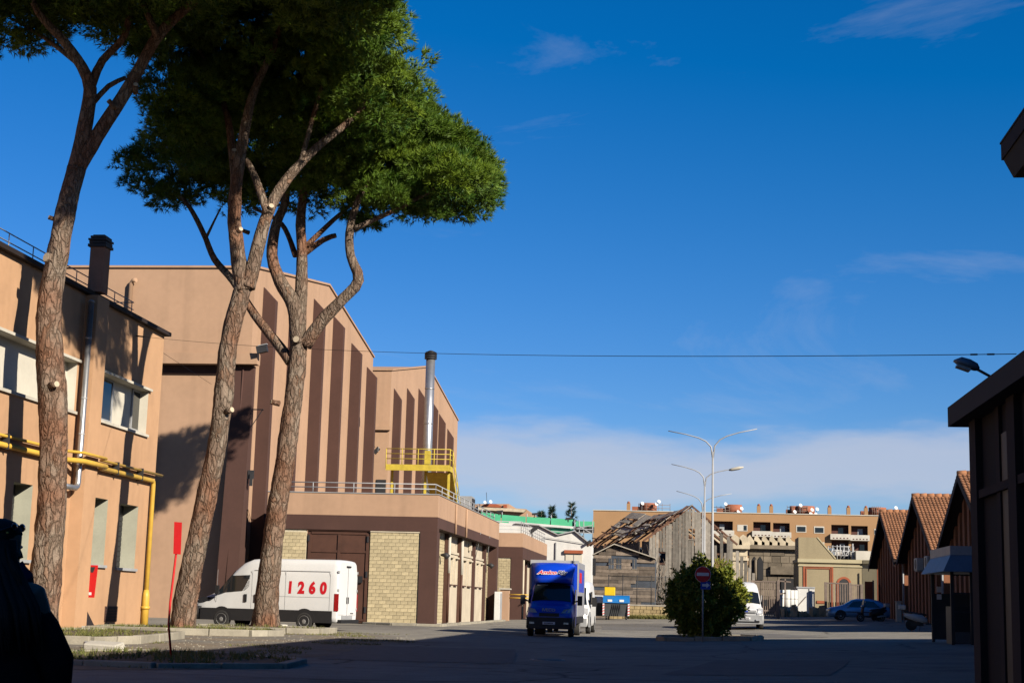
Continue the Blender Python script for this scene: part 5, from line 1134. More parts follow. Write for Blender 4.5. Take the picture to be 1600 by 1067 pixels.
# ------------------------------------------------------------------ ruined timber barn (film set)
KX, KY = at(1014, 900, 128.0).x, 128.0; ang = R(20.5)
gk = gz(KX,KY)
bn = thing('ruined_barn', (KX,KY,gk), 'ruined grey timber barn with a half stripped roof in the background', 'barn', ang)
BW, BL, ZE, ZPK = 7.4, 16.0, 6.55, 9.35-gk*0.3       # local: x along gable, y back along the side
def sag(y): return -.45*math.sin(math.pi*min(max(y,0),BL)/BL)+.12*math.sin(y*1.7)
def roofz(x): return ZE+(ZPK-ZE)*(1-abs(x-BW/2)/(BW/2))
n = 26
for k in range(n):
    x = BW*k/n; w = BW/n; xm = x+w/2
    top = roofz(xm)-random.uniform(.0,.25); bot = random.choice((0,0,0,.3,.8,1.6)) if 8 < k < 17 else random.uniform(0,.2)
    if k in (20,23): top -= 1.6
    if k == 21: continue
    if k in (3,4): segs = [(bot,4.2),(5.3,top)]
    elif k in (12,13): segs = [(bot,6.4),(7.3,top)]
    elif k in (9,10,11) : segs = [(2.9,top)]
    else: segs = [(bot,top)]
    for a, b_ in segs:
        if b_-a > .2: MB().obox((xm,random.uniform(-.05,.05),(a+b_)/2),(w/2*random.uniform(.80,.97),0,random.uniform(-.012,.012)),(0,.018,0),(random.uniform(-.025,.025),0,(b_-a)/2)).build('plank','wood',bn)
for z in (2.8,4.25,5.2): MB().box(0,BW,.08,.2,z,z+.14).build('girt','rafter',bn)
for x in (.1,2.4,4.9,BW-.1): MB().box(x-.08,x+.08,.08,.24,0,roofz(x)-.2).build('stud','rafter',bn)
wb = MB().box(3.35,4.2,-.06,.0,6.35,6.42).box(3.35,4.2,-.06,0,7.3,7.37).box(3.35,3.42,-.06,0,6.42,7.3).box(4.13,4.2,-.06,0,6.42,7.3).box(3.74,3.80,-.05,0,6.42,7.3).box(3.42,4.13,-.05,-.01,6.82,6.88).build('window_frame','wood',bn)
# side wall of boards with shade in their dark colour, and roof of rafters, purlins and leftover sheets
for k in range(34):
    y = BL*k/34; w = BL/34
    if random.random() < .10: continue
    MB().obox((0,y+w/2,3.1+random.uniform(-.1,.1)),(.015,0,0),(0,w/2*.95,0),(0,0,3.1)).build('side_board','wood_shaded',bn)
for k in range(17):
    y = BL*k/16
    for sgn in (0,1):
        if random.random() < .12: continue
        xa, xb = (-.5,BW/2) if not sgn else (BW+.4,BW/2); cut = random.choice((0,0,0,.3))
        za, zb = ZE-.38, ZPK
        MB().beam((xa+(xb-xa)*cut,y,za+(zb-za)*cut+random.uniform(-.1,.05)+sag(y)*.5),(xb,y,zb+sag(y)),.09,.15).build('rafter','rafter',bn)
for f in (.12,.34,.56,.78,1.0):
    for k in range(8):
        if random.random() < .12: continue
        ya, yb3 = -.3+k*2.05, -.3+(k+1)*2.05
        MB().beam((BW/2*f-.45*(1-f),ya,ZE+(ZPK-ZE)*f+.02+sag(ya)*(.5+.5*f)),(BW/2*f-.45*(1-f),yb3,ZE+(ZPK-ZE)*f+.02+sag(yb3)*(.5+.5*f)),.10,.08).build('purlin','rafter',bn)
for f in (.3,.7): MB().beam((BW-(BW/2)*f,-.3,ZE+(ZPK-ZE)*f),(BW-(BW/2)*f,BL,ZE+(ZPK-ZE)*f),.10,.08).build('purlin','rafter',bn)
def rsheet(f0, f1, y0, y1, lift=.12, drop=0):
    A = lambda f, y: Vector((BW/2*f-.45*(1-f), y, ZE-.38+(ZPK-ZE+.38)*f+lift+drop*(1-f)+sag(y)*(.5+.5*f)))
    MB().add([A(f0,y0),A(f1,y0),A(f1,y1),A(f0,y1),A(f0,y0)+Vector((0,0,.05)),A(f1,y0)+Vector((0,0,.05)),A(f1,y1)+Vector((0,0,.05)),A(f0,y1)+Vector((0,0,.05))],[(3,2,1,0),(4,5,6,7),(0,1,5,4),(1,2,6,5),(2,3,7,6),(3,0,4,7)]).build('roof_sheet','rooffelt',bn)
for f0, f1, y0, y1 in ((.40,.66,1.2,2.9),(.30,.62,4.2,5.2),(.32,.64,5.3,6.3),(.34,.66,6.4,7.6),(.30,.64,9.6,10.8),(.33,.62,10.9,12.2),(.28,.60,12.3,13.6),(.80,1.0,-.3,2.6),(.74,1.0,2.8,6.0),(.86,1.0,6.2,9.5),(.66,.98,9.8,11.4),(.82,1.0,11.6,15.6),(.06,.30,3.4,4.1),(.10,.32,8.0,8.8),(.70,.8,13.0,15.2),(.5,.75,14.4,15.6)):
    rsheet(f0, f1, y0, y1, .14, random.uniform(-.12,.05))
for k in range(9):
    y = random.uniform(0,BL); f = random.uniform(.1,.8); A = Vector((BW/2*f, y, ZE+(ZPK-ZE)*f+.12)); MB().beam(A, A+Vector((random.uniform(-1,1),random.uniform(.5,2.2),random.uniform(-.4,.1))),.12,.04).build('loose_board','rooffelt',bn)
for k in range(22):      # boards of the far slope
    y = BL*k/22
    if random.random() < .45: continue
    MB().beam((BW/2+.1,y+.3,ZPK-.05+sag(y)),(BW+.3,y+.3,ZE-.2+sag(y)*.5),.5,.04).build('far_board','rooffelt',bn)
MB().box(BW-.05,BW,.3,BL,0,ZE-.3).build('far_wall','wood_shaded',bn); MB().box(.2,BW-.1,BL-.1,BL,0,ZE-.3).build('back_wall','wood_shaded',bn)
# ragged lean-to boards right of the gable
for k in range(5): MB().obox((BW+.5+k*.36,.2,(5.6-k*.45)/2+1.2),(.13,0,0),(0,.02,0),(random.uniform(-.03,.03),0,(5.6-k*.45)/2-1.2)).build('plank','wood',bn)
# dry climber clinging to the near corner
dv = thing('dry_climber', (KX,KY-.4,gk), 'leafless dry climber clinging to the near corner of the barn', 'plant')
for k in range(46):
    x, z = KX+random.uniform(-1.2,1.4), gk+random.uniform(.2,1.0); y = KY-.5; pts = [Vector((x,y,z))]
    for j in range(random.randint(4,7)):
        x += random.uniform(-.35,.35); z += random.uniform(.35,.95); y += random.uniform(-.12,.08); pts.append(Vector((x,y,z)))
    ptube('branch','twig',dv,pts,[.05-.006*i for i in range(len(pts))],4)
for k in range(5): ptube('branch','twig',dv,[(KX+.5+k*.7,KY-1.0,gk+.6),(KX+1.6+k*.6,KY-1.2,gk+1.6+.3*k),(KX+2.4+k*.5,KY-1.2,gk+2.7)],[.07,.05,.02],5)
# low cabin of horizontal boards in front of the barn
CYc = 122.0
cp = [at(a,b_,CYc) for a, b_ in ((926,958),(926,868),(960,851),(1024,873),(1024,958))]
cx0, cx1 = cp[0].x, cp[3].x; gcb = gz(cx0,CYc)
cbn = thing('timber_cabin', ((cx0+cx1)/2,CYc,gcb), 'low timber cabin of horizontal weathered boards with small square windows', 'cabin')
def ctop(x):
    if x < cp[2].x: return cp[1].z+(cp[2].z-cp[1].z)*(x-cp[1].x)/(cp[2].x-cp[1].x)
    return cp[2].z+(cp[3].z-cp[2].z)*(x-cp[2].x)/(cp[3].x-cp[2].x)
part('inner_wall','wood_shaded',cbn, lambda q: q.prism([(cx0,CYc+.06,gcb),(cx1,CYc+.06,gcb),(cx1,CYc+.06,cp[3].z-.1),(cp[2].x,CYc+.06,cp[2].z-.1),(cx0,CYc+.06,cp[1].z-.1)],(0,5,0)))
rows_ = 21; zb0 = gcb; zt0 = cp[2].z
for r in range(rows_):
    za = zb0+(zt0-zb0)*r/rows_; zb_ = zb0+(zt0-zb0)*(r+1)/rows_; cuts = [cx0, cx0+random.uniform(1.2,2.2), cx0+random.uniform(2.8,3.8), cx1]
    for a, b_ in zip(cuts[:-1], cuts[1:]):
        zm = (za+zb_)/2
        # clip board ends to the roof slope
        while a < b_ and ctop(a+.02) < zm+.05: a += .08
        while b_ > a and ctop(b_-.02) < zm+.05: b_ -= .08
        if b_-a < .2 or random.random() < .03 or (r in (9,10) and a > cx0+2.2 and b_ > cx1-1.2): continue
        part('board','woodh',cbn, lambda q: q.obox(((a+b_)/2,CYc+random.uniform(-.02,.02),zm),((b_-a)/2,0,random.uniform(-.012,.012)),(0,.02,0),(0,0,(zb_-za)/2*.93)))
for a, b_, t0, t1 in ((951,959,872,880),(963,971,871,880),(963,971,882,888),(988,995,874,888),(951,959,882,888)):
    A, B = at(a,t1,CYc), at(b_,t0,CYc); wv = pbox('window','wood_shaded',cbn,A.x,B.x,CYc-.05,CYc-.025,A.z,B.z)
    pbox('mullion','wood',wv,(A.x+B.x)/2-.02,(A.x+B.x)/2+.02,CYc-.07,CYc-.051,A.z,B.z); pbox('window_frame','wood',wv,A.x-.05,B.x+.05,CYc-.07,CYc-.03,A.z-.06,A.z)
for (a, b_) in ((cp[1],cp[2]),(cp[2],cp[3])): part('roof','rooffelt',cbn, lambda q: q.prism([(a.x-.0,CYc-.35,a.z+.02),(b_.x,CYc-.35,b_.z+.02),(b_.x,CYc-.35,b_.z+.10),(a.x,CYc-.35,a.z+.10)],(0,5.6,0)))
MB().box(at(926,880,CYc).x,at(931,880,CYc).x,CYc-.06,CYc-.03,at(926,898,CYc).z,at(926,872,CYc).z).build('dark_opening','black',cbn,True)
# low rubble wall with mesh fence in front of the cabin
LY = 117.0
lx0, lx1 = at(950,960,LY).x, at(1062,960,LY).x; gl = gz(lx0,LY)
lw = thing('rubble_wall', ((lx0+lx1)/2,LY,gl), 'low yellowish rubble wall with dry grass below the timber cabin', 'wall')
q = MB(); ns_ = 26; vs = []
MB().box(lx0,lx1,LY+.05,LY+.35,gl-.1,gl+1.02).build('core','lowwall',lw,True)
for r in range(4):
    x = lx0
    while x < lx1-.15:
        w = random.uniform(.3,.6); x2 = min(x+w,lx1)
        part('stone','lowwall',lw, lambda q: q.obox(((x+x2)/2,LY+random.uniform(-.02,.03),gl+.13+r*.25),((x2-x)/2-.015,random.uniform(-.02,.02),0),(0,.06,0),(0,0,.115))); x = x2
part('coping','rooffelt',lw, lambda q: q.box(lx0-.1,lx1,LY-.08,LY+.4,gl+1.023,gl+1.12))
pts = np.stack([RNG.uniform(lx0+1.5,lx1,500),np.full(500,LY-.15)+RNG.uniform(-.3,.05,500),np.full(500,gl+.25)],1); pts[:,2] = [gz(x,y) for x,y in pts[:,:2]]
tri, ti = tufts(pts, np.tile(np.array([0,0,1.]),(500,1)), RNG.uniform(.5,1,500), 5, .35, .03, .4); g = tri_mesh('dry_grass','grass',tri,ti,lw); g['kind'] = 'stuff'
fe = thing('mesh_fence', ((lx0+lx1)/2,LY+.2,gl+1.1), 'wire mesh fence standing on the low rubble wall', 'fence')
for k in range(6): ptube('post','dark',fe,[(lx0+(lx1-lx0)*k/5,LY+.18,gl+1.1),(lx0+(lx1-lx0)*k/5,LY+.18,gl+3.3)],.035,6)
for z in (1.3,2.25,3.2): ptube('wire','net',fe,[(lx0,LY+.18,gl+z),(lx1,LY+.18,gl+z)],.02,5)
q = MB()
for k in range(60): q.tube([(lx0+(lx1-lx0)*k/60,LY+.18,gl+1.15),(lx0+(lx1-lx0)*k/60,LY+.18,gl+3.2)],.007,3,False)
for k in range(22): q.tube([(lx0,LY+.175,gl+1.2+k*.09),(lx1,LY+.175,gl+1.2+k*.09)],.006,3,False)
q.build('mesh','net',fe,True)['kind'] = 'stuff'
# waste bins
def bin_(px, lid, Y, label, wscale=1.0):
    c = at(px, 960, Y); g = gz(c.x,Y); t = thing('waste_bin', (c.x,Y,g), label, 'waste bin')
    w = .85*wscale
    MB().loft([[(x*w,y,z) for x, y in ((-1,-.45),(1,-.45),(1,.55),(-1,.55))] for z in (.25,.3)]+[[(x*w*1.08,y,z) for x, y in ((-1,-.6),(1,-.6),(1,.65),(-1,.65))] for z in (1.15,1.2)],False).build('tub','bingrey',t)
    n_ = 10; MB().prism([(-w*1.12,.7*math.cos(math.pi*k/n_),1.2+.55*math.sin(math.pi*k/n_)) for k in range(n_+1)],(w*2.24,0,0)).build('lid',lid,t)
    for s_ in (-1,1):
        MB().box(s_*w*1.0,s_*w*1.14,-.64,-.60,.3,1.15).build('reflective_strip','whiteprint',t)
        for k in range(4): MB().obox((s_*w*1.07,-.645,.42+k*.2),(.07,0,.03),(0,.004,0),(0,0,.035)).build('red_stripe','red',t)
        for y in (-.35,.45): MB().cyl((s_*w*.8,y,.13),(s_*w*.9,y,.13),.13,10).build('caster','black',t)
    for k in range(5): MB().box(-.3+k*.14,-.26+k*.14,-.62,-.58,.35,1.1).build('rib','black',t)
    for k in (-.45,.4): MB().box(k-.16,k+.16,-.72,-.66,1.28,1.44).build('sticker','whiteprint',t)
    return t
bin_(963,'binblue',113.0,'dark waste bin with rounded blue lid in front of the cabin',1.0)
bin_(939,'white',114.5,'waste bin with white lid left of the blue lidded one',.8)
yb = at(953,921,113.0); tag(MB().box(-.38,.38,-.3,.3,-.30,.30).build('yellow_box','binyellow',None,False,.03),'small yellow box resting on the blue bin lid','box').location = (yb.x,113.0,gz(at(963,960,113.0).x,113)+2.02)
# ------------------------------------------------------------------ stone set wall, beige set building, gates, yard clutter
SY = 140.0
def sx_(px): return at(px,900,SY).x
gs_ = gz(sx_(1160),SY)
sw = thing('stone_set_wall', (sx_(1180),SY,gs_), 'pale stone castle set wall with merlons behind the round shrub', 'wall')
xa, xb, xc = sx_(1092), sx_(1168), sx_(1250)
zt1 = at(1140,857,SY).z
pbox('core','stone',sw,xa,xb,SY+.1,SY+1.2,0,zt1)
for r in range(9):
    x = xa-random.uniform(0,.6); zz_ = zt1-(r+1)*.62
    while x < xb-.1:
        w = random.uniform(.7,1.2); c0, c1 = max(x,xa), min(x+w,xb); x += w
        if c1-c0 > .1: part('ashlar','stone',sw, lambda q: q.box(c0+.015,c1-.015,SY+random.uniform(.0,.05),SY+.098,zz_+.015,zz_+.605))
part('cornice','stone',sw, lambda q: q.box(xa-.1,xb+.2,SY-.35,SY+1.3,zt1+.003,zt1+.35)); part('string_course','stone',sw, lambda q: q.box(xa,xb+.1,SY-.2,SY-.003,at(1140,873,SY).z-.12,at(1140,873,SY).z+.1))
def merlon(root, x, z, m):
    part('merlon',m,root, lambda q: q.prism([(x-.5,SY-.2,z),(x+.55,SY-.2,z),(x+.50,SY-.2,z+.35),(x+.18,SY-.2,z+.75),(x-.12,SY-.2,z+.95),(x-.42,SY-.2,z+.7)],(0,.7,0)))
for px in (1104,1119,1133,1150,1163): merlon(sw, sx_(px), zt1+.353, 'stone')
nd = part('niche_frame','stone_shaded',sw, lambda q: q.box(sx_(1143),sx_(1153.5),SY-.10,SY-.004,at(1146,900,SY).z-2,at(1146,874,SY).z)); part('niche_panel','stone',nd, lambda q: q.box(sx_(1143),sx_(1152),SY-.13,SY-.101,at(1146,900,SY).z-2,at(1146,877,SY).z))
s3 = thing('stone_set_tower', (sx_(1210),SY+1.5,gs_), 'stone set tower, coloured dark as in shade, with lancet openings behind the barred gate', 'tower')
zt2 = at(1210,857,SY).z
pbox('core','stone_shaded',s3,xb+.2,xc+.4,SY+1.4,SY+3,0,zt2)
for r in range(10):
    x = xb+.2; zz_ = zt2-(r+1)*.6
    while x < xc+.3:
        w = random.uniform(.6,1.3); c1 = min(x+w,xc+.4)
        part('ashlar','stone_shaded',s3, lambda q: q.box(x+.02,c1-.02,SY+1.4-random.uniform(.02,.12),SY+1.398,zz_+.02,zz_+.58)); x += w
for px in (1180,1189):
    c = sx_(px); z0, z1 = at(px,905,SY).z, at(px,868,SY).z
    part('lancet','black',s3, lambda q: q.prism([(c-.28,SY+1.24,z0),(c+.28,SY+1.24,z0),(c+.28,SY+1.24,z1-.5),(c,SY+1.24,z1),(c-.28,SY+1.24,z1-.5)],(0,.03,0)))
    ptube('colonnette','stone_shaded',s3,[(c-.42,SY+1.1,z0),(c-.42,SY+1.1,z1-.3)],.12,8)
pbox('opening','black',s3,sx_(1222),sx_(1248),SY+1.2,SY+1.27,0,at(1235,903,SY).z); part('lintel','stone_shaded',s3, lambda q: q.box(sx_(1205),sx_(1249),SY+1.0,SY+1.25,at(1235,897,SY).z,at(1235,884,SY).z))
part('cornice','stone_shaded',s3, lambda q: q.box(xb+.25,xc+.3,SY+.9,SY+3.1,zt2+.003,zt2+.35))
for px in (1176,1187,1199,1211,1224,1237): 
    x = sx_(px); part('merlon','stone',s3, lambda q: q.prism([(x-.45,SY+1.0,zt2+.353),(x+.5,SY+1.0,zt2+.353),(x+.5,SY+1.0,zt2+.6),(x+.1,SY+1.0,zt2+.8),(x-.2,SY+1.0,zt2+1.25),(x-.42,SY+1.0,zt2+1.0)],(0,.7,0)))
# beige set building
DY = 131.0
def dx(px): return at(px,900,DY).x
def dz_(py, px=1280): return at(px,py,DY).z
bs = thing('beige_set_building', (dx(1300),DY,gz(dx(1300),DY)), 'olive beige plastered set building with terracotta framed panel and small arch', 'building')
X0, X1, X2_ = dx(1248), dx(1347), dx(1400)
zl = dz_(873); part('lower_block','beige',bs, lambda q: q.box(X0,X1,DY,DY+6,0,zl-.3)); part('ledge','beige_trim_lit',bs, lambda q: q.box(X0-.08,X1+.05,DY-.15,DY+6,zl-.297,zl).box(X0-.05,X1+.03,DY-.08,DY+.3,zl-.62,zl-.5))
part('upper_block','beige',bs, lambda q: q.prism([(X0,DY+.05,zl+.003),(dx(1305.5),DY+.05,zl+.003),(dx(1277.5),DY+.05,dz_(839.5)),(X0,DY+.05,dz_(839.5))],(0,4,0)))
part('upper_edge','beige_trim_lit',bs, lambda q: q.beam((dx(1277.5),DY+.3,dz_(839)),(dx(1306),DY+.3,zl+.06),.6,.10))
part('side_wing','beige_trim_lit',bs, lambda q: q.prism([(X1+.003,DY-.02,0),(X2_,DY-1.6,0),(X2_,DY+5,0),(X1+.003,DY+5,0)],(0,0,zl-.32))); part('wing_ledge','beige_trim_lit',bs, lambda q: q.prism([(X1+.06,DY-.2,zl-.31),(X2_,DY-1.8,zl-.31),(X2_,DY+5,zl-.31),(X1+.06,DY+5,zl-.31)],(0,0,.30)))
part('wing_upper','balcony',bs, lambda q: q.box(dx(1341),dx(1366),DY+1.5,DY+5,zl+.003,dz_(858)))
def frame(q, a, b_, t0, t1, w):
    q.box(dx(a),dx(b_),DY-.06,DY-.003,dz_(t0+w),dz_(t0)); q.box(dx(a),dx(a+w),DY-.06,DY-.003,dz_(t1),dz_(t0+w)-.003); q.box(dx(b_-w),dx(b_),DY-.06,DY-.003,dz_(t1),dz_(t0+w)-.003)
part('panel_frame','terracotta',bs, lambda q: frame(q,1255,1302,883,950,3)); part('panel_frame','terracotta',bs, lambda q: frame(q,1259.2,1297.8,887.2,950,1.2)); pbox('panel_base','terracotta',bs,dx(1276),dx(1290),DY-.08,DY-.004,dz_(942),dz_(938))
ca, cz, r0, r1 = dx(1318.5), dz_(912,1318), .42, .60
def archf(q):
    n_ = 14
    for k in range(n_):
        a0, a1 = math.pi*k/n_, math.pi*(k+1)/n_
        q.prism([(ca+r*math.cos(a),DY-.05,cz+r*math.sin(a)) for r, a in ((r0,a0),(r1,a0),(r1,a1),(r0,a1))],(0,.046,0))
    q.box(ca-r1,ca-r0,DY-.05,DY-.004,1.2,cz-.003); q.box(ca+r0,ca+r1,DY-.05,DY-.004,1.2,cz-.003)
part('arch_trim','terracotta',bs,archf); part('arch_opening','dark',bs, lambda q: q.prism([(ca+r0*.98*math.cos(math.pi*k/14),DY-.03,cz+r0*.98*math.sin(math.pi*k/14)) for k in range(15)]+[(ca-r0*.98,DY-.03,1.2),(ca+r0*.98,DY-.03,1.2)],(0,.02,0)))
ptube('downpipe','terracotta',bs,[(dx(1368.5),DY-1.2,0),(dx(1368.5),DY-1.2,zl-.2)],.06,6)
# scaffold stored on its roof
sc = thing('roof_scaffold', (dx(1322),DY+3,zl), 'white tubular scaffold frames on top of the beige set building', 'scaffold')
for px in (1299,1306,1313,1318,1324,1331,1339): ptube('standard','ltgrey',sc,[(dx(px),DY+2.5,zl),(dx(px),DY+2.5,dz_(848+abs(px-1318)*.12))],.05,6)
for py in (851,858,865): ptube('ledger','ltgrey',sc,[(dx(1298),DY+2.5,dz_(py)),(dx(1339),DY+2.5,dz_(py))],.045,6)
for a, b_ in ((1299,1306),(1306,1313),(1318,1324),(1322,1333)): ptube('brace','ltgrey',sc,[(dx(a),DY+2.45,dz_(870)),(dx(b_),DY+2.45,dz_(855))],.04,6)
pbox('tarpaulin','dark',sc,dx(1322),dx(1336),DY+3.2,DY+3.3,zl,dz_(852)); part('tarpaulin_edge','ltgrey',sc, lambda q: q.beam((dx(1338),DY+2.4,zl),(dx(1338),DY+2.4,dz_(846)),.12,.12)); pbox('blue_sheet','kiosk',sc,dx(1297),dx(1310),DY+3.0,DY+3.06,zl,dz_(853))
# gates of vertical bars
def gate(a, b_, t, Y, label, nb, m='rustbar', frame_=True):
    A, B = at(a,t,Y), at(b_,t,Y); g = gz((A.x+B.x)/2,Y); t_ = thing('bar_gate', ((A.x+B.x)/2,Y,g), label, 'gate')
    z1 = A.z
    for x in (A.x,B.x): pbox('gate_post',m,t_,x-.10,x+.10,Y-.1,Y+.1,g-.1,z1)
    for z in (z1-.12, g+.55, g+.1): pbox('gate_rail',m,t_,A.x+.10,B.x-.10,Y-.05,Y+.05,z,z+.10)
    for k in range(nb):
        x = A.x+(B.x-A.x)*(k+1)/(nb+1); pbox('bar',m,t_,x-.035,x+.035,Y-.03,Y+.03,g+.2,z1-.123)
    return t_
gate(1176,1216,906,116.0,'grey barred gate standing open beside the white van',11)
gate(1290,1328,909,124.5,'tall barred gate in front of the small arch',9)
gate(1329,1346,912,125.5,'lower barred fence section right of the arch gate',6)
pp = thing('fence_door', (dx(1356),119,gz(15,119)), 'rusty brown steel panel door at the end of the fence', 'panel')
A, B = at(1351,908,119), at(1363,908,119); pbox('panel','terracotta',pp,A.x,B.x,118.9,119,0.6,A.z); pbox('panel_post','rustbar',pp,B.x,B.x+.12,118.9,119.02,.6,A.z+.1); pbox('panel','housebrown',pp,B.x+.4,B.x+2.4,118.6,118.75,.6,A.z-.2)
# white storage boxes and rolls, timber and rubble in the yard
KY2 = 125.5
def kx(px): return at(px,930,KY2).x
kz = lambda py, px=1250: at(px,py,KY2).z
wc = thing('white_container', (kx(1259),KY2,gz(9,KY2)), 'white storage container in the yard before the beige set', 'container')
pbox('body','white',wc,kx(1245),kx(1273),KY2,KY2+3,gz(9,KY2)+.1,kz(918.5)); 
for px in (1246,1264): pbox('edge_post','ltgrey',wc,kx(px),kx(px+1.3),KY2-.05,KY2-.003,gz(9,KY2)+.1,kz(919))
pbox('roof_edge','ltgrey',wc,kx(1244.5),kx(1273.5),KY2-.06,KY2+3.05,kz(918.5)+.003,kz(918.5)+.12); part('cord','rustbar',wc, lambda q: q.beam((kx(1246),KY2-.06,kz(947)),(kx(1260),KY2-.06,kz(931)),.05,.05))
for i, px in enumerate((1220,1229.5,1236,1241.5)):
    h = thing('white_roll', (kx(px),KY2-.5,gz(7,KY2)), ('leftmost','second from left','third from left','rightmost')[i]+' white upright roll beside the storage container', 'roll')
    ptube('roll','white',h,[(kx(px),KY2-.5,gz(7,KY2)),(kx(px),KY2-.5,kz(922-(i==1)*.5))],.30-.03*i,12); ptube('band','ltgrey',h,[(kx(px),KY2-.5,kz(936)),(kx(px),KY2-.5,kz(935))],.31-.03*i,12)
tf = thing('trestle', (kx(1221),KY2-1,gz(6,KY2)), 'leaning timber trestle beside the white rolls', 'trestle')
for a, b_, c, d in ((1217,907,1236,909),(1226,950,1227,904),(1218,952,1216,905),(1216,928,1228,926)): part('bar','rustbar',tf, lambda q: q.beam(at(a,b_,KY2-1),at(c,d,KY2-1),.10,.10))
lab = ['sandy rubble heap at the foot of the white rolls','pale stone block by the open gate','leaning cream board beside the white container','sandy rubble right of the white container','small stone pile before the white container','wooden crate at the corner of the arch gate']
for i, (px, py, sx1, sz1) in enumerate(((1226,950,.75,.5),(1219,952,.3,.4),(1236,947,.35,.8),(1280,948,.8,.45),(1258,951,1.1,.3),(1287,948,.35,.7))):
    p = at(px,py,KY2-2.2); g = gz(p.x,KY2-2.2); t_ = thing('rubble_heap', (p.x,KY2-2.2,g), lab[i], 'rubble')
    for k in range(9 if i not in (2,5) else 3):
        MB().obox((random.uniform(-sx1,sx1),random.uniform(-.4,.4),sz1*random.uniform(.1,.8)),(random.uniform(.15,.32)*min(1,sx1+.3),random.uniform(-.1,.1),random.uniform(-.12,.12)),(0,random.uniform(.12,.3),0),(random.uniform(-.08,.08),0,random.uniform(.1,.28)*(1+sz1))).build('piece','junk',t_,False,.02)

# ------------------------------------------------------------------ tiled gable houses on the right
HX = 15.0
def house(y0, y1, ze, zp, label, depth=16.0, ac=False):
    g = gz(HX,(y0+y1)/2); ym = (y0+y1)/2; t = thing('tiled_house', (HX,ym,g), label, 'house')
    q = MB(); q.add([(HX,y1,0),(HX,y0,0),(HX,y0,ze),(HX,ym,zp-.25),(HX,y1,ze)],[(0,1,2,3,4)])
    q.quad((HX,y0,0),(HX+depth,y0,0),(HX+depth,y0,ze),(HX,y0,ze)); q.quad((HX+depth,y1,0),(HX,y1,0),(HX,y1,ze),(HX+depth,y1,ze)); q.add([(HX+depth,y0,0),(HX+depth,y1,0),(HX+depth,y1,ze),(HX+depth,ym,zp-.25),(HX+depth,y0,ze)],[(0,1,2,3,4)])
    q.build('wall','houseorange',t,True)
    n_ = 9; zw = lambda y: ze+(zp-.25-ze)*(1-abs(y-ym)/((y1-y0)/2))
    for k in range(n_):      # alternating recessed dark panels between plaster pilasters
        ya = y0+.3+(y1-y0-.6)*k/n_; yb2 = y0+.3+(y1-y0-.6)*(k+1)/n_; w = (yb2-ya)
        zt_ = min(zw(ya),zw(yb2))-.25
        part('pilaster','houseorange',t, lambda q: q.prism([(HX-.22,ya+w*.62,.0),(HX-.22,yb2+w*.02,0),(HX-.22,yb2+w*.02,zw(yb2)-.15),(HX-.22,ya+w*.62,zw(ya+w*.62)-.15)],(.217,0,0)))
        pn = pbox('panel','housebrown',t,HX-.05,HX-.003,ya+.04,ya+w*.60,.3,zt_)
        if k in (3,4,5): pbox('pane','glass',pn,HX-.09,HX-.052,ya+.15,ya+w*.5,zt_-2.2,zt_-.4)
    # roof: overhanging slabs, barge boards, tiles
    oh, ov = .75, .85; sl_ = (zp-ze)/(ym-y0)
    for s_, ye in ((-1,y0),(1,y1)):
        yo = ye+s_*ov; zo = ze-ov*sl_
        part('roof_slab','dkbrown',t, lambda q: q.prism([(HX-oh,ym,zp-.16),(HX-oh,yo,zo-.16),(HX-oh,yo,zo),(HX-oh,ym,zp)],(depth+oh*2,0,0)))
        part('barge_board','dkbrown',t, lambda q: q.prism([(HX-oh-.06,ym,zp-.34),(HX-oh-.06,yo,zo-.34),(HX-oh-.06,yo,zo+.02),(HX-oh-.06,ym,zp+.02)],(.056,0,0)))
        ptube('gutter','dkbrown',t,[(HX-oh,yo+s_*.08,zo-.08),(HX+depth,yo+s_*.08,zo-.08)],.08,8)
        tl = MB(); sl_len = math.hypot(ym-yo, zp-zo); nr = int(sl_len/.36); ncol = int((depth if s_ < 0 else 4)/.22)
        dn = Vector((0,(yo-ym)/sl_len,(zo-zp)/sl_len)); up = Vector((0,-dn.z*s_,dn.y*s_)); 
        if up.z < 0: up = -up
        for r in range(nr):
            for c in range(ncol):
                xx = HX-oh-.05+c*.22; j = random.uniform(-.015,.015); a = Vector((xx,ym,zp))+dn*(r*.36+j)+up*(.035); b_ = Vector((xx,ym,zp))+dn*((r+1)*.36+.05+j)+up*(.095)
                pr_ = [Vector((0,0,0)),up*.026+Vector((.04,0,0)),up*.036+Vector((.08,0,0)),up*.026+Vector((.12,0,0)),Vector((.16,0,0)),Vector((.21,0,0))-up*.012]
                vs = [a+p for p in pr_]+[b_+p for p in pr_]; m_ = len(pr_)
                tl.add(vs,[(i,i+1,m_+i+1,m_+i) for i in range(m_-1)]+[tuple(range(m_,2*m_))])
        tl.build('roof_tiles','tile',t,True)['kind'] = 'stuff'
    for k in range(int((depth)/.45)): ptube('ridge_tile','tile',t,[(HX-oh-.05+k*.45,ym,zp+.05),(HX-oh+.42+k*.45,ym,zp+.07)],[.15,.17],8)
    ptube('downpipe','grey',t,[(HX-.1,y0-.1,ze-.5),(HX-.1,y0-.1,0.2)],.06,8)
    if ac:
        for px in (1434,1450):
            y = atx(px,879,HX-.5).y; u_ = pbox('air_conditioner','ac',t,HX-.65,HX-.24,y-.6,y+.6,4.0,4.75,bevel=.03)
            MB().cyl((HX-.653,y-.1,4.37),(HX-.67,y-.1,4.37),.30,16).build('fan_grille','dark',u_,True); pbox('bracket','grey',u_,HX-.6,HX-.02,y-.5,y+.5,3.93,3.995)
    return t
house(107.2,120.0,5.25,8.55,'furthest of the three tiled gable houses, beside the blue car')
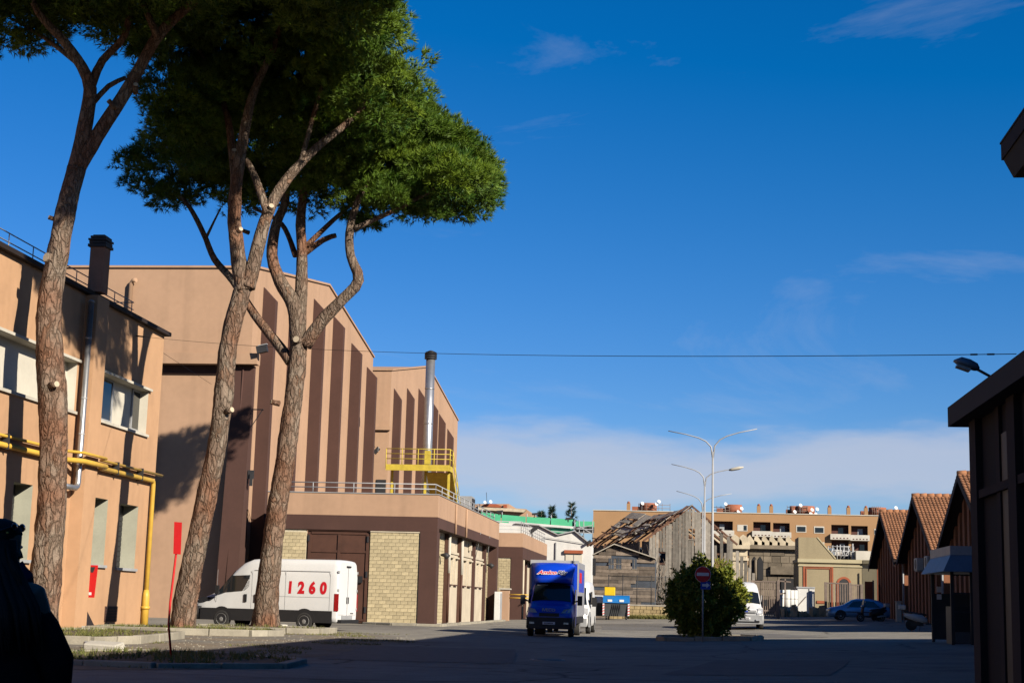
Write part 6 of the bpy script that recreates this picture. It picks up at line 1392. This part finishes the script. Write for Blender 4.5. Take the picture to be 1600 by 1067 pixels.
house(91.3,104.2,5.25,8.55,'middle tiled gable house with two wall-mounted air conditioners',ac=True)
house(75.2,88.2,5.25,8.55,'nearest of the three tiled gable houses, partly hidden by the shelter')
for i, (px, py, Y) in enumerate(((1404,960,103.0),(1475,967,88.8))):
    p = at(px,py,Y); g = gz(p.x,Y); t_ = thing('concrete_bollard', (p.x,Y,g), ('pale concrete pillar at the gap beside the furthest tiled house','pale concrete pillar between the middle and nearest tiled houses')[i], 'pillar')
    MB().box(-.17,.17,-.17,.17,0,1.25).build('shaft','slab',t_,False,.02); MB().box(-.2,.2,-.2,.2,1.253,1.32).build('cap','slab',t_)
for i, (y0, y1) in enumerate(((104.6,106.8),(88.6,90.8))):
    t_ = thing('yard_gate', (15.6,(y0+y1)/2,gz(15.6,y0)), ('brown slatted gate in the gap before the furthest house','brown slatted gate in the gap before the middle house')[i], 'gate'); g = gz(15.6,y0)
    pbox('frame','dkbrown',t_,15.58,15.63,y0,y1,g+.1,g+.2); pbox('frame','dkbrown',t_,15.58,15.63,y0,y1,g+1.9,g+2.0)
    for k in range(9): pbox('slat','housebrown',t_,15.59,15.62,y0+.02+k*.245,y0+.2+k*.245,g+.2,g+1.9)
# glazed shelter
KX0, KX1, KYF, KYB = at(1489,990,52.5).x, at(1489,990,52.5).x+2.2, 52.5, 56.5
gk2 = gz(KX0,54)
zc = at(1489,893,52.5).z
ks = thing('shelter', (KX0,KYF,gk2), 'dark shelter with blue grey canopy beside the right-hand houses', 'shelter')
part('canopy','kiosk',ks, lambda q: q.add([(KX0-.35,KYF-.5,zc),(KX1+.5,KYF-.5,zc),(KX1+.5,KYB+.3,zc),(KX0-.35,KYB+.3,zc),(KX0-.05,KYF-.15,zc+.55),(KX1+.2,KYF-.15,zc+.55),(KX1+.2,KYB,zc+.55),(KX0-.05,KYB,zc+.55)],[(3,2,1,0),(4,5,6,7),(0,1,5,4),(1,2,6,5),(2,3,7,6),(3,0,4,7)]))
part('canopy_top','ltgrey',ks, lambda q: q.box(KX0-.06,KX1+.22,KYF-.16,KYB+.02,zc+.553,zc+.85))
for x, y in ((KX0,KYF),(KX0+.62,KYF-.05),(KX1,KYF),(KX0,KYB),(KX1,KYB)): pbox('post','dark',ks,x-.05,x+.05,y-.05,y+.05,gk2-.05,zc-.003)
for z in (1.05,1.65,2.25): pbox('glazing_bar','dark',ks,KX0+.05,KX1,KYF-.02,KYF+.02,gk2+z,gk2+z+.05)
for x0_, x1_ in ((KX0+.08,KX0+.55),(KX0+.70,KX1-.06)): pbox('base_panel','bingrey',ks,x0_,x1_,KYF-.04,KYF,gk2+.05,gk2+.42)
pbox('back_panel','dark',ks,KX0,KX1,KYB-.02,KYB+.03,gk2+.1,gk2+1.7); pbox('counter','black',ks,KX0+.15,KX1-.1,KYF+1.2,KYF+2.2,gk2,gk2+1.25)
nb = pbox('notice','whiteprint',ks,KX0+.14,KX0+.30,KYB-.05,KYB-.022,gk2+1.75,gk2+1.95); pbox('notice','whiteprint',ks,KX0+.14,KX0+.30,KYB-.05,KYB-.022,gk2+1.5,gk2+1.68)

# ------------------------------------------------------------------ near dark hall on the right and the taller hall behind it
NC = at(1524, 860, 24.0); NX = NC.x
e0 = at(1480.5,637,24.4); e1 = at(1481.4,667,24.4)
nh = thing('near_hall', (NX,24,0), 'near brown hall in deep shade with pilasters and heavy fascia at the right edge', 'building')
g = 0
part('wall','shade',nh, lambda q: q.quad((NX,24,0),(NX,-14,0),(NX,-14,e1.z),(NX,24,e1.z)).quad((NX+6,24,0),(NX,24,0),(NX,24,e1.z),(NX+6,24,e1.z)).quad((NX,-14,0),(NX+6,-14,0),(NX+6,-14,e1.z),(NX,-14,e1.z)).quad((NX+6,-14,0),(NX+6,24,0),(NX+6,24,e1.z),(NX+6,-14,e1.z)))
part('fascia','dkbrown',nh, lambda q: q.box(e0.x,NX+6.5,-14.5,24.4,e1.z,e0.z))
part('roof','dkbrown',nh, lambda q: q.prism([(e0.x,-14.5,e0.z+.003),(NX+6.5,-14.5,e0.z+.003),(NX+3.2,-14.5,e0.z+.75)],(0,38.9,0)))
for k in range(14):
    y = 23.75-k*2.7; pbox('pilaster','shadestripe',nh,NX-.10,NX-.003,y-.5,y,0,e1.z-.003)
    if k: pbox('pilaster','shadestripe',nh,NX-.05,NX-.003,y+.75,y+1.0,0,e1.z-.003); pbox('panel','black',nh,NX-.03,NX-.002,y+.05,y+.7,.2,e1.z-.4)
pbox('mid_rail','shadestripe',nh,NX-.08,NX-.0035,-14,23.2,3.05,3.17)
HC = at(1567,222,36.5); EX, EZ = HC.x, HC.z
th = thing('tall_hall', (EX+1.6,45,0), 'tall dark hall whose overhanging roof corner shows at the top right', 'building')
part('shadow_block','shade',th, lambda q: q.prism([(12.6,-70,0),(34,-70,0),(34,43.5,0),(19.5,46.6,0),(12.6,52.6,0)],(0,0,14.2)))  # unseen block added to cast the foreground shadow, far side slanted to fit
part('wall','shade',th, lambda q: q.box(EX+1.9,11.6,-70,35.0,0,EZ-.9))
part('roof_deck','dkbrown',th, lambda q: q.add([(EX+.18,-72,EZ-.95),(11.7,-72,EZ-.95),(11.7,36.3,EZ-.95),(EX+.18,36.3,EZ-.95),(EX,-72,EZ-.45),(11.7,-72,EZ-.45),(11.7,36.5,EZ-.45),(EX,36.5,EZ-.45)],[(3,2,1,0),(4,5,6,7),(0,1,5,4),(1,2,6,5),(2,3,7,6),(3,0,4,7)]))
part('gutter','shadestripe',th, lambda q: q.box(EX-.04,EX+.3,-72,36.55,EZ-.447,EZ-.05))
part('eave_cap','dkbrown',th, lambda q: q.box(EX-.06,11.7,-72,36.58,EZ-.047,EZ))
# lamp on the near hall roof
la = at(1547,588,23.0); lb_ = at(1527,577,23.0); lh = at(1490,564,23.0)
sl2 = thing('roof_lamp', (la.x,23,e0.z), 'grey street lamp head on a short arm above the near hall fascia', 'lamp')
ptube('arm','dark',sl2,[(la.x+.15,23,la.z-.25),la,lb_],.022,8)
d = (lh-lb_); q = MB(); nn_ = Vector((d.z,0,-d.x)).normalized()*-1
if nn_.z < 0: nn_ = -nn_
rings = []
for f, h_, w in ((-.06,.04,.05),(.08,.09,.10),(.4,.11,.14),(.75,.10,.14),(1.0,.02,.05)):
    c = lb_+d*f; rings.append([c+nn_*h_*math.sin(a)*(1 if math.sin(a) > 0 else .35)+Vector((0,w*math.cos(a),0)) for a in [2*math.pi*k/12 for k in range(12)]])
q.loft(rings); q.build('lamp_head','kiosk',sl2,True); part('diffuser','ltgrey',sl2, lambda q: q.obox(lb_+d*.55-nn_*.055,d*.28,(0,.09,0),nn_*.02))
# overhead wire
wa, wb_ = atx(214,525,WX+.02), at(1588,553,23.2)
pts = []
for k in range(41):
    t_ = k/40; p = wa.lerp(wb_, t_); p.z -= 4*.30*t_*(1-t_); pts.append(p)
ow = thing('overhead_wire', wa, 'thin dark cable strung across the street from the orange building', 'cable')
ptube('cable','wire',ow,pts,.0065,5); ptube('turnbuckle','wire',ow,[pts[0],pts[0].lerp(pts[1],.8)],.03,6); ptube('cable','wire',ow,[wa,atx(330,600,WX-3)],.008,4)
for k in (.2,.5): ptube('insulator','wire',ow,[pts[39].lerp(pts[40],k),pts[39].lerp(pts[40],k+.12)],.014,6)

# ------------------------------------------------------------------ street lamps, signs
def street_lamp(px, Y, junc, arms, label, base_z, head=None):
    x = at(px,800,Y).x; J = at(px,junc,Y); t = thing('street_lamp', (x,Y,base_z), label, 'street lamp')
    ptube('pole','ltgrey',t,[(x,Y,base_z),(x,Y,base_z+1.2),(x,Y,J.z)],[.075,.06,.038],10)
    for (a, b_), s_ in zip(arms,(-1,1)):
        e = at(a,b_,Y); w = e.x-x; h = e.z-J.z
        ptube('arm','ltgrey',t,[(x,Y,J.z-.3),(x+w*.04,Y,J.z+h*.25),(x+w*.16,Y,J.z+h*.52),(x+w*.32,Y,J.z+h*.68),(x+w*.6,Y,J.z+h*.84),e],[.034,.03,.027,.025,.022,.018],8)
    if head:
        e = at(*head,Y); MB().loft([[e+Vector((dx_,math.cos(a)*w,dx_*.22+math.sin(a)*h)) for a in [2*math.pi*k/10 for k in range(10)]] for dx_, w, h in ((-.35,.05,.04),(-.2,.12,.08),(.15,.15,.09),(.38,.05,.03))]).build('lamp_head','slab',t,True)
    return t
street_lamp(1113.5,62.3,706,((1044,673),(1183,670)),'nearest and tallest double-armed street lamp rising from the shrub',gz(1.2,62.3)+.12)
street_lamp(1101,78.0,752,((1049,725),(1158,731)),'middle double-armed street lamp that still has one lamp head',gz(1,78),(1150,732))
street_lamp(1098,93.0,792,((1057,767),(1143,771)),'furthest and shortest looking double-armed street lamp',gz(1,93))
NSY = 58.5; c = at(1098.3,897,NSY); gsn = gz(c.x,NSY)
ns1 = thing('no_entry_sign', (c.x,NSY,gsn), 'round red no entry sign on a pole in front of the shrub', 'road sign')
ptube('pole','grey',ns1,[(c.x,NSY+.04,gsn),(c.x,NSY+.04,c.z+.25)],.03,8)
MB().cyl((c.x,NSY-.01,c.z),(c.x,NSY+.005,c.z),.30,28).build('rim','whiteprint',ns1,True); dd = MB().cyl((c.x,NSY-.022,c.z),(c.x,NSY-.012,c.z),.285,28).build('disc','red',ns1,True); pbox('white_bar','whiteprint',dd,c.x-.225,c.x+.225,NSY-.03,NSY-.0225,c.z-.055,c.z+.065)
c2 = at(1103,914,NSY); pl2 = pbox('arrow_plate','bluesign',ns1,c2.x-.20,c2.x+.17,NSY-.012,NSY+.0,c2.z-.15,c2.z+.14)
part('arrow','whiteprint',pl2, lambda q: q.prism([(c2.x-.14,NSY-.02,c2.z-.04),(c2.x+.02,NSY-.02,c2.z-.04),(c2.x+.02,NSY-.02,c2.z-.10),(c2.x+.14,NSY-.02,c2.z+.005),(c2.x+.02,NSY-.02,c2.z+.10),(c2.x+.02,NSY-.02,c2.z+.045),(c2.x-.14,NSY-.02,c2.z+.045)],(0,.007,0)))
# tall thin red marker sign in the foreground bed
RY = 30.2; b0 = at(268,1036,RY); m1 = at(263.5,975,RY); m2 = at(266,940,RY); m3 = at(275,866,RY); m4 = at(278.5,820,RY)
rs = thing('red_marker_sign', (b0.x,RY,gz(b0.x,RY)), 'tall thin red post with an upright red plate in the left foreground', 'sign')
ptube('post','red',rs,[(b0.x,RY,gz(b0.x,RY)),m1,m2,m3,(m4.x,RY,m4.z)],.024,8)
A, B, C_, D_ = at(271.5,865,RY), at(283,866,RY), at(285,816,RY), at(273,815,RY)
part('plate','red',rs, lambda q: q.prism([A+Vector((0,-.03,0)),B+Vector((0,-.03,0)),C_+Vector((0,-.03,0)),D_+Vector((0,-.03,0))],(0,.008,0)))
M['patch'] = mat('darker asphalt patch', (0.17,0.16,0.145), 0.2, 3, 0.95, 0.5, 30)
# painted road marks, worn
for k, (x, y, w) in enumerate(((-4.4,31,.9),(4.0,45,1.1),(6.5,40,1.0),(-2.0,52,.9))):
    o = MB().add([(x-w,y-.06,gz(x-w,y)+.006),(x+w,y-.06,gz(x+w,y)+.006),(x+w*.9,y+.06,gz(x+w,y)+.006),(x-w*.8,y+.06,gz(x-w,y)+.006)],[(0,1,2,3)]).build('road_marking','kerb'); o['kind'] = 'structure'
for k, (x, y, w, l, rz) in enumerate(((-6.5,40,2.2,5.5,.1),(1.8,34,1.6,4.2,-.15),(3.6,72,1.4,6.0,.2),(-2.5,88,2.0,3.5,.05),(7.0,95,1.2,5.0,-.1))):
    vs = []
    for a, b_ in ((-w,-l),(0,-l*1.04),(w,-l),(w*1.03,0),(w,l),(0,l*.97),(-w,l),(-w*.96,0)):
        X_, Y_ = x+a*math.cos(rz)-b_*math.sin(rz), y+a*math.sin(rz)+b_*math.cos(rz); vs.append((X_,Y_,gz(X_,Y_)+.007))
    vs.append((x,y,gz(x,y)+.007)); o = MB().add(vs,[(i,(i+1)%8,8) for i in range(8)]).build('asphalt_patch','patch'); o['kind'] = 'structure'
for k, (x, y, lab_) in enumerate(((-3.2,37.5,'round iron manhole cover in the shaded foreground road'),(-7.8,78.5,'round iron manhole cover in the sunlit road beyond the truck'))):
    t_ = thing('manhole_cover', (x,y,gz(x,y)), lab_, 'manhole cover'); MB().cyl((0,0,0),(0,0,.02),.42,24).build('ring','grey',t_); MB().cyl((0,0,.02),(0,0,.028),.34,24).build('lid','dark',t_)
# ------------------------------------------------------------------ person at the left edge, seen from behind with head turned to the right
PY = 6.3; pc = at(-2, 900, PY); PXX = pc.x
ps = thing('person', (PXX,PY,0), 'person with long dark hair in a black coat, seen from behind at the left edge', 'person')
def skinned(name, m, parent, verts, edges, radii, root=0, sub=2):
    me = bpy.data.meshes.new(name); me.from_pydata([tuple(v) for v in verts], edges, []); o = link(name, me, parent)
    me.materials.append(M[m])
    sk = o.modifiers.new('skin','SKIN'); sk.use_smooth_shade = True
    for i, r in enumerate(radii): me.skin_vertices[0].data[i].radius = (r,r) if isinstance(r,(int,float)) else r
    me.skin_vertices[0].data[root].use_root = True
    s = o.modifiers.new('sub','SUBSURF'); s.levels = sub; s.render_levels = sub; return o
# body: one continuous skinned figure (height about 1.62 m), weight on both feet
vs = [(0,0,.86),(0,0,1.02),(0,-.01,1.18),(0,-.01,1.30),(0,.0,1.40),(.02,.02,1.47),
      (.17,-.01,1.32),(.24,.01,1.08),(.22,.13,.90),(-.17,-.01,1.32),(-.24,.01,1.08),(-.22,.13,.90),
      (.10,0,.80),(.11,.02,.46),(.11,0,.08),(.12,.15,.035),(-.10,0,.80),(-.11,.02,.46),(-.11,0,.08),(-.12,.15,.035)]
ed = [(0,1),(1,2),(2,3),(3,4),(4,5),(3,6),(6,7),(7,8),(3,9),(9,10),(10,11),(0,12),(12,13),(13,14),(14,15),(0,16),(16,17),(17,18),(18,19)]
ra = [.15,.13,.14,.12,.055,.05,.065,.05,.038,.065,.05,.038,.09,.06,.045,.035,.09,.06,.045,.035]
body = skinned('body','skin',ps,vs,ed,ra)
# coat: lofted shell over the torso, flaring to the hip, with sleeves
def ell(cx,cy,z,rx,ry,n=20): return [(cx+rx*math.cos(2*math.pi*k/n),cy+ry*math.sin(2*math.pi*k/n),z+.012*math.sin(6*math.pi*k/n)) for k in range(n)]
ct = MB().loft([ell(0,0,.52,.285,.20),ell(0,0,.70,.275,.195),ell(0,0,.90,.255,.185),ell(0,0,1.05,.215,.165),ell(0,0,1.16,.20,.155),ell(0,0,1.25,.185,.14),ell(0,0,1.33,.145,.12),ell(0,.0,1.39,.105,.095),ell(0,.0,1.43,.075,.08)]).build('coat','coat',ps)
for s_ in (1,-1): MB().tube([(s_*.12,0,1.29),(s_*.205,0,1.18),(s_*.275,.02,1.06),(s_*.25,.10,.93),(s_*.225,.15,.88)],[.075,.082,.072,.062,.056],14).build('sleeve','coat',ct)
for s_ in (1,-1):     # trouser legs and shoes
    MB().tube([(s_*.10,0,.80),(s_*.11,.02,.46),(s_*.11,0,.10)],[.105,.08,.06],14).build('trouser_leg','coat',ps); MB().loft([ell(s_*.115,.06,.0,.05,.135,14),ell(s_*.115,.06,.05,.05,.135,14),ell(s_*.115,.02,.11,.045,.07,14)]).build('shoe','black',ps)
# hands: palm, four fingers, thumb
for s_ in (1,-1):
    wx, wy, wz = s_*.222,.15,.87
    pv_ = [(wx,wy,wz),(wx,wy+.035,wz-.055),(wx,wy+.05,wz-.085)]; e_ = [(0,1),(1,2)]; r_ = [(.02,.024),(.026,.018),(.024,.014)]
    for k, l in enumerate((.070,.078,.074,.058)):
        b_i = len(pv_); fx = (k-1.5)*.018; pv_ += [(wx-s_*fx*.3,wy+.055+fx*.9,wz-.10),(wx-s_*.01,wy+.06+fx,wz-.10-l*.5),(wx-s_*.025,wy+.055+fx,wz-.10-l*.95)]; e_ += [(2,b_i),(b_i,b_i+1),(b_i+1,b_i+2)]; r_ += [.0095,.009,.007]
    b_i = len(pv_); pv_ += [(wx-s_*.025,wy+.04,wz-.05),(wx-s_*.04,wy+.05,wz-.085)]; e_ += [(1,b_i),(b_i,b_i+1)]; r_ += [.011,.008]
    skinned('hand','skin',ps,pv_,e_,r_,0,1)
MB().loft([ell(.0,.0,1.375,.15,.125),ell(.0,-.01,1.41,.145,.125),ell(.0,0,1.44,.11,.10),ell(.01,0,1.462,.085,.08)]).build('scarf','denim',ps)
# head turned to the right: face towards +x, skull, nose, lips, chin
hx, hy, hz = .0,-.005,1.525
hd = MB(); rings = []
prof = [(-.118,.028,.03,.045),(-.105,.045,.045,.03),(-.08,.058,.055,.02),(-.05,.068,.062,.012),(-.02,.074,.066,.006),(.015,.08,.07,.0),(.05,.084,.072,-.004),(.08,.076,.066,-.008),(.102,.05,.048,-.01),(.113,.02,.02,-.012)]
for z, rx, ry, ox in prof: rings.append([(hx+ox+rx*math.cos(2*math.pi*k/24)*(1.08 if math.cos(2*math.pi*k/24) > 0 else 1),hy+ry*math.sin(2*math.pi*k/24),hz+z) for k in range(24)])
hd.loft(rings); ho = hd.build('head','skin',ps)
MB().loft([[(hx+a,hy+b_,hz+c_) for a, b_, c_ in ((x0_,-w,z0_),(x0_+pr2,0,z0_-.004),(x0_,w,z0_))] for z0_, x0_, pr2, w in ((.01,.078,.006,.008),(-.015,.078,.02,.013),(-.035,.075,.03,.018),(-.043,.072,.012,.016))]).build('nose','skin',ho)
MB().ball((hx+.078,hy,hz-.062),.012,.024,.008,10,6).build('mouth','redprint' if False else 'skin',ho)
for s_ in (1,-1):
    MB().ball((hx+.072,hy+s_*.032,hz+.006),.012,.014,.008,10,6).build('eye','whiteprint',ho)
    MB().ball((hx-.01,hy+s_*.076,hz-.01),.018,.012,.032,10,6).build('ear','skin',ho)
# hair: skull cap, long locks falling over the shoulders and back, strands
hc = MB(); rings = []
for z, rx, ry, ox in [(-.06,.086,.088,-.030),(-.02,.095,.090,-.026),(.02,.100,.092,-.020),(.06,.100,.090,-.014),(.09,.088,.078,-.010),(.112,.060,.054,-.010),(.124,.022,.02,-.01)]:
    rings.append([(hx+ox+rx*math.cos(2*math.pi*k/28)*(.92 if math.cos(2*math.pi*k/28) > .5 and z < .03 else 1)*(1+.03*math.sin(k*2.7)),hy+ry*math.sin(2*math.pi*k/28)*(1+.03*math.sin(k*1.9)),hz+z) for k in range(28)])
hr = hc.loft(rings).build('hair','hair',ps)
for k in range(90):
    a = math.pi*(.78+1.08*random.random()) if k % 3 else random.uniform(3.9,5.9)
    r0_ = .085; x0_, y0_ = hx-.012+r0_*math.cos(a), hy+r0_*math.sin(a); sw_ = random.uniform(.0,.05)
    pts = [(x0_,y0_,hz+.03),(hx+(x0_-hx)*1.2,hy+(y0_-hy)*1.12,hz-.06),(hx+(x0_-hx)*1.5+sw_,hy+(y0_-hy)*1.45-.02,hz-.15),(hx+(x0_-hx)*1.9+.05+sw_,hy+(y0_-hy)*1.75-.03,hz-.25),(hx+(x0_-hx)*2.0+.07+sw_*1.5,hy+(y0_-hy)*1.8-.05,hz-.34-random.uniform(0,.1))]
    ptube('lock','hair',hr,pts,[.022,.024,.022,.017,.003],6,False)
for k in range(16):
    a = random.uniform(-.6,.9); pts = [(hx+.05,hy-.07,hz+.02),(hx+.085,hy-.09,hz-.05),(hx+.11+random.uniform(0,.03),hy-.10,hz-.11-random.uniform(0,.04)),(hx+.13+random.uniform(0,.04),hy-.10,hz-.16-random.uniform(0,.06))]
    ptube('strand','hair',hr,pts,[.012,.010,.006,.001],5,False)
# sunglasses pushed up on the hair
for s_ in (1,-1):
    MB().ball((hx+.072,hy+s_*.038,hz+.088),.008,.030,.018,12,8).build('lens','glass',hr); ptube('temple','black',hr,[(hx+.07,hy+s_*.072,hz+.085),(hx-.02,hy+s_*.095,hz+.05),(hx-.06,hy+s_*.09,hz+.02)],.005,6,False)
MB().ball((hx+.062,hy-.080,hz+.062),.006,.004,.005,8,5).build('hinge_glint','yellow',hr)
# ------------------------------------------------------------------ repeats of one kind share a group
GR = {'pine_tree':'umbrella pines beside the orange building','street_lamp':'double-armed street lamps along the road','tiled_house':'tiled gable houses on the right','cargo_van':'white vans parked in the yard',
 'white_roll':'white upright rolls by the container','kerbed_bed':'kerbed beds under the pines','bar_gate':'barred gates of the film set','waste_bin':'waste bins before the cabin','scooter':'parked scooters',
 'conifer_tree':'distant conifers','concrete_slab':'pale slabs along the wall','concrete_lump':'loose concrete lumps','rubble_heap':'rubble heaps in the yard','concrete_bollard':'concrete pillars by the houses','yard_gate':'slatted yard gates',
 'stage_building':'peach film stages','brick_annex':'brick annexes along the street','manhole_cover':'manhole covers'}
for o in list(bpy.data.objects):
    if o.parent is None and o.name.split('.')[0] in GR: o['group'] = GR[o.name.split('.')[0]]
